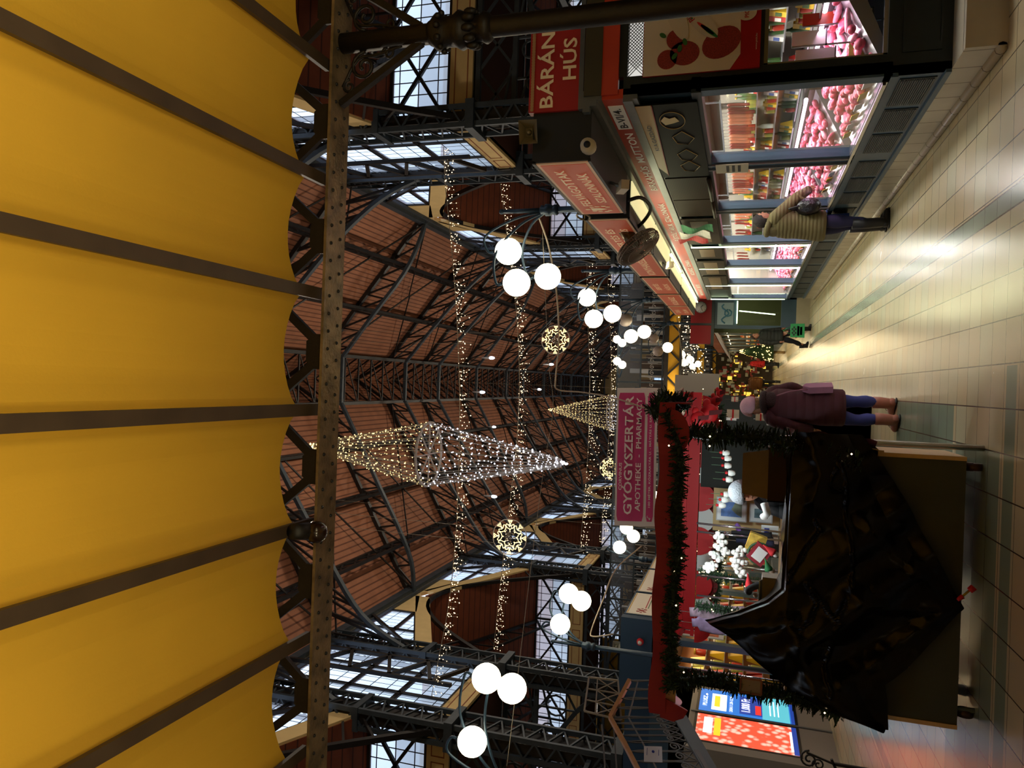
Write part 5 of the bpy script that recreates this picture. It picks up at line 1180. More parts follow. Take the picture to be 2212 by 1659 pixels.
garland([(-2.25, 8.0, 2.05), (-2.26, 8.0, 1.8), (-2.3, 8.0, 1.5), (-2.32, 8.0, 1.35)], .055, 'green garland hanging on the outer inner pole of the booth', 300, 12, fir2, seed=7)
# things inside the booth
lamp('booth_lamp', 'POINT', (-1.0, 7.2, 2.12), 30, (.85, 1., .98), .06); lamp('booth_lamp', 'POINT', (-1.9, 7.1, 2.1), 22, (.95, 1., .98), .06); lamp('booth_lamp', 'POINT', (-1.2, 11.8, 2.25), 16, (.9, 1., 1.), .08)
t_ = thing('sales_table', 'wooden trestle table at the back of the booth', 'table', (-1.5, 8.3, 0)); mb = MB(); mb.box(-2.7, -.5, 8.0, 8.7, 1.20, 1.24); obj('tabletop', mb, wood_l, t_)
for x in (-2.6, -.6):
    for y in (8.1, 8.6): mb = MB(); mb.box(x-.02, x+.02, y-.02, y+.02, 0, 1.2); obj('leg', mb, wood_l, t_)
card = mat('cardboard', 0x8a7868, .8, noise_=.08, nscale=5)
b_ = thing('cardboard_box', 'open cardboard box with raised flap on the counter beside the right garland', 'box', (-.62, 6.5, 1.3))
mb = MB(); mb.box(-.90, -.46, 6.42, 6.43, 1.30, 1.45); mb.box(-.90, -.46, 6.7, 6.71, 1.30, 1.45); mb.box(-.90, -.89, 6.42, 6.71, 1.30, 1.45); mb.box(-.47, -.46, 6.42, 6.71, 1.30, 1.45); mb.box(-.9, -.46, 6.42, 6.71, 1.30, 1.31); obj('body', mb, mat('cardboard_dark', 0x3a2820, .8), b_)
mb = MB(); mb.prism([(-.88, 6.43, 1.45), (-.48, 6.43, 1.45), (-.52, 6.46, 1.65), (-.85, 6.46, 1.65)], (0, .006, 0)); obj('flap', mb, card, b_)
b_ = thing('white_box', 'pale box on the counter in front of the black dark bird figure', 'box', (-1.62, 6.7, 1.3)); mb = MB(); mb.box(-1.80, -1.56, 6.62, 6.8, 1.30, 1.46); obj('body', mb, mat('box_grey', 0x9a8f80, .7), b_); mb = MB(); mb.prism([(-1.80, 6.62, 1.46), (-1.58, 6.62, 1.46), (-1.58, 6.58, 1.48), (-1.8, 6.58, 1.48)], (0, 0, .005)); obj('lid', mb, whitef, b_)
def framed(c, w_, h, lab, cols):
    o = thing('framed_picture', lab, 'picture', c); x, y, z = c; mb = MB(); mb.box(x-w_/2, x+w_/2, y, y+.02, z-h/2, z+h/2); obj('frame', mb, mat('frame_silver', 0xaab0b4, .4), o)
    mb = MB(); mb.box(x-w_/2+.012, x+w_/2-.012, y-.003, y, z-h/2+.012, z+h/2-.012); obj('mount', mb, mat('mount_white', 0xd8e0e4, .6), o)
    m_ = mat('print_'+lab[:5], cols[0], .5, noise_=.5, nscale=14); mb = MB(); mb.box(x-w_/2+.05, x+w_/2-.05, y-.006, y-.002, z-h/2+.05, z+h/2-.05); obj('print', mb, m_, o)
    mb = MB(); mb.prism([(x-w_/2+.05, y-.008, z-h/2+.05), (x+w_/2-.05, y-.008, z-h/2+.05), (x+w_/2-.05, y-.008, z-h*.12), (x, y-.008, z), (x-w_*.2, y-.008, z-h*.18)], (0, .002, 0)); obj('hills', mb, mat('hill_'+lab[:5], cols[1], .6, noise_=.3, nscale=20), o)
framed((-1.32, 8.6, 1.75), .26, .32, 'blue landscape picture in a pale frame on the booth back', (0x4a74b8, 0x6a7a6a)); framed((-1.34, 8.6, 1.44), .20, .24, 'green landscape picture in a pale frame standing on the booth table', (0x5a7a88, 0x4a6a30))
b_ = thing('back_board', 'cream and dark boards closing the back of the booth behind the pictures', 'board', (-1.2, 8.9, 1.2)); mb = MB(); mb.box(-1.60, -1.12, 8.8, 8.82, 1.24, 1.95); obj('cream_board', mb, mat('cream_board'), b_); mb = MB(); mb.box(-1.12, -.45, 8.8, 8.82, .9, 2.1); obj('grey_board', mb, mat('dark_green_board', 0x1c201c, .8), b_)
o = thing('price_card', 'white card with blue lettering beside the small framed picture', 'card', (-1.45, 8.3, 1.26)); mb = MB(); mb.box(-1.53, -1.41, 8.3, 8.305, 1.27, 1.44); obj('card', mb, whitef, o); mb = MB(); mb.box(-1.50, -1.44, 8.296, 8.3, 1.36, 1.41); obj('print', mb, mat('print_blue', 0x2a3a9a, .5), o)
pom = mat('white_cotton', 0xe0e4e0, .9)
pp = None; rnd2 = random.Random(11)
for k, (x, y) in enumerate(((1553, 1160), (1560, 1172), (1552, 1182), (1566, 1190), (1543, 1198), (1552, 1206), (1592, 1196), (1602, 1190), (1596, 1208), (1604, 1214), (1592, 1224), (1600, 1236), (1540, 1222), (1530, 1226), (1606, 1238), (1588, 1212))):
    c = px(x, y, 7.6)
    if pp is None:
        pp = thing('cotton_flower', 'x', 'decoration'); mb = MB()
        for d in ((0, 0, 0), (.03, 0, .01), (-.03, .01, 0), (0, -.01, .03), (.01, 0, -.03)): mb.sph(d, .026, 8, 6)
        obj('tuft', mb, pom, pp); mb = MB(); mb.bar((0, .01, 0), (.01, .01, .09), .005); obj('stem', mb, mat('twig', 0x5a4630, .7), pp); pp.location = c; pp['label'] = 'white cotton tuft hanging among the booth decorations'; pp['group'] = 'cotton tufts in the booth'
    else: dup(pp, c, 'white cotton tuft hanging among the booth decorations', 'cotton tufts in the booth', rotz=rnd2.uniform(0, 3))
# white roses with red bows hanging near the vendor
pb = None
for k, (x, y) in enumerate(((1568, 978), (1572, 990), (1572, 1006), (1580, 1022), (1575, 1036), (1570, 1068), (1566, 1080), (1560, 1092))):
    c = px(x, y, 8.0)
    if pb is None:
        pb = thing('paper_flower', 'x', 'decoration'); mb = MB(); mb.lathe([(.0, -.04), (.02, -.035), (.032, 0), (.028, .03), (.0, .035)], (0, 0, 0), 10); obj('petals', mb, pom, pb); mb = MB(); mb.sph((0, 0, .05), .016, 8, 6); obj('calyx', mb, red_b, pb); mb = MB(); mb.bar((0, 0, .05), (0, 0, .16), .005); obj('stem', mb, fir2, pb); pb.location = c; pb['label'] = 'white flower on a stem hung in the row above the vendor'; pb['group'] = 'white flowers in the booth'
    else: dup(pb, c, 'white flower on a stem hung in the row above the vendor', 'white flowers in the booth')
# hanging hearts / wreath of gift tags, cones and hats
o = thing('gift_basket', 'red and yellow gift basket with green handle hanging in the booth', 'basket', px(1640, 1195, 7.5)); c = px(1640, 1195, 7.5)
mb = MB(); mb.obox(c, .18, .12, .16, Matrix.Rotation(.6, 3, 'Y')); obj('basket', mb, mat('basket_red', 0x8a1c2c, .6, noise_=.2, nscale=20), o); mb = MB(); mb.obox(c+V((.09, .05, .03)), .16, .1, .16, Matrix.Rotation(.3, 3, 'Y')); obj('parcel', mb, mat('parcel_yellow', 0xbfa040, .6, noise_=.3, nscale=20), o); mb = MB(); mb.obox(c+V((0, -.062, 0)), .12, .004, .10, Matrix.Rotation(.6, 3, 'Y')); obj('label_card', mb, whitef, o)
mb = MB(); mb.loft([c+V((.1*math.cos(a*PI/10), -.03, .1*math.sin(a*PI/10))) for a in range(-3, 11)], .012, 6); obj('handle', mb, fir2, o)
for k, (x, y, c1, lab) in enumerate(((1660, 1228, 0x1f6a3a, 'green felt cone hat figure standing on the booth table'), (1655, 1246, 0x2a7a44, 'small green hat gnome lying on the booth table'), (1668, 1192, 0xc02028, 'red and white felt figure on the booth table edge'), (1618, 1262, 0xb8202a, 'red felt bird ornament in front of the lit windows'))):
    c = px(x, y, 7.4); o = thing('felt_figure', lab, 'figurine', c); mb = MB(); mb.lathe([(.04, -.02), (.036, .0), (.012, .06), (.004, .1)], c, 10, Matrix.Rotation((1.2, -1.0, .6, 1.4)[k], 3, 'Y')); obj('hat', mb, mat('felt_%d' % k, c1, .8), o); mb = MB(); mb.sph(c-V((.02, 0, .03)), .03, 8, 6); obj('head', mb, whitef if k else card, o)
o = thing('bird_figure', 'black curved bird figure lying beside the pale box', 'figurine', px(1640, 1270, 6.9)); mb = MB(); mb.loft(spline([px(1688, 1262, 6.9), px(1668, 1262, 6.9), px(1640, 1264, 6.9), px(1620, 1272, 6.9), px(1614, 1284, 6.9)], 4), [.012]*4+[.03]*9+[.035]*3+[.02], 10); obj('body', mb, mat('black_felt', 0x0c0c10, .8), o); c = px(1632, 1286, 6.9); mb = MB(); mb.sph(c, .022); obj('head', mb, card, o)
# dark clothes and bags on rails inside the booth
for k, (x0, y0, x1, y1, w_, c1, lab) in enumerate(((1580, 1150, 1668, 1158, .04, 0x16161c, 'black garment hanging by the pictures'), (1590, 1168, 1672, 1170, .05, 0x1e2440, 'dark blue garment hanging in the booth'), (1588, 1136, 1600, 1142, .03, 0x7a52a8, 'small violet pouch hanging in the booth'), (1490, 1322, 1610, 1330, .10, 0xb8a0b4, 'pale pink cloth hanging at the left of the booth'), (1495, 1345, 1570, 1352, .09, 0xa894bc, 'lilac checked cloth bag at the left of the booth'))):
    a, c = px(x0, y0, 8.2), px(x1, y1, 8.2); o = thing('hanging_cloth', lab, 'cloth', c); mb = MB(); mb.loft(spline([a, a.lerp(c, .3)+V((.01, 0, 0)), a.lerp(c, .7)-V((.01, 0, 0)), c], 4), [(w_*.5, .02)]*3+[(w_, .03)]*9+[(w_, .03)], 12); obj('cloth', mb, mat('cloth_%d' % k, c1, .8, noise_=.2, nscale=18), o); mb = MB(); mb.bar(a, a+V((0, 0, .12)), .006); obj('hook', mb, chrome, o)
for k, (y, lab) in enumerate(((1140, 'first'), (1158, 'second'), (1252, 'third'), (1296, 'fourth'))):
    mb = MB(); mb.cyl(px(1505, y-10, 8.15), px(1690, y+10, 8.15), .011, seg=8); o = obj('steel_rod', mb, chrome); tag(o, '%s thin upright steel rod inside the booth from the right' % lab, 'rod', 'rods in the booth')
# cloth hanging on the right post, silver tags
o = thing('draped_cloth', 'pinkish violet cloth hanging over the counter corner at the right post', 'cloth', (-.36, 6.1, 1.1)); mb = MB(); mb.smooth = True
for i in range(16):
    for j in range(6):
        def dq(i_, j_):
            u, v = i_/16, j_/6; return (-.30-.13*v-.05*u+.02*math.sin(u*9+v*7), 6.0+.5*v*(1-u*.3), 1.18-.46*u-.05*v+.015*math.sin(v*14))
        mb.quad(dq(i, j), dq(i+1, j), dq(i+1, j+1), dq(i, j+1))
obj('fabric', mb, mat('violet_cloth', 0x7a4a78, .5, noise_=.3, nscale=20, bump=.4), o)
mb = MB(); mb.cyl((-.47, 6.12, .72), (-.47, 6.12, .76), .01)
o = thing('small_lantern', 'small framed glass lantern hanging from the left post garland', 'lantern', px(1622, 1480, 6.0)); c = px(1622, 1480, 6.0); mb = MB(); mb.box(c.x-.05, c.x+.05, 5.98, 5.99, c.z-.07, c.z+.07); obj('glass', mb, mat('lantern_glass', 0x8a8078, .2), o); mb = MB()
for (a, b2) in (((-.055, -.075), (.055, -.075)), ((.055, -.075), (.055, .075)), ((.055, .075), (-.055, .075)), ((-.055, .075), (-.055, -.075))): mb.bar((c.x+a[0], 5.98, c.z+a[1]), (c.x+b2[0], 5.98, c.z+b2[1]), .014)
obj('frame', mb, mat('copper_frame', 0x8a5a4a, .4, .5), o)
o = thing('party_cracker', 'small red and gold cracker caught at the lowest tip of the tarpaulin', 'decoration', px(2085, 1290, 6.0)); mb = MB(); mb.cyl(px(2068, 1296, 6.0), px(2080, 1288, 6.0), .012, .018); mb.cyl(px(2094, 1276, 6.), px(2104, 1268, 6.), .022, .024); obj('red_ends', mb, red_b, o); mb = MB(); mb.cyl(px(2078, 1289, 6.0), px(2094, 1276, 6.), .008); obj('gold_stick', mb, mat('gold_foil', 0xb8a030, .3, .6), o)
# red bows and balls on the right back corner of the booth
for k, (x, y, Y_, r_, lab) in enumerate(((1532, 893, 8.6, .11, 'large red half ball bow on the right back corner of the booth'), (1546, 866, 8.8, .06, 'small red bow above the passer-by in the pink hat'), (1508, 905, 8.3, .09, 'red bow on the right roof rail of the booth'), (1555, 850, 9.15, .05, 'smallest red bow at the end of the booth roof'))):
    c = px(x, y, Y_); o = thing('red_bow', lab, 'bow', c, 'red bows'); mb = MB(); mb.sph(c, r_, 14, 8, (1, .5, .9)); mb.sph(c+V((r_*.9, 0, .03)), r_*.6, 10, 6, (1, .4, .7)); obj('loop', mb, red_b, o); mb = MB(); mb.prism([c+V((-.02, -r_*.5, 0)), c+V((.03, -r_*.5, 0)), c+V((.05, -r_*.5, -r_*1.3)), c+V((0, -r_*.5, -r_*1.2))], (0, .004, 0)); obj('tail', mb, red_f, o)
# ================================================================ LEFT STALL ROW, KIOSK, STAIRS
XLF, YL0 = -5.15, 15.6
LP = [(15.6, 15.78), (17.5, 17.7), (19.9, 20.1), (22.2, 22.4), (24.6, 24.8)]
ls = thing('left_stall', 'blue painted stall with warm lit goods behind the Christmas booth', 'stall', (XLF, YL0, 0))
mb = MB(); mb.box(-8, XLF, YL0, 24.8, 0, .7); obj('base', mb, blue, ls)
mb = MB()
for a, c in LP: mb = MB(); mb.box(XLF-.1, XLF+.02, a, c, .7, 3.0); obj('window_post', mb, blue, ls); mb = MB(); mb.box(-8, XLF, YL0, YL0+.06, .7, 1.0); mb.box(-6.3, -5.9, YL0, YL0+.06, .7, 3.3); mb.box(-8, -6.3, YL0, YL0+.06, .7, 3.3); obj('end_wall', mb, mat('stall_yellow_end', 0xa8842c, .6), ls)
mb = MB(); mb.box(-8, XLF+.03, YL0-.02, 24.8, 2.9, 3.3); obj('head_beam', mb, blue, ls)
mb = MB(); mb.quad((XLF, YL0, .72), (XLF, 24.8, .72), (XLF, 24.8, 2.9), (XLF, YL0, 2.9)); obj('window_pane', mb, clear, ls)
mb = MB(); mb.box(-7.0, -6.95, YL0, 24.8, .7, 3.0); obj('back_wall', mb, mat('warm_wall', 0xb08a58, .6), ls)
mb = MB(); mb.box(-6.4, XLF+.35, YL0-.02, YL0+.2, 3.28, 3.95); mb.box(-8.2, -6.4, YL0+.3, YL0+.4, 3.2, 3.85); o = obj('blue_end_case', mb, mat('sign_case_blue', 0x22405c, .5)); tag(o, 'large plain blue end of the left sign boxes', 'sign case')
for k, (a, c) in enumerate(((15.85, 17.55), (17.65, 19.9), (20.0, 22.2), (22.3, 24.6))):
    s = thing('sign_box', '%s cream sign box with red emblem and stripes on the left stall row' % ordn[k], 'sign', (XLF+.35, a, 3.3), 'cream signs on the left row')
    mb = MB(); mb.box(XLF-.1, XLF+.35, a, c, 3.28, 3.93); obj('case', mb, mat('sign_case_blue'), s)
    mb = MB(); mb.box(XLF+.35, XLF+.36, a+.05, c-.05, 3.33, 3.89); obj('face', mb, mat('cream_sign', 0xe8dcc4, .5, em=.12, sample=False), s)
    mb = MB()
    for z in (3.34, 3.86): mb.box(XLF+.36, XLF+.364, a+.06, c-.06, z, z+.02)
    obj('yellow_edge', mb, mat('sign_edge_yellow', 0xd8b040, .5), s)
    mb = MB(); mb.box(XLF+.36, XLF+.364, a+.5, c-.2, 3.53, 3.55); obj('red_stripe', mb, rd, s); mb = MB(); mb.box(XLF+.36, XLF+.364, a+.5, c-.2, 3.48, 3.495); obj('green_stripe', mb, gr, s)
    mb = MB(); yc = a+.3
    for (dy, dz, r_) in ((0, 0, .06), (.08, .05, .04), (.08, -.05, .04), (-.08, .05, .04), (-.08, -.05, .04), (.14, 0, .03), (-.14, 0, .03)): mb.sph((XLF+.362, yc+dy, 3.6+dz*1.4), r_, 8, 5, (.08, 1, 1))
    obj('emblem', mb, mat('emblem_red', 0xb04038, .5), s)
warmg = [cc_('o%d' % i, c_) for i, c_ in enumerate((0xd87820, 0xb84a1c, 0xe0a838, 0x9c2a20))]
for i in range(4):
    a, c = LP[i][1], LP[i+1][0]
    r = thing('shelf_rack', 'warm lit goods rack in the %s window of the left stall' % ordn[i], 'shelf', (-6.2, a, .7), 'left stall racks'); mb = MB()
    for z in (1.1, 1.5, 1.9, 2.3): mb.box(-6.4, -6.0, a, c, z-.015, z)
    obj('shelf', mb, steel, r); mb = MB(); mb.box(-6.45, -6.42, a, c, .7, 2.9); obj('back_board', mb, mat('warm_board', 0xc87a2c, .5), r)
    for z in (1.1, 1.5, 1.9, 2.3):
        for k in range(5): put(rnd.choice((2, 3, 4, 5)), (-6.1, a+.2+(c-a-.4)*k/4, z), 'goods on the warm lit rack in the %s window of the left stall' % ordn[i], 'goods in the left stall, %s window' % ordn[i], sc=2.0)
    lamp('left_stall_light', 'AREA', (-5.6, (a+c)/2, 2.8), 22, (1., .72, .38), .5, None, 1.8)
mb = MB(); mb.box(XLF+.03, XLF+.05, 15.9, 17.3, 1.9, 2.75); mb.m = 1; mb.box(XLF+.05, XLF+.055, 16.0, 17.2, 2.0, 2.65); o = obj('white_framed_poster', mb, [whitef, mat('warm_print', 0xc86a3c, .5, noise_=.5, nscale=6)]); tag(o, 'white framed poster with warm print on the near left stall window', 'poster')
mb = MB(); mb.box(XLF+.03, XLF+.05, 18, 20, 2.55, 2.8); o = obj('yellow_board', mb, mat('yellow_sign', 0xd8b020, .5)); tag(o, 'narrow yellow name board on the left stall', 'sign'); text('lettering', 'VIRÁG - DÍSZ', 1.5, .13, (XLF+.055, 19, 2.67), (0, 1, 0), UP, blk, o)
horn(px(1332, 1398, 15.7), (.5, -1, -.1), 'grey horn loudspeaker on top of the blue sign case', mat('speaker_grey', 0xa8a8a0, .5))
o = thing('alarm_bell', 'small round red and white bell on the blue case end', 'bell', px(1383, 1386, 15.5)); c = px(1383, 1386, 15.5); mb = MB(); mb.cyl(c, c-V((0, .08, 0)), .075, .06, 14); mb.cyl(c, c+V((0, .12, 0)), .02); obj('body', mb, red_b, o); mb = MB(); mb.cyl(c-V((0, .08, 0)), c-V((0, .1, 0)), .045, .03, 12); obj('lens', mb, whitef, o)
# kiosk with two screens
ki = thing('screen_kiosk', 'grey kiosk with two tall advertising screens at the left of the booth', 'kiosk', (-5.9, 14.1, 0))
mb = MB(); mb.box(-6.5, -5.92, 12.75, 15.4, 0, 2.42); obj('body', mb, mat('kiosk_grey', 0x8a837a, .45), ki)
mb = MB(); mb.box(-5.93, -5.915, 13.0, 14.15, .55, 2.32); mb.box(-5.93, -5.915, 14.2, 15.32, .55, 2.32); obj('bezel', mb, mat('bezel_black', 0x1a1a1c, .3), ki)
mb = MB(); mb.box(-5.93, -5.9, 14.15, 14.2, .0, 2.4); obj('divider', mb, grey_m, ki)
def screen_mat(name, c1, c2, sc, em):
    m = mat(name, c1, .3, em=em); t = m.node_tree; b = t.nodes['Principled BSDF']; co = N(t, 'ShaderNodeTexCoord'); vo = N(t, 'ShaderNodeTexVoronoi'); vo.inputs['Scale'].default_value = sc; t.links.new(co.outputs['Object'], vo.inputs['Vector'])
    r = N(t, 'ShaderNodeValToRGB'); r.color_ramp.elements[0].position = .22; r.color_ramp.elements[1].position = .5; r.color_ramp.elements[0].color = col(c2); r.color_ramp.elements[1].color = col(c1); t.links.new(vo.outputs['Distance'], r.inputs[0]); t.links.new(r.outputs[0], b.inputs['Emission Color']); return m
so = screen_mat('screen_orange', 0xf0553a, 0xffd0b8, 7, 1.1); sb_ = mat('screen_blue', 0x2a6ac8, .3, em=1.0, emc=0x2f78d0); sw = mat('screen_white', 0xffffff, .3, em=1.3, emc=0xf4f8ff); sy_ = mat('screen_yellow', 0xf8c020, .3, em=1.2, emc=0xf8c830); sn = mat('screen_navy', 0x203a90, .3, em=.8, emc=0x2848a8); st_ = mat('screen_teal', 0x58b8c8, .3, em=1., emc=0x60c0d0); sr = mat('screen_red', 0xe02828, .3, em=1., emc=0xe83830)
def scr(x, y0, y1, z0, z1, m, nm='screen_area'): mb = MB(); mb.box(x, x+.002, y0, y1, z0, z1); return obj(nm, mb, m, ki)
scr(-5.913, 13.05, 14.10, .60, 2.27, so, 'screen'); scr(-5.910, 13.35, 13.98, 2.0, 2.15, sw); scr(-5.910, 13.3, 14.0, 1.86, 1.97, sy_); scr(-5.910, 13.05, 14.1, .60, .68, sn); scr(-5.908, 13.15, 13.9, .68, .72, sw)
scr(-5.913, 14.25, 15.28, .60, 2.27, sb_, 'screen'); scr(-5.911, 14.35, 15.1, 1.78, 2.05, sw); scr(-5.909, 14.5, 15.0, 1.9, 2.0, sy_); scr(-5.911, 14.25, 15.28, .68, 1.15, st_); scr(-5.910, 14.35, 15.15, 1.15, 1.55, sn); scr(-5.908, 14.4, 14.8, 1.17, 1.27, sr); scr(-5.911, 14.25, 15.28, .6, .66, sn)
DL = (0, 1, 0)
text('screen_lettering', '1.000 Ft', .6, .16, (-5.905, 14.75, 1.44), DL, UP, sw, ki); text('screen_lettering', 'PLUSZ', .45, .08, (-5.905, 14.7, 2.17), DL, UP, sw, ki); text('screen_lettering', '2024.11.28-12.24', .7, .06, (-5.905, 14.7, 1.70), DL, UP, sw, ki)
for z in (1.0, .93, .86): scr(-5.908, 14.45, 15.1, z, z+.02, sw, 'text_line')
# stairs with ornate balustrade
sa = thing('staircase', 'iron staircase with scrolled balustrade and wooden handrail at the left edge', 'staircase', px(1400, 1560, 10))
R1, R2, R3, R4 = px(1360, 1470, 10.6), px(1318, 1550, 10.), px(1347, 1602, 9.7), px(1392, 1690, 9.2)
Q1, Q2, Q3, Q4 = px(1425, 1470, 10.6), px(1462, 1550, 10.), px(1492, 1602, 9.7), px(1545, 1690, 9.2)
hw = mat('handrail_wood', 0x9c6a3e, .35, noise_=.15, nscale=10); bal = mat('balustrade_iron', 0x5c5a5c, .45, .4)
mb = MB(); [mb.bar(a, b2, .07, .05) for a, b2 in ((R1, R2), (R2, R3), (R3, R4))]; obj('handrail', mb, hw, sa)
mb = MB()
for (a, b2, c, d) in ((R1, R2, Q1, Q2), (R2, R3, Q2, Q3), (R3, R4, Q3, Q4)):
    mb.bar(c, d, .03, .05); mb.bar(a.lerp(c, .28), b2.lerp(d, .28), .018)
    n = 4
    for k in range(n+1):
        u = k/n; p, q = a.lerp(b2, u), c.lerp(d, u); mb.bar(p, q, .014); 
        if k < n:
            p2, q2 = a.lerp(b2, u+1/n), c.lerp(d, u+1/n); e = (p2-p).normalized(); f = (q-p).normalized(); w_ = (p2-p).length
            ce = p.lerp(q, .72).lerp(p2.lerp(q2, .72), .5); spiral(mb, ce, w_*.42, 1.6, 0, 1, .009, e, f)
            mb.loft(spline([p.lerp(q, .05), p.lerp(q, .25)+e*w_*.12, ce-e*w_*.4, p2.lerp(q2, .95)], 4), .009, 5); mb.loft(spline([p2.lerp(q2, .05), p2.lerp(q2, .25)-e*w_*.12, ce+e*w_*.4, p.lerp(q, .95)], 4), .009, 5)
obj('balustrade', mb, bal, sa)
mb = MB(); mb.bar(Q2+V((0, 0, -.05)), px(1555, 1700, 9.2), .05, .16); mb.bar(px(1440, 1470, 10.6), px(1475, 1560, 10), .05, .1); obj('stringer', mb, mat('stringer_grey', 0x5a6066, .5), sa)
for k in range(0):
    a = px(1480+14*k, 1575+16*k, 9.9-.1*k); mb = MB(); mb.box(a.x-.14, a.x+.14, a.y, a.y+1.1, a.z-.02, a.z+.01); obj('tread', mb, mat('tread_dark', 0x2c2824, .6), sa)
mb = MB(); mb.cyl((-5.6, 9.4, 0), (-5.6, 9.4, 3.2), .06); mb.cyl(px(1318, 1550, 10), px(1200, 1530, 10)+V((0, 0, 0)), .02) if False else None; obj('support_post', mb, iron, sa)
F = [px(1262, 1536, 10.1), px(1272, 1463, 10.4), px(1335, 1470, 10.5), px(1342, 1556, 10.1)]
mb = MB(); bl2 = .022
for i in range(4): mb.bar(F[i], F[(i+1) % 4], bl2)
for u in (.33, .66): mb.bar(F[0].lerp(F[1], u), F[3].lerp(F[2], u), bl2*.7)
mb.bar(F[0].lerp(F[3], .3), F[1].lerp(F[2], .3), bl2*.7)
for u0, u1 in ((0, .33), (.33, .66), (.66, 1)):
    A = lambda u, v: F[0].lerp(F[1], u).lerp(F[3].lerp(F[2], u), v); mb.bar(A(u0, .3), A(u1, 1), .014); mb.bar(A(u1, .3), A(u0, 1), .014); mb.bar(A(u0, 0), A(u0, .3), .014)
obj('crest_frame', mb, mat('crest_pale', 0x8a8078, .4, .4), sa)
mb = MB(); 
for (x, y) in ((1300, 1565), (1325, 1562)): mb.bar(px(x, y, 10), px(x+10, 1700, 9.4), .02)
obj('upper_rail', mb, bal, sa)
o = thing('notice', 'white notice with blue symbols fixed on the stair balustrade', 'notice', px(1410, 1629, 9.3)); a, b2, c, d = [px(*q) for q in ((1391, 1612, 9.35), (1391, 1645, 9.25), (1431, 1647, 9.25), (1430, 1613, 9.35))]; mb = MB(); mb.prism([a, b2, c, d], (0, .004, 0)); obj('sheet', mb, mat('notice_white', 0xb8b4bc, .5), o)
mb = MB(); ce = (a+b2+c+d)/4; [mb.sph(ce+V((s_*.035, -.006, .0)), .018, 8, 5, (1, .1, 1)) for s_ in (1, -1)]; mb.box(ce.x-.07, ce.x+.07, ce.y-.008, ce.y-.004, ce.z+.07, ce.z+.075); mb.box(ce.x-.07, ce.x+.07, ce.y-.008, ce.y-.004, ce.z-.07, ce.z-.065); obj('print', mb, mat('print_blue'), o)
o = thing('iron_scroll_stand', 'black wrought iron scroll at the lower left edge in front of the kiosk', 'ironwork', px(1800, 1645, 9.3)); mb = MB()
c1, c2 = px(1748, 1640, 9.3), px(1768, 1652, 9.3); spiral(mb, c1, .10, 1.6, 0, 1, .012); spiral(mb, c2, .07, 1.4, 2, -1, .010); mb.bar(px(1742, 1625, 9.3), px(1800, 1650, 9.3), .02); mb.bar(px(1800, 1650, 9.3), (px(1800, 1650, 9.3).x, 9.3, 0), .03); mb.bar(px(1796, 1640, 9.3), px(1806, 1662, 9.3), .03); obj('scroll', mb, blk, o)
# ================================================================ FARTHER STALLS
awn1 = stripes('awning_stripes', 0xcdbfa4, 0x5c4634, 'Y', .42, .35, .6); awn2 = stripes('awning_brown', 0x9a7a58, 0x43301f, 'Y', .36, .4, .6)
def far_stall(x, s, y0, y1, lab, am, grp, protos={}):
    """s: +1 stall body lies towards +x"""
    key = (s, am.name)
    L = y1-y0
    if key in protos: return dup(protos[key], (x, y0, 0), lab, grp, scale=(1, L/2.6, 1))
    r = thing('market_stall', lab, 'stall', (0, 0, 0), grp); protos[key] = r; L = 2.6
    B = lambda m_, x0, x1, a, c, z0, z1: m_.box(min(s*x0, s*x1), max(s*x0, s*x1), a, c, z0, z1)
    mb = MB(); B(mb, 0, 1.2, 0, L, 0, .75); obj('base', mb, blue, r)
    mb = MB(); B(mb, 0, .08, 0, .12, .75, 2.9); B(mb, 1.9, 2.0, 0, L, 0, 3.1); obj('post', mb, blue_d, r)
    mb = MB(); mb.prism([(s*-.55, 0, 2.45), (s*.1, 0, 2.95), (s*.1, 0, 2.99), (s*-.55, 0, 2.49)], (0, L, 0)); obj('awning', mb, am, r)
    mb = MB(); B(mb, 0, .05, 0, L, 2.95, 3.35); obj('fascia', mb, [mat('far_fascia', 0x9a5034, .5, em=.05)], r)
    mb = MB(); rr_ = random.Random(9)
    for k in range(90):
        mb.m = rr_.randrange(4); y = rr_.uniform(.1, L-.2); zz = rr_.choice((.78, .85, 1.2, 1.5, 1.8)); xx = rr_.uniform(.1, .5)+(zz-.7)*.5; mb.box(min(s*xx, s*(xx+.12)), max(s*xx, s*(xx+.12)), y, y+.12, zz, zz+rr_.uniform(.06, .25))
    o = obj('goods', mb, [cc_('o0', 0), cc_('paprika', 0), cc_('pickle', 0), cc_('white', 0)], r); o['kind'] = 'stuff'
    mb = MB(); mb.cyl((s*.5, .2, 2.6), (s*.5, L-.2, 2.6), .02, seg=6); obj('tube', mb, mat('warm_tube', 0xfff0c0, .4, em=9, emc=(1., .85, .5)), r)
    r.location = (x, y0, 0); r.scale = (1, (y1-y0)/2.6, 1); return r
for k in range(9): far_stall(2.25, 1, 24.4+2.7*k, 27.0+2.7*k, '%s market stall with striped awning beyond the clock on the right' % ordn[k], awn1, 'far right stalls')
for k in range(9): far_stall(-5.0, -1, 25.2+2.7*k, 27.8+2.7*k, '%s market stall with brown awning beyond the left stall row' % ordn[k], awn2, 'far left stalls')
for yy in (27, 33, 39, 46): lamp('far_stall_light', 'AREA', (1.75, yy, 2.42), 110, (1., .80, .45), .5, (0, -.6, 0), 4.); lamp('far_stall_light', 'AREA', (-4.4, yy, 2.4), 70, (1., .78, .45), 1.2, (0, .5, 0), 4.)
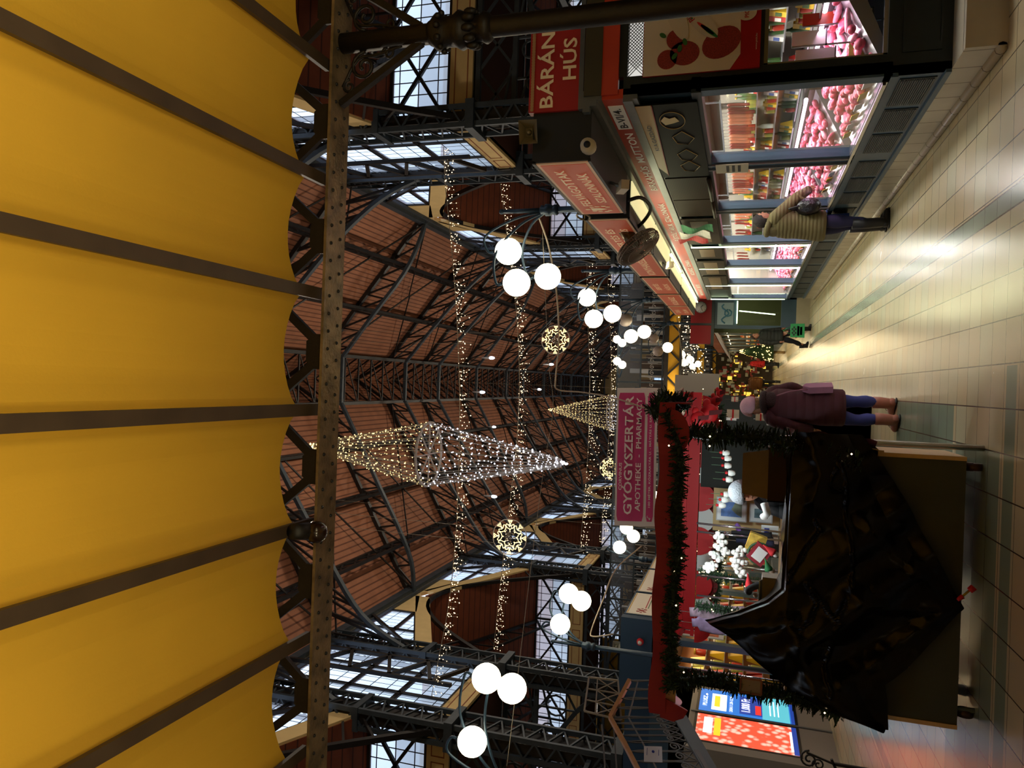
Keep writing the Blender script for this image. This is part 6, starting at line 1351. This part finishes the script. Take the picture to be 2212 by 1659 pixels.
o = thing('market_hall_end', 'dark stalls closing the far end of the aisle', 'stall', (-1, 52, 0)); mb = MB(); mb.box(-5, 2.6, 52, 52.4, 0, 3.6); obj('wall', mb, mat('end_dark', 0x3a2c1c, .6, noise_=.4, nscale=3), o)
mb = MB(); rr_ = random.Random(2)
for k in range(420): mb.m = rr_.choice((0, 1, 1, 2, 2)); x = rr_.uniform(-4.8, 2.4); z = rr_.uniform(.2, 3.3); y_ = rr_.uniform(50.6, 51.9); mb.box(x, x+rr_.uniform(.05, .25), y_, y_+.1, z, z+rr_.uniform(.05, .3))
obj('goods', mb, [mat('glowing_yellow_goods', 0xf0c850, .5, em=1.2, emc=0xf0c850, sample=False), cc_('paprika', 0), cc_('clear', 0)], o)['kind'] = 'stuff'  # yellow goods emit their own glow in place of stall lighting
o = thing('lit_tree', 'small glowing golden Christmas tree far down on the right of the aisle', 'tree', (1.6, 36, 0)); mb = MB(); mb.lathe([(.45, .5), (.3, 1.0), (.35, 1.0), (.18, 1.5), (.22, 1.5), (.02, 2.0)], (1.75, 36, 0), 12); obj('branches', mb, fir2, o); mb = MB(); rr_ = random.Random(8)
for k in range(150): z = rr_.uniform(.5, 1.95); a = rr_.uniform(0, 6.28); r_ = .46*(1-(z-.5)/1.6); octa(mb, (1.75+r_*math.cos(a), 36+r_*math.sin(a), z), .03)
obj('bulbs', mb, bulb_y, o)['kind'] = 'stuff'; mb = MB(); mb.cyl((1.75, 36, 0), (1.75, 36, .5), .06); obj('trunk', mb, wood_l, o)
# end of the second right block: clock, red boards, poster, lit window
eb = thing('corner_stall', 'blue corner stall with red boards and a lit window behind the butcher row', 'stall', (2.0, 22.6, 0))
mb = MB(); mb.box(1.75, 2.7, 22.6, 22.7, .35, .75); mb.box(1.75, 1.85, 22.58, 22.7, .35, 2.6); mb.box(2.6, 5.6, 22.6, 22.7, .35, 3.3); mb.box(1.75, 2.7, 22.6, 22.7, 1.95, 2.6); obj('front_wall', mb, blue, eb)
mb = MB(); mb.box(1.75, 5.6, 22.6, 24.3, 0, .35); obj('plinth', mb, tilew, eb); mb = MB(); mb.box(1.75, 5.5, 24.2, 24.3, .35, 3.3); mb.box(5.5, 5.6, 22.6, 24.3, .35, 3.3); obj('back_wall', mb, mat('corner_dark', 0x3c4018, .6), eb)
mb = MB(); mb.box(1.9, 2.6, 22.55, 22.6, 2.66, 3.25); mb.box(1.3, 1.85, 22.6, 22.65, 2.66, 3.25); obj('red_board', mb, mat('board_red', 0x9c1420, .5), eb)
mb = MB(); mb.box(1.84, 1.9, 22.54, 22.62, 2.6, 3.3); mb.box(1.25, 2.6, 22.52, 22.6, 2.58, 2.66); obj('board_frame', mb, blue_d, eb)
mb = MB(); mb.quad((1.85, 22.62, .78), (2.6, 22.62, .78), (2.6, 22.62, 1.93), (1.85, 22.62, 1.93)); obj('window_pane', mb, clear, eb)
mb = MB(); mb.cyl((1.9, 22.56, 1.95), (2.55, 22.56, 1.95), .015, seg=6); mb.cyl((2.2, 22.9, .9), (2.3, 22.9, 1.9), .015, seg=6); obj('tube', mb, mat('led_white_green'), eb)
mb = MB(); mb.box(1.86, 2.5, 22.53, 22.56, 2.05, 2.5); mb.m = 1; mb.loft([(1.9+.55*k/10, 22.52, 2.28+.1*math.sin(k*.9)) for k in range(11)], .02, 6); mb.loft([(2.2+.1*math.cos(k), 22.52, 2.2+.1*math.sin(k)) for k in range(7)], .02, 6); obj('wave_poster', mb, [mat('poster_pale_blue', 0x9cb4c0, .5), mat('poster_blue', 0x4a88a8, .5)], eb)
lamp('corner_light', 'AREA', (2.3, 23.2, 2.4), 12, (.9, 1., .6), .5)
o = thing('wall_clock', 'round white wall clock on the red board behind the butcher row', 'clock', (2.2, 22.5, 2.95)); c = px(1514, 664, 22.5); mb = MB(); mb.cyl(c, c-V((0, .05, 0)), .17, seg=28); obj('case', mb, grey_m, o); mb = MB(); mb.cyl(c-V((0, .05, 0)), c-V((0, .055, 0)), .155, seg=28); obj('dial', mb, whitef, o)
mb = MB(); f = c-V((0, .06, 0)); mb.bar(f, f+V((.07, 0, -.07)), .014); mb.bar(f, f+V((-.10, 0, -.05)), .01); [mb.bar(f+V((.12*math.cos(k*PI/6), 0, .12*math.sin(k*PI/6))), f+V((.14*math.cos(k*PI/6), 0, .14*math.sin(k*PI/6))), .01) for k in range(12)]; obj('hands', mb, blk, o)
# second booth beyond the first
sb2 = thing('market_booth', 'second market booth with white sheets and red roof edge behind the passer-by', 'booth', (-1.2, 11, 0))
mb = MB(); mb.prism([(-.05, 11.0, 2.35), (-2.6, 11.0, 2.35), (-2.6, 13.5, 2.5), (-.05, 13.5, 2.5)], (0, 0, .03)); obj('roof_cloth', mb, red_f, sb2)
mb = MB()
for x, y in ((-.68, 11.05), (-2.5, 11.05), (-.8, 13.4), (-2.5, 13.4)): mb = MB(); mb.cyl((x, y, 0), (x, y, 2.4), .02, seg=8); obj('pole', mb, chrome, sb2); mb = MB(); mb.box(-2.5, -.15, 11.2, 11.9, .85, .9); mb.box(-2.5, -.15, 11.2, 11.25, 0, .9); obj('table', mb, wood_l, sb2)
mb = MB(); mb.box(-2.6, -.1, 12.4, 12.45, .9, 2.2); obj('back_cloth', mb, mat('booth_back', 0x2a2f2c, .7), sb2)
for k, (x0, x1, z0, z1) in enumerate(((-.10, .18, 2.05, 2.5), (.0, .22, 2.0, 2.35))):
    mb = MB(); mb.box(x0, x1, 11.0+.4*k, 11.01+.4*k, z0+.02, z1+.12); mb.bar((x0, 11.0+.4*k, z1+.1), (-.3, 11.1+.4*k, 2.37), .01); o = obj('white_sheet', mb, mat('sheet_white', 0xb8b8b4, .6)); tag(o, '%s plain white sheet hung above the passer-by in the pink hat' % ('nearer', 'farther')[k], 'sheet')
rnd3 = random.Random(21); pg = None
for k in range(34):
    x, z, y = rnd3.uniform(-2.3, -.15), rnd3.uniform(.95, 2.1), rnd3.uniform(11.3, 12.2)
    if pg is None:
        pg = thing('gift_packet', 'x', 'packet'); mb = MB(); mb.box(-.05, .05, -.03, .03, -.07, .07); obj('body', mb, cc_('white', 0), pg); mb = MB(); mb.box(-.052, .052, -.032, .032, -.01, .01); obj('ribbon', mb, red_b, pg); mb = MB(); mb.bar((0, 0, .07), (0, 0, .2), .004); obj('cord', mb, chrome, pg); pg.location = (x, y, z); pg['label'] = 'small white gift packet with red ribbon in the second booth'; pg['group'] = 'gift packets in the second booth'
    else: dup(pg, (x, y, z), 'small white gift packet with red ribbon in the second booth', 'gift packets in the second booth', rotz=rnd3.uniform(-1, 1), scale=rnd3.uniform(.7, 1.5))
garland([(-.1, 10.9, 2.3), (-.9, 10.9, 2.22), (-1.7, 10.9, 2.22), (-2.5, 10.9, 2.3)], .09, 'green lit garland on the front of the second booth', 220, 20, fir2, seed=15)
# ================================================================ PEOPLE
def skin_to(mb, nodes, edges, root):
    bm = bmesh.new(); sl = bm.verts.layers.skin.verify(); vs = {}
    for k, (p, r) in nodes.items():
        v = bm.verts.new(p); v[sl].radius = (r, r); v[sl].use_root = (k == root); vs[k] = v
    for a, b_ in edges: bm.edges.new((vs[a], vs[b_]))
    me = bpy.data.meshes.new('s'); bm.to_mesh(me); bm.free(); o = bpy.data.objects.new('s', me); COL.objects.link(o)
    o.modifiers.new('k', 'SKIN'); m = o.modifiers.new('u', 'SUBSURF'); m.levels = 2; m.render_levels = 2
    bpy.context.view_layer.update(); e = bpy.data.meshes.new_from_object(o.evaluated_get(bpy.context.evaluated_depsgraph_get()))
    s_ = mb.smooth; mb.smooth = True; mb.add([v.co for v in e.vertices], [tuple(p.vertices) for p in e.polygons]); mb.smooth = s_
    bpy.data.objects.remove(o)
skin_m = mat('skin', 0xc08a70, .55); 
def quilt(name, c_, pitch, depth=.6):
    m = mat(name, c_, .7, noise_=.1, nscale=6, spec=.25); t = m.node_tree; b = t.nodes['Principled BSDF']; co = N(t, 'ShaderNodeTexCoord'); s = N(t, 'ShaderNodeSeparateXYZ'); t.links.new(co.outputs['Object'], s.inputs[0])
    no = N(t, 'ShaderNodeTexNoise'); no.inputs['Scale'].default_value = 5; t.links.new(co.outputs['Object'], no.inputs[0])
    a = N(t, 'ShaderNodeMath', operation='MULTIPLY_ADD'); t.links.new(no.outputs[0], a.inputs[0]); a.inputs[1].default_value = .03; t.links.new(s.outputs['Z'], a.inputs[2])
    d = N(t, 'ShaderNodeMath', operation='MULTIPLY'); t.links.new(a.outputs[0], d.inputs[0]); d.inputs[1].default_value = PI/pitch
    f = N(t, 'ShaderNodeMath', operation='SINE'); t.links.new(d.outputs[0], f.inputs[0]); g = N(t, 'ShaderNodeMath', operation='ABSOLUTE'); t.links.new(f.outputs[0], g.inputs[0])
    bp_ = N(t, 'ShaderNodeBump'); bp_.inputs['Strength'].default_value = depth; bp_.inputs['Distance'].default_value = .03; t.links.new(g.outputs[0], bp_.inputs['Height']); t.links.new(bp_.outputs[0], b.inputs['Normal']); return m
def person(label, loc, face, coat, trousers, boots, hem=.62, armL=None, armR=None, legs=None, lean=0., head=None, hatc=None, hair=0x2a201a, hood=None, bulk=1., boot_h=.16, s=1., turn=0., hairstyle='short', seated=False, quilted=None, detail=True):
    r = thing('person', label, 'person'); 
    hipz = .86
    def T(p):  # lean about the hips
        p = V(p); 
        if p.z > hipz: q = p-V((0, 0, hipz)); c, sn_ = math.cos(lean), math.sin(lean); return V((q.x, q.y*c+q.z*sn_, hipz+q.z*c-q.y*sn_))
        return p
    armL = armL or [(-.24, .02, 1.10), (-.24, .08, .86)]; armR = armR or [(.24, .02, 1.10), (.24, .08, .86)]
    legs = legs or [[(-.10, .02, .47), (-.11, -.02, .09)], [(.10, .02, .47), (.11, .0, .09)]]
    shl, shr = T((-.18, 0, 1.34)), T((.18, 0, 1.34)); eL, wL = map(T, armL); eR, wR = map(T, armR); hd = T((0, .03, 1.535)) if head is None else T(head)
    nodes = {'pel': ((0, 0, .9), .11), 'wai': (T((0, 0, 1.06)), .10), 'che': (T((0, .0, 1.26)), .12), 'nb': (T((0, 0, 1.39)), .055), 'nk': ((T((0, .01, 1.44))), .045), 'hb': (hd-V((0, 0, .03)), .06),
             'sl': (shl, .055), 'el': (eL, .038), 'wl': (wL, .026), 'sr': (shr, .055), 'er': (eR, .038), 'wr': (wR, .026),
             'hl': ((-.09, 0, .84), .085), 'kl': (legs[0][0], .055), 'al': (legs[0][1], .036), 'hr': ((.09, 0, .84), .085), 'kr': (legs[1][0], .055), 'ar': (legs[1][1], .036)}
    ed = [('pel', 'wai'), ('wai', 'che'), ('che', 'nb'), ('nb', 'nk'), ('nk', 'hb'), ('che', 'sl'), ('sl', 'el'), ('el', 'wl'), ('che', 'sr'), ('sr', 'er'), ('er', 'wr'), ('pel', 'hl'), ('hl', 'kl'), ('kl', 'al'), ('pel', 'hr'), ('hr', 'kr'), ('kr', 'ar')]
    for w_, e_, sd, sx_ in ((wL, eL, 'l', 1), (wR, eR, 'r', -1)):
        d = (w_-e_).normalized(); side = d.cross(V((0, 1, 0))); side = side.normalized() if side.length > .1 else V((1, 0, 0)); pal = w_+d*.06
        nodes['p'+sd] = (pal, .028); ed.append(('w'+sd, 'p'+sd))
    mb = MB(); skin_to(mb, nodes, ed, 'pel')
    for w_, e_, sx_ in ((wL, eL, 1), (wR, eR, -1)):
        d = (w_-e_).normalized(); dn = (d+V((0, 0, -.5))).normalized(); fw = V((0, 1, 0)); a = d.cross(V((sx_, 0, 0))); a = a.normalized() if a.length > .1 else fw; k2 = d.cross(a).normalized()
        for i, (o_, l) in enumerate(((-.024, .062), (-.008, .072), (.008, .068), (.024, .055))):
            b0 = w_+d*.075+a*o_; b1 = b0+d*l*.55+k2*.006; b2 = b1+(d*.6+k2*.5*sx_).normalized()*l*.45; mb.loft([b0-d*.02, b0, b1, b2], [.009, .0085, .008, .006], 6)
        t0 = w_+d*.03-a*.02; mb.loft([t0, t0-a*.025+d*.025, t0-a*.03+d*.05], [.011, .009, .007], 6)
    R = Matrix.Rotation(turn, 3, 'Z'); hc = hd+V((0, 0, .0))
    b0 = len(mb.v); mb.sph((0, 0, 0), .1, 20, 14, (.76, .92, 1.16))
    for i in range(b0, len(mb.v)):
        x, y, z = mb.v[i]
        if z < -.03: y += .012*(-z/.1); x *= 1-.25*min(1, (-z-.03)/.09)
        if y > .05 and .0 < z < .045 and .012 < abs(x) < .05: y -= .008
        mb.v[i] = tuple(hc+R @ V((x, y, z)))
    mb.loft([hc+R @ V((0, .088, .03)), hc+R @ V((0, .105, -.008)), hc+R @ V((0, .088, -.018))], [.007, .012, .008], 8)
    for q in (1, -1): mb.sph(hc+R @ V((q*.076, -.005, .0)), .022, 8, 6, (.35, .7, 1.2), R)
    mb.loft([hc+R @ V((-.025, .086, -.048)), hc+R @ V((0, .093, -.046)), hc+R @ V((.025, .086, -.048))], .005, 6)
    obj('body', mb, skin_m, r)
    mb = MB(); [mb.sph(hc+R @ V((q*.031, .079, .022)), .010, 8, 6) for q in (1, -1)]; obj('eyes', mb, mat('eye_dark', 0x1c1410, .2), r)
    cm = quilt(quilted or 'coat_%06x' % coat, coat, .10 if not quilted else .045, .3 if not quilted else .35) 
    # coat: torso, sleeves, collar in one mesh
    B = bulk; mb = MB(); sec = [(hem, .185*B, .15*B), (hem+.02, .20*B, .165*B), (.80, .205*B, .165*B), (.95, .19*B, .15*B), (1.08, .182*B, .145*B), (1.2, .195*B, .15*B), (1.3, .20*B, .14*B), (1.37, .155*B, .115*B), (1.41, .09, .09), (1.46, .075, .08)]
    sec = [q for q in sec if q[0] >= hem-.001]
    P = [T((0, -.005, z)) for z, _, _ in sec]; 
    mb.loft(P, [(b2, a) for _, a, b2 in sec], 24, ref=(0, 1, 0))
    for sh, e_, w_ in ((shl, eL, wL), (shr, eR, wR)):
        mid = sh.lerp(e_, .5); m2 = e_.lerp(w_, .5); S = spline([sh+V((0, 0, .01))+(V((0, 0, 0))-V((sh.x, 0, 0)))*.35, sh, mid, e_, m2, w_+(w_-e_).normalized()*.01], 3); n_ = len(S); rad = [.085*B*(1-.42*i/(n_-1)) for i in range(n_)]; mb.loft(S, rad, 14)
    obj('coat', mb, cm, r)
    if hood is not None:
        mb = MB(); c = T((0, -.03, 1.425)); S = [c+V((.12*math.cos(a), .10*math.sin(a)-.02, -.03*math.sin(a))) for a in [PI*.95+PI*1.1*k/12 for k in range(13)]]; mb.loft(S, [.02]+[.038]*11+[.02], 10); mb.sph(c+V((0, -.10, -.06)), .10, 14, 8, (1.1, .45, .9)); obj('hood', mb, mat('hood_%06x' % hood, hood, .8, bump=.5, bscale=60), r)
    tm = mat('trousers_%06x' % trousers, trousers, .75, noise_=.15, nscale=12); bm_ = mat('boots_%06x' % boots, boots, .5, noise_=.1)
    mb = MB(); mb.loft([(0, 0, 1.0), (0, 0, .92), (0, 0, .82), (0, 0, .78)], [(.12, .155), (.13, .165), (.115, .16), (.08, .12)], 18, ref=(0, 1, 0))
    for sgn, (k_, a_) in ((-1, legs[0]), (1, legs[1])):
        k_, a_ = V(k_), V(a_); S = spline([(sgn*.085, 0, .88), (sgn*.09, 0, .72), k_, k_.lerp(a_, .5)-V((0, .015, 0)), a_+V((0, 0, .04))], 4); n_ = len(S); mb.loft(S, [.095-.045*i/(n_-1)+.008*math.sin(i*1.3) for i in range(n_)], 14)
    obj('trousers', mb, tm, r)
    for sgn, (k_, a_) in ((-1, legs[0]), (1, legs[1])):
        a_ = V(a_); z0 = a_.z-.09; mb = MB(); 
        mb.loft([a_+V((0, -.01, boot_h)), a_+V((0, -.01, boot_h*.5)), a_+V((0, 0, -.0)), a_+V((0, .01, -.035))], [.07, .066, .062, .06], 14)
        mb.loft(spline([a_+V((0, -.055, -.045)), a_+V((0, .0, -.04)), a_+V((0, .08, -.05)), a_+V((0, .15, -.06)), a_+V((0, .19, -.065))], 3), [(.036, .04)]+[(.052, .046)]*5+[(.042, .05)]*4+[(.028, .044)]*2+[(.014, .024)], 14, ref=(0, 0, 1)); obj('boot', mb, bm_, r)
        mb2 = MB(); mb2.loft([a_+V((0, -.075, -.08)), a_+V((0, .05, -.08)), a_+V((0, .2, -.08))], [(.012, .034), (.012, .042), (.01, .03)], 12, ref=(0, 0, 1)); bo_ = [c_ for c_ in bpy.data.objects if c_.parent == r][-1]; obj('sole', mb2, blk, bo_)
    if hatc is not None:
        mb = MB(); b0 = len(mb.v); mb.sph((0, 0, 0), .128, 22, 14, (.88, .98, 1.0))
        for i in range(b0, len(mb.v)):
            x, y, z = mb.v[i]; z2 = max(z, -.02 if y > 0 else -.045); mb.v[i] = tuple(hc+R @ V((x*(1.06 if z > 0 else 1), y, z2+.045)))
        obj('hat', mb, mat('hat_%06x' % hatc, hatc, .9, bump=.6, bscale=90), r)
    mb = MB(); b0 = len(mb.v); mb.sph((0, 0, 0), .108, 20, 14, (.84, .96, 1.08))
    for i in range(b0, len(mb.v)):
        x, y, z = mb.v[i]
        if y > .02: y = .02+(y-.02)*(.35 if z < .05 else .85)
        if z < -.02 and y > -.02: y = -.02
        f = 1+(.10*noise.noise(V((x*30, y*30, z*30))) if hairstyle == 'curly' else 0)
        mb.v[i] = tuple(hc+R @ V((x*f, (y-.012)*f, (z+.012)*f)))
    if hairstyle == 'long': mb.loft([hc+R @ V((0, -.06, -.02)), hc+R @ V((-.02, -.07, -.1)), hc+R @ V((-.05, -.02, -.16))], [(.06, .07), (.05, .06), (.02, .03)], 12)
    obj('hair', mb, mat('hair_%06x' % hair, hair, .7, noise_=.35, nscale=60, bump=.8, bscale=120), r)
    r.location = loc; r.rotation_euler = (0, 0, face); r.scale = (s, s, s); return r
def extra(name, mb, m, r): o = obj(name, mb, m); o.parent = r; return o
# passer-by in the pale pink hat: faces the booth (to the left, slightly away)
w1 = person('person in purple brown quilted coat, pale pink hat and jeans standing by the booth', (-.17, 9.35, 0), .62, 0x4c2c34, 0x34428a, 0xa8705c, hem=.56, armL=[(-.27, .02, 1.12), (-.24, .12, .92)], armR=[(.25, -.02, 1.12), (.24, .10, .92)], legs=[[(-.13, .04, .46), (-.15, -.02, .09)], [(.11, .02, .46), (.13, .06, .09)]], hatc=0xdcb4c4, hair=0x8a6a44, hood=0x2a1a1c, bulk=1.12, turn=.35, hairstyle='long', s=1.0, lean=.03)
mb = MB()
for a_ in ((-.15, -.02, .09), (.13, .06, .09)):
    a_ = V(a_)
    for k in range(3): mb.loft([a_+V((-.03, .05+.02*k, .01-.02*k)), a_+V((0, .065+.02*k, .02-.02*k)), a_+V((.03, .05+.02*k, .01-.02*k))], .004, 5)
    mb.loft([a_+V((0, .06, .03)), a_+V((-.03, .10, .0)), a_+V((-.01, .12, -.03)), a_+V((.02, .09, 0))], .003, 5)
extra('boot_laces', mb, mat('lace_dark', 0x3a2420, .7), w1)
o = thing('handbag', 'pale pink handbag carried at the right side of the purple brown coat', 'bag', (-.05, 9.35, .75)); mb = MB(); mb.prism([(0, 9.2, .70), (.05, 9.38, .70), (.03, 9.36, .98), (.0, 9.28, 1.02), (-.02, 9.2, .95)], (.07, -.02, 0)); obj('body', mb, mat('bag_pink', 0x9a6a88, .6, noise_=.1), o); mb = MB(); mb.loft(spline([V((.03, 9.22, .95)), V((.0, 9.2, 1.15)), V((-.06, 9.26, 1.3)), V((.0, 9.34, 1.1)), V((.04, 9.36, .98))], 4), .008, 6); obj('strap', mb, mat('strap_pink', 0x8a5a6a, .6), o)
o = thing('striped_scarf', 'white and pink patterned scarf end hanging in front of the purple brown coat', 'scarf', (0, 9.5, 1.2)); mb = MB(); mb.loft(spline([V((-.05, 9.5, 1.42)), V((.0, 9.5, 1.3)), V((.02, 9.5, 1.15)), V((.0, 9.5, 1.02))], 4), [(.02, .04)]*13, 10); obj('cloth', mb, stripes('scarf_stripes', 0xd8c0c4, 0x7a5a70, 'Z', .05, .3), o)
# customer at the butcher window: faces the stall, reaching over the counter
w2 = person('person in olive quilted jacket with dark curly hair reaching over the butcher counter', (2.16, 10.45, 0), -1.25, 0x6e6544, 0x16163a, 0x0c0a0c, hem=.74, armL=[(-.20, .26, 1.16), (-.12, .46, 1.06)], armR=[(.22, .26, 1.13), (.13, .44, 1.0)], legs=[[(-.09, .05, .46), (-.10, .03, .09)], [(.10, -.01, .46), (.11, -.04, .09)]], hair=0x2e2828, bulk=1.14, lean=.10, boot_h=.34, hairstyle='curly', s=1.0, quilted='coat_olive', head=(0, .05, 1.52), hood=0x6e6544)
mb = MB(); mb.loft([V((-.05, .1, 1.44)), V((0, .13, 1.43)), V((.05, .1, 1.44))], .02, 8); extra('red_collar', mb, rd, w2)
o = thing('shoulder_bag', 'shiny black shoulder bag held in front of the olive jacket', 'bag', (2.32, 10.2, .95)); mb = MB(); mb.loft(spline([V((2.33, 10.05, .98)), V((2.36, 10.2, .95)), V((2.34, 10.35, .98))], 4), [(.06, .10)]+[(.10, .14)]*7+[(.06, .1)], 14, ref=(1, 0, 0)); obj('body', mb, mat('bag_black', 0x0e0a10, .3, bump=.5, bscale=30), o); mb = MB(); mb.loft(spline([V((2.34, 10.08, 1.08)), V((2.32, 10.15, 1.2)), V((2.34, 10.3, 1.1))], 4), .01, 6); obj('handle', mb, blk, o)
o = thing('carrier_bag', 'blue and yellow printed carrier bag beside the olive jacket at the dado', 'bag', (2.3, 10.75, .5)); mb = MB(); mb.prism([(2.34, 10.75, .42), (2.40, 11.05, .42), (2.38, 11.0, .72), (2.33, 10.78, .70)], (.04, 0, 0)); obj('body', mb, mat('bag_blue', 0x2a4a9a, .5, noise_=.3, nscale=10), o); mb = MB(); mb.sph((2.335, 10.9, .55), .06, 10, 6, (.1, 1, 1)); obj('print', mb, mat('bag_yellow', 0xc8b848, .5), o); mb = MB(); mb.loft([(2.36, 10.8, .7), (2.36, 10.85, .86), (2.37, 10.95, .7)], .006, 5); obj('handle', mb, whitef, o)
# vendor bent over the table in the booth
v1 = person('person in black quilted jacket and grey patterned knit hat bent over inside the booth', (-.84, 7.7, .12), 2.6, 0x15181c, 0x101014, 0x0c0c0c, hem=.72, armL=[(-.22, .22, 1.12), (-.14, .36, 1.05)], armR=[(.22, .22, 1.12), (.12, .36, 1.05)], hatc=0x8a9098, hair=0x8a5a34, bulk=1.15, lean=.35, turn=.2)
mb = MB(); mb.loft([V((-.08, .5, 1.33)), V((0, .54, 1.30)), V((.08, .5, 1.33))], .035, 10); extra('pale_scarf', mb, whitef, v1)
# walker with the green bag, brown coat, others far away
m1 = person('person in dark grey patterned jacket striding with a green carrier bag', (1.50, 22.1, 0), -2.6, 0x2c2e2a, 0x0c0e18, 0x14121a, hem=.76, armL=[(-.24, .0, 1.08), (-.26, .04, .82)], legs=[[(-.1, .16, .46), (-.1, .30, .09)], [(.1, -.08, .46), (.1, -.30, .12)]], hair=0x3a2a1c, bulk=1.1, s=.93)
o = thing('carrier_bag', 'green carrier bag with checker and tulip print held by the striding person', 'bag', (1.5, 21.7, .3)); c = px(1722, 714, 21.7); mb = MB(); mb.prism([(c.x-.19, 21.7, c.z-.19), (c.x+.19, 21.7, c.z-.19), (c.x+.18, 21.7, c.z+.17), (c.x-.18, 21.7, c.z+.17)], (0, .08, 0)); obj('body', mb, mat('bag_green', 0x1f8a4a, .5), o)
mb = MB()
for i in range(5):
    for j in range(3):
        if (i+j) % 2: mb.box(c.x-.14+.05*i, c.x-.09+.05*i, 21.69, 21.70, c.z+.02+.04*j, c.z+.06+.04*j)
obj('checker', mb, blk, o); mb = MB(); mb.box(c.x-.14, c.x+.12, 22.69, 21.7, c.z-.06, c.z+.0); obj('red_print', mb, rd, o); mb = MB(); mb.box(c.x-.12, c.x+.1, 22.69, 21.7, c.z-.13, c.z-.07); obj('yellow_print', mb, mat('bag_yellow'), o); mb = MB(); mb.loft([(c.x-.1, 21.72, c.z+.17), (c.x, 21.72, c.z+.36), (c.x+.1, 21.72, c.z+.17)], .01, 5); obj('handle', mb, mat('bag_green'), o)
person('person in brown jacket standing far down the middle of the aisle', (.35, 39.5, 0), .2, 0x6a4420, 0x101010, 0x303030, hem=.8, hair=0x2a1a10, bulk=1.15, s=1.05)
person('person in red coat far down the aisle by the right stalls', (1.4, 42, 0), 1.2, 0xa01c1c, 0x181818, 0x181818, hem=.7, hair=0x3a2a20, s=1.0)
person('person in dark coat at the left of the far aisle', (-.9, 36, 0), -.4, 0x22201e, 0x14141a, 0x141414, hem=.7, hair=0x1a1410, s=1.0)
